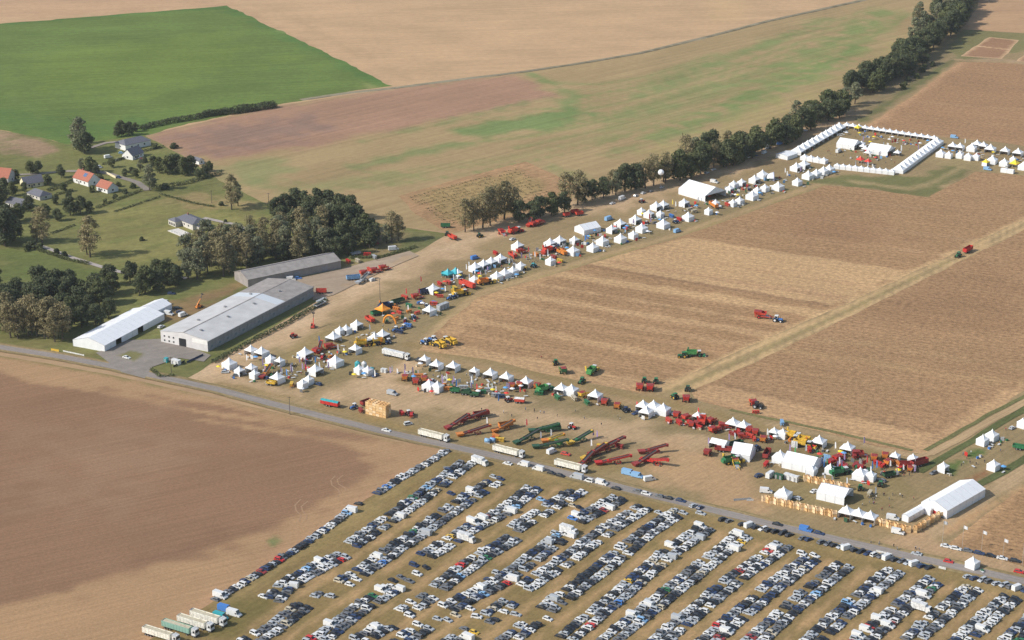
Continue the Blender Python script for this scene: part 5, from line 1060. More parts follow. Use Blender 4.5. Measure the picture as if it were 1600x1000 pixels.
for u, v in ((762, 692), (770, 691)):
    x, y = P(u, v); p = Proto(); p.add('tank', MB().cyl((-1.3, 0, 1.3), (1.3, 0, 1.3), 1.0, 12).mesh('tank', [MM['light blue']], True)); p.add('cradle', MB().box(-1.3, 1.3, -.8, .8, .1, .5).mesh('cradle', [M_steel])); o = inst('water_tank', p, x, y, hd(u, v, -8)); tag(o, 'blue cylindrical water tank', 'tank', 'near the red conveyors')
Rd = 'near the wooden crate stack'
for k, a, u, v, dg in (('trailer', ('red', 10, 1.7, 'teal'), 516, 635, -12), ('tractor', ('blue',), 553, 639, 200), ('trailer', ('dark red', 6, 1.6), 572, 633, 20), ('implement', ('dark red',), 565, 644, 10), ('implement', ('red',), 629, 648, 10), ('implement', ('red',), 644, 652, 0), ('tractor', ('red',), 640, 649, 10)): mach(k, a, u, v, dg, Rd, .9 if k == 'implement' else 1.0)
Ws = 'among the western show tents'
for k, a, u, v, dg in (('conveyor', ('orange', 13, 'dark red'), 417, 586, 40), ('trailer', ('yellow', 5, 1.2), 424, 602, -8), ('lifter', ('bright red', 'orange'), 497, 551, 30), ('lifter', ('bright red', 'red'), 518, 545, 10), ('conveyor', ('bright red', 9), 500, 548, 60), ('implement', ('orange', 'yellow'), 457, 604, 0), ('harvester', ('yellow', 'yellow'), 570, 541, 5), ('harvester', ('yellow', 'orange'), 585, 539, 185), ('tractor', ('blue',), 606, 537, 190), ('tractor', ('blue',), 618, 518, 200), ('tractor', ('blue',), 630, 515, 200), ('implement', ('blue',), 638, 511, 30), ('implement', ('dark blue',), 625, 521, 30),
       ('tractor', ('blue',), 645, 499, 20), ('trailer', ('bright red', 7, 1.6), 578, 503, -30), ('harvester', ('dark blue', 'orange'), 606, 482, 10), ('trailer', ('dark green', 8, 1.5), 622, 474, 15), ('trailer', ('green', 8, 1.6), 590, 492, 15), ('implement', ('bright red',), 633, 467, 20), ('lifter', ('bright red', 'orange'), 653, 467, 10), ('implement', ('orange',), 620, 485, 20), ('implement', ('green',), 640, 480, 20), ('implement', ('bright red',), 678, 477, 60), ('handler', ('bright red',), 489, 512, 80), ('tractor', ('bright red',), 459, 528, 10)): mach(k, a, u, v, dg, Ws)
Ms = 'in the middle show street'
for k, a, u, v, dg in (('trailer', ('dark blue', 8, 2), 664, 459, 15), ('tractor', ('black',), 672, 458, 200), ('trailer', ('bright red', 12, 2.4), 730, 449, -20), ('harvester', ('yellow', 'yellow'), 721, 462, 10), ('tractor', ('blue',), 703, 468, 200), ('tractor', ('blue',), 711, 465, 200), ('implement', ('red',), 688, 446, 10), ('implement', ('bright red',), 702, 444, 10), ('implement', ('yellow',), 712, 453, 10), ('harvester', ('orange', 'yellow'), 760, 444, 10), ('trailer', ('teal', 9, 2.2), 702, 433, 0), ('tractor', ('teal',), 834, 418, 20), ('trailer', ('bright red', 7, 1.6), 801, 402, -30), ('lifter', ('bright red', 'red'), 816, 396, 10), ('implement', ('orange',), 838, 400, 10), ('implement', ('bright red',), 850, 398, 10), ('implement', ('red',), 775, 398, 10),
       ('trailer', ('orange', 8, 1.8), 878, 398, -25), ('implement', ('yellow',), 876, 410, 15), ('implement', ('dark red',), 866, 404, 15), ('harvester', ('bright red', 'red'), 860, 394, 15), ('trailer', ('orange', 10, 2.0), 1115, 324, -35), ('tractor', ('blue',), 1056, 349, 10), ('implement', ('blue',), 1050, 340, 10), ('implement', ('red',), 1062, 345, 10), ('implement', ('beige',), 1085, 333, -20), ('implement', ('beige',), 1078, 330, -20), ('implement', ('bright red',), 1137, 322, 10)): mach(k, a, u, v, dg, Ms)
Tl = 'beneath the tree belt'
for k, a, u, v, dg in (('trailer', ('bright red', 7, 1.6), 707, 374, -25), ('trailer', ('green', 6, 1.6), 696, 356, 0), ('tractor', ('dark green',), 750, 371, 10), ('tractor', ('dark green',), 699, 368, 60), ('harvester', ('bright red', 'red'), 806, 364, 15), ('lifter', ('bright red', 'red'), 785, 367, -30), ('lifter', ('bright red', 'red'), 836, 353, 20), ('lifter', ('bright red', 'red'), 845, 350, 20), ('conveyor', ('bright red', 8), 828, 352, 50), ('trailer', ('bright red', 4, 1.6), 885, 339, 10), ('trailer', ('bright red', 5, 1.6), 898, 334, 10), ('trailer', ('bright red', 5, 1.6), 905, 337, 10), ('tractor', ('red',), 1003, 317, 10)): mach(k, a, u, v, dg, Tl)
Hy = 'in the yard beside the barn'
for k, a, u, v, dg in (('lifter', ('bright red', 'red'), 572, 430, 10), ('lifter', ('bright red', 'red'), 588, 426, 10), ('lifter', ('bright red', 'orange'), 602, 422, 10), ('implement', ('bright red',), 578, 424, 10), ('trailer', ('light blue', 8, 2), 552, 438, 5), ('trailer', ('bright red', 6, 1.8), 502, 459, 0), ('conveyor', ('silver', 13), 568, 440, 28), ('implement', ('red',), 545, 411, 10), ('implement', ('beige',), 560, 410, 10), ('trailer', ('silver', 6, 1.0), 556, 399, 10), ('implement', ('red',), 574, 400, 80), ('trailer', ('dark red', 8, .6), 582, 384, 5), ('implement', ('silver',), 586, 404, 10), ('trailer', ('silver', 9, .6), 500, 478, 25), ('handler', ('orange',), 311, 481, 20)): mach(k, a, u, v, dg, Hy)
Fr = 'in the trial field tent row'
for k, a, u, v, dg in (('lifter', ('orange', 'red'), 633, 593, 80), ('lifter', ('bright red', 'orange'), 650, 599, 80), ('lifter', ('orange', 'red'), 663, 595, 80), ('implement', ('orange',), 655, 590, 80), ('trailer', ('green', 5, 1.3), 711, 614, -5), ('trailer', ('dark green', 5, 1.3), 728, 617, -5), ('trailer', ('dark green', 5, 1.2), 741, 620, -5), ('implement', ('green',), 753, 615, 80), ('implement', ('silver',), 725, 608, 80), ('implement', ('orange',), 700, 610, 80), ('implement', ('silver',), 764, 612, 80), ('implement', ('dark blue',), 782, 622, 80), ('implement', ('silver',), 775, 620, 80), ('tractor', ('red',), 795, 628, 10), ('trailer', ('bright red', 5, 1.4, 'white'), 812, 630, -5), ('lifter', ('orange', 'red'), 800, 606, 80), ('lifter', ('orange', 'yellow'), 812, 604, 80), ('lifter', ('orange', 'red'), 840, 606, 60), ('harvester', ('bright green', 'green'), 852, 612, 20), ('implement', ('green',), 842, 617, 80), ('implement', ('green',), 872, 624, 10), ('implement', ('beige',), 898, 625, 10), ('lifter', ('yellow', 'orange'), 914, 620, 20), ('implement', ('green',), 918, 632, 10),
       ('lifter', ('bright red', 'yellow'), 945, 631, 70), ('lifter', ('orange', 'yellow'), 965, 637, 70), ('tractor', ('dark blue',), 979, 644, 10), ('lifter', ('bright red', 'red'), 1058, 651, 60), ('lifter', ('bright red', 'dark red'), 1076, 656, 20), ('implement', ('bright red',), 1046, 660, 10), ('implement', ('red',), 1062, 663, 10), ('harvester', ('bright red', 'red'), 1098, 660, 80), ('implement', ('red',), 1080, 664, 20), ('lifter', ('bright red', 'orange'), 1113, 661, 30), ('lifter', ('bright red', 'red'), 1118, 675, 20), ('implement', ('red',), 1130, 667, 20), ('lifter', ('bright red', 'red'), 1170, 674, 80), ('lifter', ('bright red', 'red'), 1180, 678, 80), ('lifter', ('orange', 'red'), 1193, 689, 70), ('implement', ('bright red',), 1172, 684, 20)): mach(k, a, u, v, dg, Fr)
Es = 'among the eastern show tents'
for k, a, u, v, dg in (('harvester', ('yellow', 'yellow'), 1240, 686, -10), ('harvester', ('yellow', 'orange'), 1250, 692, 170), ('harvester', ('yellow', 'yellow'), 1257, 699, -10), ('lifter', ('dark red', 'red'), 1106, 710, 60), ('trailer', ('dark red', 8, 1.4), 1130, 706, -5), ('harvester', ('green', 'yellow'), 1145, 724, 10), ('lifter', ('yellow', 'green'), 1150, 729, -60), ('trailer', ('dark red', 8, 2), 1198, 714, 60), ('implement', ('red',), 1198, 729, -10), ('tractor', ('dark blue',), 1183, 704, 20), ('trailer', ('dark green', 7, 1.4), 1150, 697, 15), ('harvester', ('green', 'dark green'), 1314, 742, 10), ('lifter', ('red', 'orange'), 1303, 726, 20), ('lifter', ('red', 'dark red'), 1312, 720, 20), ('tractor', ('green',), 1344, 766, 100), ('tractor', ('green',), 1376, 760, 60), ('trailer', ('dark green', 6, 1.4), 1389, 746, 10), ('implement', ('beige',), 1360, 775, -10),
       ('lifter', ('orange', 'red'), 1366, 718, 80), ('lifter', ('orange', 'bright red'), 1383, 715, 80), ('lifter', ('orange', 'yellow'), 1391, 726, 30), ('implement', ('red',), 1372, 727, 20), ('implement', ('orange',), 1404, 728, 10), ('trailer', ('dark red', 9, 2.2), 1436, 728, 15), ('trailer', ('dark red', 6, 1.6), 1415, 730, 0), ('lifter', ('dark red', 'red'), 1345, 714, 0), ('implement', ('dark red',), 1336, 716, 0), ('trailer', ('green', 7, 1.4), 1594, 703, -10), ('implement', ('light blue',), 1223, 664, 0), ('implement', ('red',), 1266, 706, 0)): mach(k, a, u, v, dg, Es)
# denser displays of smaller machines in the stands
def scatter(poly, n, cols, kinds, place, s=.85):
    us = [p[0] for p in poly]; vs = [p[1] for p in poly]; Q = np.array(poly, float); k = 0
    while k < n:
        u, v = rnd.uniform(min(us), max(us)), rnd.uniform(min(vs), max(vs))
        if not inside(np.array([[u, v]]), Q)[0]: continue
        k += 1; kd = rnd.choice(kinds); c_ = rnd.choice(cols)
        a = {'implement': (c_,), 'tractor': (c_,), 'lifter': (c_, c_), 'trailer': (c_, 6, 1.4)}[kd]; mach(kd, a, u, v, rnd.choice([0, 20, 80, 160, -15]), place, s)
I_, T_, L_k = 'implement', 'tractor', 'lifter'
scatter([(640, 590), (700, 602), (820, 625), (760, 622), (640, 600)], 9, ['green', 'silver', 'orange', 'bright red', 'dark green'], [I_, I_, T_], Fr)
scatter([(1040, 648), (1140, 668), (1200, 685), (1180, 692), (1060, 664)], 12, ['bright red', 'red', 'dark red'], [I_, I_, L_k], Fr)
scatter([(1290, 715), (1400, 722), (1430, 738), (1380, 738), (1290, 730)], 12, ['red', 'dark red', 'orange', 'green'], [I_, I_, L_k], Es)
scatter([(680, 465), (780, 430), (870, 398), (860, 410), (740, 458)], 14, ['bright red', 'red', 'yellow', 'orange', 'blue', 'green'], [I_, I_, T_], Ms, .8)
scatter([(930, 375), (1040, 340), (1060, 350), (960, 385)], 9, ['red', 'dark blue', 'grey', 'silver'], [I_, I_, T_], Ms, .75)
scatter([(1120, 305), (1200, 280), (1220, 285), (1140, 315)], 6, ['grey', 'beige', 'dark blue', 'red'], [I_, T_], Ms, .75)
scatter([(590, 505), (640, 478), (690, 462), (690, 475), (620, 510)], 10, ['bright red', 'green', 'blue', 'orange'], [I_, I_, T_], Ws, .8)
scatter([(430, 572), (500, 556), (540, 552), (500, 580)], 7, ['grey', 'red', 'dark blue', 'orange'], [I_, T_], Ws, .75)
HAZE = 0.000034
# ------------------------------------------------------------------ tents
M_pvc = mat('tent_white', (.80, .80, .80), .45, var=.05, scale=.5); M_pvc2 = mat('tent_wall', (.74, .75, .76), .5, var=.07, scale=.5); M_alu = mat('tent_post', (.55, .56, .58), .4, .4, var=0)
M_floor = mat('tent_floor', (.16, .15, .14), .9, var=.2)
TENTM = {'teal': mat('tent_teal', (.05, .38, .44), .5), 'orange': mat('tent_orange', (.85, .30, .03), .5), 'red': mat('tent_red', (.70, .06, .04), .5), 'yellow': mat('tent_yellow', (.82, .62, .04), .5), 'blue': mat('tent_blue', (.12, .35, .65), .5)}
TP = {}
def pagoda(a):
    a = round(a * 4) / 4
    if a in TP: return TP[a]
    h = a / 2; e = 3.0; pk = e + .5 * a; b = MB(); rings = [(h + .05, e - .35), (h + .05, e + .04), (h * .70, e + (pk - e) * .20), (h * .40, e + (pk - e) * .45), (h * .16, e + (pk - e) * .75), (h * .03, pk)]
    for (r0, z0), (r1, z1) in zip(rings[:-1], rings[1:]):
        c0 = [(-r0, -r0, z0), (r0, -r0, z0), (r0, r0, z0), (-r0, r0, z0)]; c1 = [(-r1, -r1, z1), (r1, -r1, z1), (r1, r1, z1), (-r1, r1, z1)]
        for i in range(4): j = (i + 1) % 4; b.poly([c0[i], c0[j], c1[j], c1[i]])
    b.bar((0, 0, pk - .05), (0, 0, pk + .35), .05)
    roof = b.mesh('roof', [M_pvc], fix=False)
    wall = MB().box(-h + .06, h - .06, -.02, .02, .02, e - .33).mesh('side_wall', [M_pvc2]); half = MB().box(-h + .06, -h * .35, -.02, .02, .02, e - .33).mesh('side_wall', [M_pvc2])
    post = MB().box(-.06, .06, -.06, .06, 0, e - .3).mesh('post', [M_alu]); tab = MB().box(-h * .5, h * .5, -.35, .35, 0, .95).mesh('counter', [mat('counter', (.30, .24, .19), .7, var=.2)])
    TP[a] = (roof, wall, half, post, tab, h); return TP[a]
def tent(u, v, a, rz, opens, place, colr=None, low=False, base=None):
    if 'square\'s' not in place: a *= .9
    roof, wall, half, post, tab, h = pagoda(a); x, y = P(u, v); o = empty('pagoda_tent', x, y, rz)
    if low or 'square\'s' in place: o.scale = (1, 1, .82)
    a = a if 'square\'s' in place else a / .9
    part('roof', roof, o, {0: TENTM[colr]} if colr else None)
    for k, (sx, sy, ry) in {'f': (0, -h, 0), 'b': (0, h, math.pi), 'l': (-h, 0, -math.pi / 2), 'r': (h, 0, math.pi / 2)}.items():
        if k in opens: continue
        part('side_wall', wall, o, None, (sx, sy, 0), (0, 0, ry))
    for sx in (-1, 1):
        for sy in (-1, 1): part('post', post, o, None, (sx * (h - .03), sy * (h - .03), 0))
    if opens: part('counter', tab, o, None, (0, h * .35, 0))
    size = 'small' if a < 4.9 else 'large' if a > 6.2 else ''
    tag(o, base or ((size + ' ' if size else '') + (colr or 'white') + (' open tent' if opens else ' closed tent')), 'tent', place, 'pagoda tents ' + place)
    return o
def tl(z, rz, place, rows):
    x0, y0, sc = z
    for X, Y, a, op in rows: tent(x0 + X / sc, y0 + Y / sc, a, rz, op, place)
Z3, Z4, Z5, ZR, ZQ, Z6, ZE, ZF = (350, 350, 4), (320, 500, 4), (650, 280, 4), (900, 150, 4), (1200, 150, 4), (640, 560, 4), (950, 580, 4.546), (1150, 620, 3.5556)
AW = ang((352, 568), (470, 604))
tl(Z4, AW, 'in the western tent cluster', [(155, 300, 6.5, ''), (218, 345, 4.5, 'r'), (293, 328, 5, 'f'), (312, 365, 4.5, ''), (455, 390, 6.5, 'f'), (290, 216, 5.5, 'f'), (357, 230, 6.5, 'f'), (412, 270, 4.5, ''), (470, 285, 4.5, 'f'), (628, 236, 7, 'r'), (805, 136, 7, 'fr'), (692, 340, 6.5, 'r'), (818, 286, 7, 'l'), (942, 208, 5.5, 'f'), (612, 425, 4.5, ''), (650, 400, 4.5, ''),
   (1062, 140, 6, 'f'), (1112, 120, 6.5, 'r'), (885, 85, 5, 'f'), (845, 92, 4.5, ''), (950, 56, 5.5, 'r'), (965, 335, 4.5, ''), (1020, 342, 4.5, '')])
tl(Z4, A_ROAD, 'in the trial field tent row', [(1375, 275, 5, 'f'), (1448, 308, 6, 'f'), (1553, 318, 6, 'f'), (1402, 436, 6, ''), (1455, 444, 5.5, '')])
tl(Z6, A_ROAD, 'in the trial field tent row', [(405, 108, 4.5, 'f'), (505, 124, 6, 'f'), (605, 146, 6, 'f'), (728, 176, 6, 'f'), (948, 218, 6, 'f'), (1012, 226, 6, ''), (1160, 260, 6.5, 'f')])
tl(ZE, A_ROAD, 'in the trial field tent row', [(248, 280, 6, 'f'), (322, 282, 6, ''), (392, 304, 6.5, ''), (270, 322, 6, 'f'), (635, 352, 4.5, 'f'), (885, 404, 6, 'f'), (962, 424, 6, 'f'), (1178, 466, 4.5, 'f'), (1240, 474, 4.5, '')])
tl(ZF, A_ROAD, 'in the eastern tent cluster', [(460, 276, 6.5, 'f'), (618, 312, 6.5, 'f'), (882, 358, 4.5, 'f'), (980, 370, 4.5, 'l'), (688, 456, 6.5, ''), (748, 464, 4.5, ''), (522, 426, 4.5, ''), (243, 360, 6.5, 'r'), (262, 568, 7, ''), (418, 434, 4.5, '')])
tl(ZF, A_ROAD, 'at the show entrance by the road', [(612, 668, 6, 'f'), (678, 682, 6, 'f'), (744, 698, 6, 'f')])
tl(ZF, ang((1440, 815), (1525, 765)), 'beside the long white marquee', [(1066, 638, 7, '')])
tl(ZF, A_STRIP, 'on the lawn at the right edge', [(1368, 266, 5, 'r'), (1420, 240, 5.5, 'r'), (1150, 416, 4.5, 'f'), (1428, 406, 5, ''), (1312, 950, 5, 'r'), (1590, 170, 4.5, '')])
SS = 'along the show street'
tl(Z5, A_STRIP, SS, [(85, 846, 6.5, 'l'), (108, 712, 6.5, 'f'), (262, 610, 4.5, 'f'), (370, 576, 6.5, 'f'), (422, 558, 6, 'f'), (470, 542, 6, 'f'), (528, 522, 6.5, 'f'), (365, 652, 5, ''), (505, 632, 6, 'b'), (555, 614, 6, 'b'), (605, 598, 5.5, 'b'), (655, 566, 5, ''), (635, 440, 6.5, 'f'), (840, 534, 5, ''), (838, 424, 6.5, 'f'), (898, 408, 6.5, 'f'), (990, 404, 5, 'f'), (982, 472, 6.5, ''),
   (1105, 450, 6, ''), (1165, 410, 6.5, ''), (1222, 336, 5.5, 'f'), (1275, 302, 6.5, 'f'), (1278, 394, 6.5, ''), (1358, 370, 5, ''), (1410, 330, 6.5, 'r'), (1370, 276, 6.5, 'f'), (1408, 222, 4.5, ''), (1455, 240, 5.5, 'f'), (1500, 192, 6.5, 'f'), (1545, 184, 6, 'f'), (1526, 240, 4.5, ''), (1545, 304, 7, '')])
tl(ZR, A_STRIP, SS, [(700, 778, 6.5, 'r'), (828, 740, 4.5, ''), (872, 692, 4.5, ''), (980, 690, 4.5, ''), (1022, 676, 5, ''), (1100, 646, 7, ''), (1132, 610, 4.5, ''), (1180, 596, 5, ''), (1262, 588, 7, ''), (1115, 544, 6.5, 'f'), (1165, 512, 6.5, ''), (1035, 562, 5, 'f'), (985, 574, 5, ''), (960, 602, 5, 'f'), (1382, 558, 5.5, ''), (675, 690, 5.5, 'f'),
   (1450, 518, 7, ''), (1500, 506, 6, ''), (1545, 490, 6.5, ''), (1582, 478, 6.5, ''), (1375, 468, 7, 'f'), (1425, 450, 7, 'f')])
tl(ZQ, ang((1440, 240), (1600, 262)), 'in the row right of the tent square', [(1078, 380, 6, ''), (1128, 388, 5, ''), (1197, 388, 5, ''), (1250, 400, 5.5, ''), (1300, 400, 5, ''), (1152, 334, 6, 'f'), (1198, 340, 6, 'f'), (1272, 344, 7, ''), (1304, 322, 6.5, 'f'), (1345, 332, 6, 'f'), (1388, 352, 7.5, 'f'), (1480, 364, 6.5, 'f'), (1560, 376, 7, 'f'), (1400, 422, 7, ''), (1475, 438, 6.5, ''), (1530, 416, 4.5, ''), (1592, 460, 6.5, ''), (1630, 380, 6, 'f')])
def side(a, b, n, size, op, place):
    A, B = np.array(P(*a)), np.array(P(*b)); rz = math.atan2(*(B - A)[::-1])
    for i in range(n):
        q = A + (B - A) * (i + .5) / n; u, v = PX(*q); tent(u, v, size, rz, op, place)
def slen(a, b): return float(np.linalg.norm(np.array(P(*a)) - np.array(P(*b))))
for a, b, n, op, place in (((1243, 242), (1314, 201), 10, 'f', 'on the square\'s left side'), ((1318, 199), (1464, 221), 15, 'f', 'on the square\'s far side'), ((1466, 224), (1402, 271), 11, 'f', 'on the square\'s right side'),
                           ((1252, 249), (1292, 256), 4, 'b', 'on the square\'s near side'), ((1303, 263), (1398, 273), 10, 'b', 'on the square\'s near side')):
    side(a, b, n, slen(a, b) / n - .15, op, place)
for u, v, cl, a in ((712, 432, 'teal', 6), (700, 434, 'teal', 6), (598, 490, 'orange', 7), (1344, 255, 'red', 5), (1356, 258, 'red', 4.5), (1585, 261, 'yellow', 6), (1340, 205, 'yellow', 4.5)): tent(u, v, a, A_STRIP, 'fblr', 'at the show', cl)
tent(1540, 267 - 8, 4.5, A_STRIP, 'f', 'right of the tent square', 'yellow')
def marquee(cx, cy, l, w_, rz, ev, rg, label, opens=(), name='marquee', segs=None, colr=None):
    o = empty(name, cx, cy, rz); L, Wd = l / 2, w_ / 2; n = segs or max(2, int(round(l / 5))); sg = l / n; m_ = TENTM[colr] if colr else M_pvc
    z = lambda y: ev + (rg - ev) * (1 - abs(y) / Wd)
    for i in range(n):
        x0, x1 = -L + i * sg + .03, -L + (i + 1) * sg - .03
        for s in (-1, 1):
            a = [(x0, s * (Wd + .12)), (x1, s * (Wd + .12)), (x1, 0), (x0, 0)]
            part('roof_panel', MB().hexa([(p[0], p[1], z(p[1])) for p in a], [(p[0], p[1], z(p[1]) + .06) for p in a]).mesh('roof_panel', [m_]), o)
            if (i, s) not in opens: part('side_wall', MB().box(x0, x1, -.03, .03, .02, ev - .02).mesh('side_wall', [M_pvc2]), o, loc=(0, s * Wd, 0))
    r = MB()
    for i in range(n + 1):
        x = -L + i * sg
        for s in (-1, 1): r.bar((x, s * Wd, 0), (x, s * Wd, ev), .07).bar((x, s * (Wd + .14), z(Wd + .14) + .06), (x, 0, rg + .08), .06)
    part('frame', r.mesh('frame', [M_alu]), o)
    for s, k in ((-1, 'L'), (1, 'R')):
        g = MB().poly([(s * (L - .02), -Wd, ev), (s * (L - .02), Wd, ev), (s * (L - .02), 0, rg)])
        if k not in opens: g.poly([(s * (L - .02), -Wd, 0), (s * (L - .02), Wd, 0), (s * (L - .02), Wd, ev), (s * (L - .02), -Wd, ev)])
        part('gable_wall', g.mesh('gable_wall', [M_pvc2], fix=False), o)
    o['label'] = label; o['category'] = 'marquee'; return o
def mq(a, b, c_, ev, rg, label, opens=(), **k):
    cen, l, w_, rz = ground_rect(a, b, c_); return marquee(cen[0], cen[1], l, w_, rz, ev, rg, label, opens, **k)
mq((114, 541), (164, 550), (257, 500), 3.6, 6.4, 'long white marquee left of the exhibition hall', opens=((2, -1), (6, -1)))
x, y = P(243, 487); marquee(x, y, 14, 12, HALL[3], 3.4, 5.6, 'short white marquee joined behind the long one', ())
def mqc(u, v, l, w_, rz, ev, rg, label, opens=(), **k):
    x, y = P(u, v); return marquee(x, y, l, w_, rz, ev, rg, label, opens, **k)
cen, l, w_, rz = ground_rect((1453, 798), (1482, 800), (1526, 772)); w_ = 13
mqc(1489, 787, 31, 13, ang((1480, 801), (1525, 775)), 4, 6.6, 'longest white marquee near the flagpoles', ())
mqc(1427, 808, 13, 3.4, ang((1480, 801), (1525, 775)), 2.8, 3.4, 'narrow low white tent beside the crate corner', (), name='store_tent')
mqc(1304, 778, 13, 11, A_ROAD, 3.6, 5.8, 'white marquee with dark open right gable near the entrance', ('R',))
mqc(1253, 729, 15, 12, A_ROAD, 3.4, 6.2, 'broad white marquee in the eastern tent cluster', ())
mqc(1268, 739, 4.5, 4.0, A_ROAD, 2.6, 3.4, 'small white annex tent at the broad marquee', (), name='annex_tent')
mqc(1161, 714, 9, 10, A_ROAD + .15, 3.4, 7.0, 'peaked white marquee behind the yellow and green machine', ((0, -1),))
mqc(1124, 699, 8, 6, A_ROAD, 2.8, 4.2, 'low white tent beside the dark red trailer', ((0, -1),), name='low_tent')
mqc(1097, 305, 24, 20, A_STRIP + math.pi / 2 - .1 + math.pi, 4.0, 8.2, 'huge white marquee in the upper show street', ('R', 'L'))
mqc(918, 362, 13, 10, A_STRIP - .2, 3.2, 5.8, 'white gabled marquee halfway along the show street', ())
mqc(1326, 230, 14, 12, ang((1318, 199), (1464, 221)), 3.2, 6.2, 'left white marquee inside the tent square', ('R',))
mqc(1376, 239, 16, 13, ang((1318, 199), (1464, 221)), 3.2, 6.4, 'right white marquee inside the tent square', ('R',))
mqc(1229, 246, 12, 10, A_STRIP, 2.8, 3.6, 'flat white tent at the left corner of the square', ())
mqc(1574, 270, 9, 3.0, ang((1440, 240), (1600, 262)), 2.6, 2.9, 'long low white cabin right of the tent square', (), name='cabin')
# white inflatable dome
x, y = P(1208, 280); b = MB(); R0 = 4.6; rings = [[(R0 * math.cos(t) * math.cos(f) * 1.0, R0 * math.sin(f) * 1.0, R0 * math.sin(t) * math.cos(f)) for t in [math.pi * i / 12 for i in range(13)]] for f in [math.pi / 2 * (j / 5) for j in range(5)]]
for r0, r1 in zip(rings[:-1], rings[1:]):
    for i in range(12): b.poly([r0[i], r0[i + 1], r1[i + 1], r1[i]])
dm = empty('dome_tent', x, y, A_STRIP + .7); part('shell', b.mesh('shell', [M_pvc], True), dm, rot=(0, 0, 0))
ar = MB(); q = [(R0 * 1.03 * math.cos(t), -.1, R0 * 1.03 * math.sin(t)) for t in [math.pi * i / 12 for i in range(13)]]
for a, c_ in zip(q[:-1], q[1:]): ar.bar(a, c_, .25)
part('arch', ar.mesh('arch', [mat('dome_arch', (.35, .36, .50), .5)]), dm); dm['label'] = 'white dome tent with round open front in the show street'; dm['category'] = 'dome tent'
# inflatable arch, balloon
x, y = P(609, 505); o = empty('entrance_arch', x, y, A_ROAD + .2); b = MB(); q = [(3.6 * math.cos(t), 0, 4.6 * math.sin(t)) for t in [math.pi * i / 14 for i in range(15)]]
for a, c_ in zip(q[:-1], q[1:]): b.cyl(a, c_, .5, 8)
part('tube', b.mesh('tube', [TENTM['orange']]), o); o['label'] = 'orange inflatable arch among the western stands'; o['category'] = 'arch'
x, y = P(1032, 300); o = empty('balloon', x, y); bm = bmesh.new(); bmesh.ops.create_uvsphere(bm, u_segments=20, v_segments=12, radius=2.0); me = bpy.data.meshes.new('envelope'); bm.to_mesh(me); bm.free(); me.materials.append(M_pvc); me.polygons.foreach_set('use_smooth', [True] * len(me.polygons))
part('envelope', me, o, loc=(0, 0, 13.5)); part('tether', MB().bar((0, 0, 0), (0, 0, 11.6), .03).mesh('tether', [M_alu]), o); o['label'] = 'round white advertising balloon floating before the tree belt'; o['category'] = 'balloon'
# silo tanks
for u, v, m_, h_, r_, lb in ((559, 577, MM['teal'], 4.6, 1.5, 'turquoise upright silo tank'), (569, 577, MM['white'], 4.4, 1.4, 'white upright silo tank'), (580, 581, MM['teal'], 2.6, 1.5, 'low teal tank')):
    x, y = P(u, v); o = empty('silo_tank', x, y); part('tank', MB().cyl((0, 0, 0), (0, 0, h_ * .8), r_, 16).cyl((0, 0, h_ * .8), (0, 0, h_), r_, 16, 0, r_ * .3).mesh('tank', [m_]), o); part('hatch', MB().cyl((0, 0, h_), (0, 0, h_ + .2), .3, 8).mesh('hatch', [M_steel]), o); o['label'] = lb + ' behind two small white tents'; o['category'] = 'tank'
# cabins and containers
def cabin(u, v, l, w_, h_, deg, m_, label, doors=2, name='container'):
    x, y = P(u, v); o = empty(name, x, y, hd(u, v, deg)); b = MB().box(-l / 2, l / 2, -w_ / 2, w_ / 2, .15, h_)
    part('body', b.mesh('body', [m_]), o); part('roof', MB().box(-l / 2 - .05, l / 2 + .05, -w_ / 2 - .05, w_ / 2 + .05, h_, h_ + .1).mesh('roof', [m_]), o); part('base', MB().box(-l / 2 + .1, l / 2 - .1, -w_ / 2 + .1, w_ / 2 - .1, 0, .15).mesh('base', [M_trim]), o)
    for i in range(doors): part('door', MB().box(-.42, .42, -.03, .03, .2, 2.1).mesh('door', [M_hallgrey]), o, loc=(-l / 2 + (i + .5) * l / doors, -w_ / 2 - .02, 0))
    o['label'] = label; o['category'] = 'cabin' if name != 'container' else 'container'
for i in range(3): cabin(1229 + i * 7, 748 + i * 2.2, 2.2, 2.2, 2.6, -14, MM['white'], ('leftmost', 'middle', 'rightmost')[i] + ' of three white cabins below the broad marquee', 1, 'toilet_cabin')
cabin(1217, 748, 4.2, 2.2, 2.2, -14, MM['dark green'], 'dark green container left of the white cabins')
cabin(275, 569, 5, 2.4, 2.5, -14, MM['white'], 'white container on the corner plot by the road'); cabin(260, 566, 1.8, 1.8, 2.4, -14, MM['teal'], 'small teal and white kiosk on the corner plot', 1, 'kiosk')
cabin(1241, 212, 8, 4, 3.8, 20, MM['cream'], 'pale shed under the far tree belt'); cabin(692, 483, 8, 2.5, 3.2, 22, MM['silver'], 'silver grey exhibition container along the show street', 3); cabin(581, 435 + 4, 3, 2, 1.5, 20, MM['white'], 'white cabin at the end of the grey conveyor', 1); cabin(600, 560 + 22, 3, 2, 2, -10, MM['white'], 'white box left of the tent row facing the trial field', 1)
cabin(502, 462 + 8, .1 + 7, 2.2, .8, 25, MM['silver'], 'low silver flatbed beside the exhibition hall', 0)
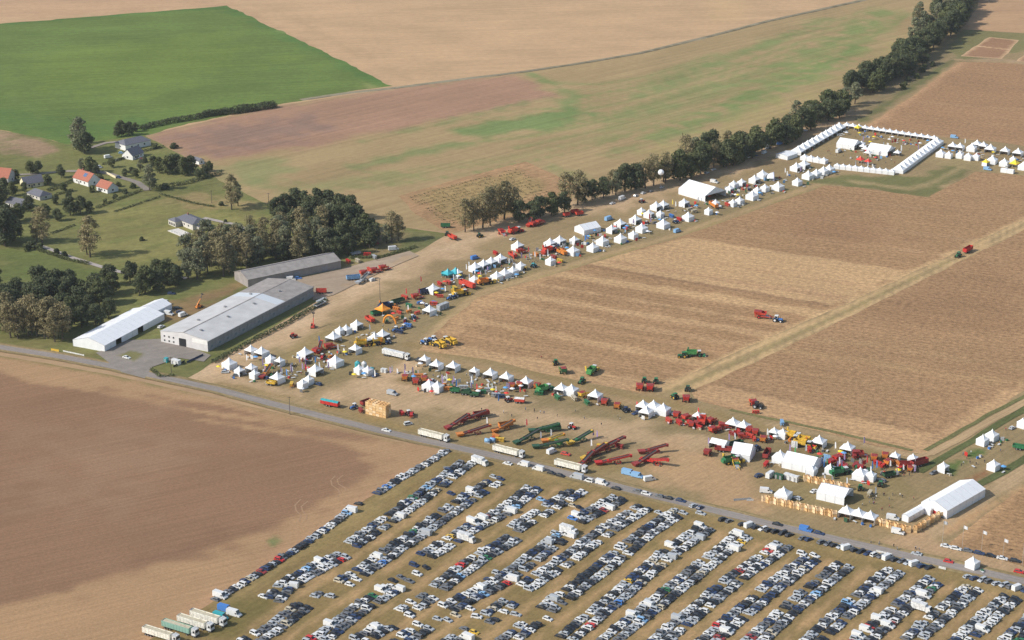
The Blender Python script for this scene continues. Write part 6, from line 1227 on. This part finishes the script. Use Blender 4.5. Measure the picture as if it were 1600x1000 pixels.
# ------------------------------------------------------------------ wooden crates
M_wood = [mat('crate_wood_%d' % i, c_, .8, var=.18, scale=2) for i, c_ in enumerate(((.80, .55, .28), (.84, .64, .40), (.72, .45, .20)))]
def crate_mesh(i):
    b = MB(); X, Y, H = .8, .6, 1.15
    for k in range(4):
        z0 = .12 + k * .26
        b.box(-X, X, -Y, -Y + .03, z0, z0 + .21).box(-X, X, Y - .03, Y, z0, z0 + .21).box(-X, -X + .03, -Y + .03, Y - .03, z0, z0 + .21).box(X - .03, X, -Y + .03, Y - .03, z0, z0 + .21)
    for sx in (-1, 1):
        for sy in (-1, 1): b.box(sx * X - .08 * (sx > 0) - .0, sx * X + .08 * (sx < 0), sy * (Y + .01) - .08 * (sy > 0), sy * (Y + .01) + .08 * (sy < 0), 0, H)
    b.box(-X + .03, X - .03, -Y + .03, Y - .03, .1, .16)
    return b.mesh('wooden_crate', [M_wood[i]])
CM = [crate_mesh(i) for i in range(3)]
def crate(x, y, z, rz, place, s=1.0):
    o = bpy.data.objects.new('wooden_crate', rnd.choice(CM)); COL.objects.link(o); o.location = (x, y, z); o.rotation_euler = (0, 0, rz); o.scale = (s, s, s)
    o['category'] = 'crate'; o['group'] = 'crates ' + place; return o
def crate_row(a, b, place, lev=2, step=1.8):
    A, B = np.array(P(*a)), np.array(P(*b)); l = np.linalg.norm(B - A); d = (B - A) / l; n = int(l / step); rz = math.atan2(d[1], d[0])
    for i in range(n):
        q = A + d * (i + .5) * step
        for k in range(lev):
            o = crate(q[0], q[1], k * 1.45, rz + (.62 if i % 2 == 0 else -.5), place, 1.25); lv = 'lower' if k == 0 else 'upper'
            tag(o, lv + ' wooden crate', 'crate', place, 'crates ' + place)
crate_row((1191, 783), (1310, 809), 'in the fence left of the entrance')
crate_row((1367, 818), (1426, 834), 'in the fence right of the entrance')
crate_row((1428, 833), (1471, 807), 'in the fence beside the narrow tent')
crate_row((1256, 751), (1330, 767), 'in the fence behind the marquee')
x0, y0 = P(591, 648); rz = A_ROAD
for i in range(6):
    for j in range(3):
        for k in range(5):
            lx, ly = (i - 2.5) * 1.98, (j - 1) * 1.55
            o = crate(x0 + lx * math.cos(rz) - ly * math.sin(rz), y0 + lx * math.sin(rz) + ly * math.cos(rz), k * 1.33, rz + rnd.gauss(0, .015), 'in the big crate stack', 1.15)
            o['label'] = 'wooden crate, %s column, %s row, %s layer of the big stack' % (ordinal(i + 1), ('front', 'middle', 'back')[j], ('bottom', 'second', 'third', 'fourth', 'top')[k])
# ------------------------------------------------------------------ flags, poles, signs, barriers
FLAGM = {k: mat('flag_' + k, c_, .7, var=.08) for k, c_ in {'white': (.75, .75, .76), 'red': (.70, .05, .05), 'violet': (.32, .22, .42), 'green': (.10, .40, .14), 'blue': (.08, .25, .60), 'yellow': (.80, .60, .08)}.items()}
def flag(u, v, colr, place, h=4.5, kind='beach'):
    x, y = P(u, v); o = empty('banner_flag' if kind == 'beach' else 'flagpole', x, y, rnd.uniform(-.5, .3)); part('pole', MB().cyl((0, 0, 0), (0, 0, h), .05, 6).mesh('pole', [M_alu]), o)
    b = MB()
    if kind == 'beach': b.hexa([(.05, -.02, h * .25), (.75, -.02, h * .3), (.75, .02, h * .3), (.05, .02, h * .25)], [(.05, -.02, h), (.55, -.02, h * .93), (.55, .02, h * .93), (.05, .02, h)])
    else:
        for i in range(4): b.hexa([(.06 + i * .4, .06 * math.sin(i * 1.7), h - 1.5 - i * .12), (.46 + i * .4, .06 * math.sin(i * 1.7 + 1.7), h - 1.6 - i * .12), (.46 + i * .4, .06 * math.sin(i * 1.7 + 1.7) + .03, h - 1.6 - i * .12), (.06 + i * .4, .06 * math.sin(i * 1.7) + .03, h - 1.5 - i * .12)],
                                  [(.06 + i * .4, .06 * math.sin(i * 1.7), h - .1 - i * .12), (.46 + i * .4, .06 * math.sin(i * 1.7 + 1.7), h - .2 - i * .12), (.46 + i * .4, .06 * math.sin(i * 1.7 + 1.7) + .03, h - .2 - i * .12), (.06 + i * .4, .06 * math.sin(i * 1.7) + .03, h - .1 - i * .12)])
    part('flag', b.mesh('flag', [FLAGM[colr]]), o); tag(o, colr + (' banner flag' if kind == 'beach' else ' flag on a tall pole'), 'flag', place, 'flags ' + place); return o
for i, (u, v) in enumerate(((1472, 851), (1503, 858), (1533, 866), (1566, 879), (1597, 885))): flag(u, v, 'white', 'beside the road at the right', 11, 'pole')
for u, v, cl in ((577, 586, 'violet'), (585, 591, 'white'), (609, 586, 'violet'), (612, 584, 'white'), (632, 581, 'violet'), (440, 588, 'white'), (455, 585, 'violet'), (472, 580, 'violet'), (385, 566, 'white'), (498, 537, 'blue'), (577, 519, 'white'), (634, 462, 'red'), (654, 462, 'red'), (640, 500, 'yellow'), (637, 488, 'white'), (657, 443, 'red'), (708, 440, 'white'), (695, 458, 'white'), (758, 432, 'white'), (750, 434, 'white'), (728, 424, 'white'), (732, 420, 'white'), (843, 408, 'white'), (835, 404, 'white'), (825, 396, 'red'), (855, 400, 'white')): flag(u, v, cl, 'among the street stands')
for u, v, cl in ((690, 598, 'violet'), (697, 596, 'white'), (706, 606, 'violet'), (762, 611, 'white'), (768, 612, 'white'), (774, 616, 'white'), (778, 630, 'blue'), (760, 665, 'white'), (822, 668, 'red'), (844, 688, 'white'), (860, 684, 'white'), (926, 684, 'violet'), (932, 686, 'violet'), (923, 700, 'white'), (1106, 697, 'violet'), (1138, 691, 'violet'), (1147, 690, 'white'), (1198, 683, 'white'), (1233, 708, 'violet'), (1090, 650, 'red'), (994, 640, 'red'), (1241, 712, 'green'), (1242, 704, 'white'), (1258, 708, 'white'), (1283, 728, 'blue'), (1286, 733, 'blue'), (1291, 730, 'green'), (1318, 722, 'violet'), (1287, 756, 'white'), (1299, 758, 'white'), (1322, 760, 'white'), (1342, 730, 'white'), (1367, 775, 'white'), (1400, 746, 'white'), (1428, 740, 'violet'), (1359, 742, 'white'), (1304, 704, 'white'), (1349, 696, 'violet')): flag(u, v, cl, 'in the front stands')
for u, v, cl in ((1226, 272, 'white'), (1229, 277, 'white'), (1250, 270, 'violet'), (1256, 268, 'white'), (1336, 262, 'white'), (1355, 262, 'white'), (1393, 226, 'red'), (1434, 236, 'violet'), (1507, 226, 'white'), (1300, 205, 'white'), (1305, 203, 'violet'), (1090, 318, 'white'), (1055, 325, 'white'), (1050, 322, 'yellow')): flag(u, v, cl, 'around the tent square')
def flags_in(poly, n, place):
    us = [p[0] for p in poly]; vs = [p[1] for p in poly]; Q = np.array(poly, float); k = 0
    while k < n:
        u, v = rnd.uniform(min(us), max(us)), rnd.uniform(min(vs), max(vs))
        if inside(np.array([[u, v]]), Q)[0]: flag(u, v, rnd.choice(['violet', 'white', 'white', 'violet', 'blue', 'red']), place, rnd.uniform(3.5, 5.5)); k += 1
flags_in([(400, 578), (470, 556), (545, 548), (525, 580), (440, 598)], 16, 'among the street stands'); flags_in([(600, 575), (700, 596), (830, 616), (820, 622), (640, 600)], 16, 'in the front stands'); flags_in([(1290, 712), (1420, 735), (1400, 750), (1290, 735)], 8, 'in the front stands')
flags_in([(690, 455), (800, 420), (1040, 342), (1030, 335), (780, 410)], 16, 'among the street stands'); flags_in([(1270, 238), (1318, 208), (1440, 226), (1395, 256)], 10, 'around the tent square')
M_polewood = mat('pole_wood', (.12, .10, .085), .9, var=.2)
def upole(u, v, h, label):
    x, y = P(u, v); o = empty('utility_pole', x, y, .3); part('pole', MB().cyl((0, 0, 0), (0, 0, h), .18, 8, 0, .12).mesh('pole', [M_polewood]), o); part('crossarm', MB().box(-.9, .9, -.06, .06, h - .6, h - .45).mesh('crossarm', [M_polewood]), o)
    for k in (-.8, 0, .8): part('insulator', MB().cyl((k, 0, h - .45), (k, 0, h - .2), .06, 6).mesh('insulator', [M_steel]), o)
    o['label'] = label; o['category'] = 'pole'
upole(453, 648, 9.5, 'dark wooden pole beside the road before the tents'); upole(594, 474, 15, 'tall dark pole among the western stands'); upole(589, 735 - 327, 9, 'dark pole in the machinery yard'); upole(268, 586, 10, 'dark wooden pole on the corner plot'); upole(331, 318, 9, 'thin pole on the dry strip left of the poplar'); upole(420, 322, 9, 'thin pole left of the dark copse')
def board(u, v, l, h_, deg, m_, label, z=0.15):
    x, y = P(u, v); o = empty('sign_board', x, y, hd(u, v, deg)); part('panel', MB().box(-l / 2, l / 2, -.03, .03, z, z + h_).mesh('panel', [m_]), o)
    for s in (-1, 1): part('post', MB().box(-.05, .05, -.09, -.03, 0, z + h_).mesh('post', [M_alu]), o, loc=(s * (l / 2 - .3), .12, 0))
    o['label'] = label; o['category'] = 'sign'
board(1381, 866, 7, 1.1, -13, MM['white'], 'white banner left of the car line gap'); board(1420, 878, 3.2, 1.0, -13, MM['white'], 'short white banner middle of the roadside boards'); board(1430, 881, 3, 1.0, -13, MM['white'], 'short white banner right of the middle roadside board'); board(1447, 885, 6, .8, -13, MM['dark green'], 'long dark green banner along the car line'); board(1472, 890, 3, 1.2, -13, MM['white'], 'white board nearest the roadside kiosk')
board(1160, 782, 8, 1.0, 4, MM['silver'], 'grey barrier panel left of the crate fence'); board(1172, 783, 3, .9, 2, MM['white'], 'white banner hung left of the crate fence'); board(86, 549, 5, 1.2, -10, MM['yellow'], 'yellow banner on the road bend verge'); board(115, 553, 14, .7, -12, MM['white'], 'long white barrier on the road bend verge'); board(280, 566 + 4, 9, 1.0, 25, MM['black'], 'dark banner along the corner plot fence'); board(305, 562, 13, 1.2, 25, MM['dark blue'], 'long dark fence banner below the hall')
board(1292, 722, 3.2, 3.6, -10, MM['light blue'], 'tall blue and white banner wall by the broad marquee'); board(1241, 700, 3, 3.4, -10, MM['white'], 'tall white banner wall behind the broad marquee'); board(703, 733, 6, 1.2, 0, MM['silver'], 'grey panel at the end of the first car row')
# ------------------------------------------------------------------ people
SKIN, HAIR = mat('skin', (.48, .30, .21), .6, var=0), mat('hair', (.06, .045, .035), .7, var=0)
CLOTH = {k: mat('cloth_' + k, c_, .85, var=.1) for k, c_ in {'dark': (.03, .032, .04), 'blue': (.05, .09, .20), 'white': (.65, .65, .63), 'red': (.40, .05, .05), 'grey': (.20, .20, .21)}.items()}
JEANS = mat('trousers', (.045, .055, .085), .85, var=.1)
def person_mesh(k):
    """one skinned body: hips, torso, neck, head, two arms, two legs"""
    st = (.16, .30, .08)[k]; arm = (.12, .25, .35)[k]
    J = [(0, 0, .95), (0, 0, 1.15), (0, 0, 1.38), (0, 0, 1.50), (.02, 0, 1.60), (.02, 0, 1.74), (0, .19, 1.40), (arm * .4, .25, 1.12), (arm, .24, .90), (arm + .03, .24, .80), (0, -.19, 1.40), (-arm * .3, -.25, 1.12), (-arm * .4, -.24, .90), (-arm * .4 + .04, -.24, .80),
         (0, .10, .90), (st * .6, .11, .50), (st, .11, .08), (st + .16, .12, .04), (0, -.10, .90), (-st * .3, -.11, .50), (-st, -.11, .08), (-st + .15, -.12, .04)]
    E = [(0, 1), (1, 2), (2, 3), (3, 4), (4, 5), (2, 6), (6, 7), (7, 8), (8, 9), (2, 10), (10, 11), (11, 12), (12, 13), (0, 14), (14, 15), (15, 16), (16, 17), (0, 18), (18, 19), (19, 20), (20, 21)]
    R = [.16, .15, .17, .06, .095, .085, .075, .055, .042, .035, .075, .055, .042, .035, .10, .075, .05, .04, .10, .075, .05, .04]
    me = bpy.data.meshes.new('skeleton'); me.from_pydata(J, E, []); o = bpy.data.objects.new('skeleton', me); COL.objects.link(o)
    o.modifiers.new('skin', 'SKIN'); sv = me.skin_vertices[0].data if me.skin_vertices else None
    if sv is None:
        bm = bmesh.new(); bm.from_mesh(me); bm.verts.layers.skin.verify(); bm.to_mesh(me); bm.free(); sv = me.skin_vertices[0].data
    for i, r_ in enumerate(R): sv[i].radius = (r_, r_); sv[i].use_root = (i == 0)
    o.modifiers.new('sub', 'SUBSURF').levels = 1
    dg = bpy.context.evaluated_depsgraph_get(); nm = bpy.data.meshes.new_from_object(o.evaluated_get(dg)); bpy.data.objects.remove(o); nm.name = 'person'
    nm.materials.clear()
    for m_ in (CLOTH['dark'], JEANS, SKIN, HAIR): nm.materials.append(m_)
    for f in nm.polygons:
        c_ = f.center; f.material_index = 1 if c_.z < .93 and abs(c_.y) < .2 else 2 if (c_.z > 1.47 and c_.z < 1.66) or (c_.z < .87 and abs(c_.y) >= .2) else 3 if c_.z >= 1.66 else 0
        f.use_smooth = True
    return nm
PMESH = [person_mesh(k) for k in range(3)]
def person(u, v, place):
    x, y = P(u, v); o = bpy.data.objects.new('person', rnd.choice(PMESH)); COL.objects.link(o); o.location = (x, y, 0); o.rotation_euler = (0, 0, rnd.uniform(0, 6.28)); s = rnd.uniform(.94, 1.05); o.scale = (s, s, s)
    k = rnd.choice(['dark', 'dark', 'blue', 'white', 'grey', 'red', 'dark']); o.material_slots[0].link = 'OBJECT'; o.material_slots[0].material = CLOTH[k]
    tag(o, 'person in %s top' % k, 'person', place, 'people ' + place)
def crowd(poly, n, place):
    us = [p[0] for p in poly]; vs = [p[1] for p in poly]; Q = np.array(poly, float); k = 0
    while k < n:
        u, v = rnd.uniform(min(us), max(us)), rnd.uniform(min(vs), max(vs))
        if inside(np.array([[u, v]]), Q)[0]: person(u, v, place); k += 1
crowd([(400, 575), (470, 555), (540, 555), (520, 580), (440, 595)], 34, 'walking between the western tents'); crowd([(520, 545), (600, 505), (660, 500), (600, 545), (540, 560)], 24, 'walking between the western tents')
crowd([(590, 570), (690, 580), (840, 605), (820, 620), (640, 600)], 34, 'in the trial field tent row'); crowd([(680, 625), (990, 650), (990, 670), (850, 660), (680, 640)], 16, 'crossing the open dirt before the tents')
crowd([(670, 462), (760, 435), (860, 405), (960, 375), (1040, 345), (1040, 335), (930, 370), (820, 405), (700, 448)], 40, 'walking along the show street'); crowd([(1050, 335), (1150, 310), (1250, 280), (1240, 270), (1120, 305)], 20, 'walking along the show street')
crowd([(1262, 240), (1320, 208), (1450, 226), (1395, 258)], 44, 'inside the tent square'); crowd([(1345, 780), (1400, 770), (1430, 780), (1380, 805), (1350, 800)], 16, 'on the grass inside the entrance'); crowd([(1360, 725), (1430, 735), (1420, 760), (1370, 745)], 16, 'near the eastern harvesters')
crowd([(1360, 845), (1450, 858), (1440, 868), (1360, 852)], 9, 'on the road outside the entrance'); crowd([(1500, 690), (1580, 670), (1570, 720), (1500, 740)], 12, 'on the lawn at the right edge'); crowd([(1030, 650), (1160, 672), (1190, 690), (1060, 672)], 14, 'in the trial field tent row'); crowd([(1440, 245), (1600, 258), (1600, 250), (1450, 238)], 10, 'right of the tent square')
person(846, 560, 'alone in the trial field')
# ------------------------------------------------------------------ stand clutter
tb = MB().box(-1.1, 1.1, -.45, .45, .72, .78).mesh('table_top', [MM['white']]); lg = MB().box(-.04, .04, -.04, .04, 0, .72).mesh('leg', [M_alu])
pt_, pb_ = MB().box(-.6, .6, -.5, .5, .0, .14).mesh('pallet', [M_wood[0]]), [MB().box(-.55, .55, -.45, .45, .14, 1.1).mesh('load', [MM[c_]]) for c_ in ('white', 'grey', 'blue', 'bright red', 'beige', 'green')]
ps_ = [MB().cyl((0, 0, 2.1), (0, 0, 2.7), 1.4, 8, 0, .05).mesh('canopy', [m_]) for m_ in (M_pvc, TENTM['red'], TENTM['blue'], TENTM['yellow'])]; pp_ = MB().cyl((0, 0, 0), (0, 0, 2.15), .04, 6).cyl((0, 0, 0), (0, 0, .08), .35, 8).mesh('stand', [M_alu])
pn_ = [MB().box(-.9, .9, -.04, .04, .2, 2.2).mesh('panel', [MM[c_]]) for c_ in ('white', 'light blue', 'red', 'grey', 'dark green')]
def clutter(poly, n, place):
    us = [p[0] for p in poly]; vs = [p[1] for p in poly]; Q = np.array(poly, float); k = 0
    while k < n:
        u, v = rnd.uniform(min(us), max(us)), rnd.uniform(min(vs), max(vs))
        if not inside(np.array([[u, v]]), Q)[0]: continue
        k += 1; x, y = P(u, v); t = rnd.random(); rz = rnd.uniform(0, 3.1)
        if t < .35:
            o = empty('display_table', x, y, rz); part('table_top', tb, o)
            for sx in (-1, 1):
                for sy in (-.38, .38): part('leg', lg, o, loc=(sx, sy, 0))
            tag(o, 'white display table', 'table', place, 'tables ' + place)
        elif t < .65:
            o = empty('loaded_pallet', x, y, rz); part('pallet', pt_, o); i = rnd.randrange(6); part('load', pb_[i], o); tag(o, ('white', 'grey', 'blue', 'red', 'beige', 'green')[i] + ' loaded pallet', 'pallet', place, 'pallets ' + place)
        elif t < .78:
            o = empty('parasol', x, y, rz); part('stand', pp_, o); i = rnd.randrange(4); part('canopy', ps_[i], o); tag(o, ('white', 'red', 'blue', 'yellow')[i] + ' parasol', 'parasol', place, 'parasols ' + place)
        else:
            o = empty('exhibition_stand', x, y, rz); i = rnd.randrange(5); part('panel', pn_[i], o)
            for s in (-.8, .8): part('foot', MB().box(s - .04, s + .04, -.35, .35, 0, .2).mesh('foot', [M_alu]), o)
            tag(o, ('white', 'light blue', 'red', 'grey', 'green')[i] + ' exhibition stand', 'stand', place, 'stands ' + place)
clutter([(390, 572), (470, 552), (545, 548), (525, 578), (440, 596)], 45, 'between the western tents'); clutter([(530, 545), (600, 500), (690, 465), (680, 480), (600, 545)], 22, 'between the western tents')
clutter([(600, 572), (700, 592), (830, 612), (820, 626), (640, 603)], 50, 'in the trial field tent row'); clutter([(1030, 648), (1180, 682), (1190, 692), (1040, 662)], 14, 'in the trial field tent row')
clutter([(690, 462), (800, 425), (900, 392), (1040, 345), (1030, 335), (900, 372), (780, 412), (690, 445)], 105, 'along the show street'); clutter([(1050, 340), (1150, 312), (1250, 282), (1240, 268), (1120, 300)], 60, 'along the show street')
clutter([(1310, 228), (1330, 222), (1400, 228), (1410, 240), (1370, 252), (1320, 248)], 50, 'inside the tent square'); clutter([(1285, 222), (1318, 205), (1455, 224), (1445, 232), (1320, 212)], 50, 'inside the tent square'); clutter([(1460, 236), (1600, 258), (1600, 248), (1470, 230)], 30, 'right of the tent square')
clutter([(1230, 695), (1290, 705), (1420, 738), (1360, 750), (1290, 735)], 40, 'between the eastern tents'); clutter([(1500, 700), (1570, 680), (1570, 715), (1510, 735)], 8, 'on the lawn at the right edge')
# goods, tables and cars round the tents
def near_tents():
    ts = [(t[0], t[2]) for t in PENDING if t[0].name.startswith('pagoda_tent') and 'square' not in t[2]]
    for o, place in ts:
        a = o.rotation_euler.z; c_, s_ = math.cos(a), math.sin(a)
        def at(lx, ly): return PX(o.location.x + lx * c_ - ly * s_, o.location.y + lx * s_ + ly * c_)
        for k in range(2):
            u, v = at(rnd.uniform(-4, 4), -rnd.uniform(3.6, 6)); e = 1.2
            clutter([(u - e, v - e), (u + e, v - e), (u + e, v + e), (u - e, v + e)], 1, place)
        if rnd.random() < .28:
            u, v = at(rnd.choice([-1, 1]) * rnd.uniform(4.6, 5.6), rnd.uniform(0, 3)); car(u, v, rnd.choice([0, 30, 160, 200]), pick([('black', .3), ('grey', .3), ('silver', .2), ('white', .2), ('dark blue', .2)]), pick(CW), 'beside the show tents')
near_tents()
for u, v in ((1348, 233), (1352, 237), (1346, 229), (1402, 243), (1356, 243)): tent(u, v, 5, ang((1318, 199), (1464, 221)), 'fblr', 'in the middle of the square', low=True)
car(1310, 238, 30, 'white', 'large van', 'inside the tent square')
# ------------------------------------------------------------------ haze
hm = bpy.data.materials.new('haze'); hm.use_nodes = True; nt = hm.node_tree; nt.nodes.clear(); out = nt.nodes.new('ShaderNodeOutputMaterial'); vol = nt.nodes.new('ShaderNodeVolumePrincipled')
vol.inputs['Color'].default_value = (.90, .94, 1.0, 1); vol.inputs['Density'].default_value = HAZE; vol.inputs['Anisotropy'].default_value = .2
nt.links.new(vol.outputs[0], out.inputs['Volume'])
hz = bpy.data.objects.new('haze', MB().box(-9200, 9200, -3200, 14200, -1, 392).mesh('haze', [hm])); COL.objects.link(hz); hz['kind'] = 'stuff'
finish_labels()
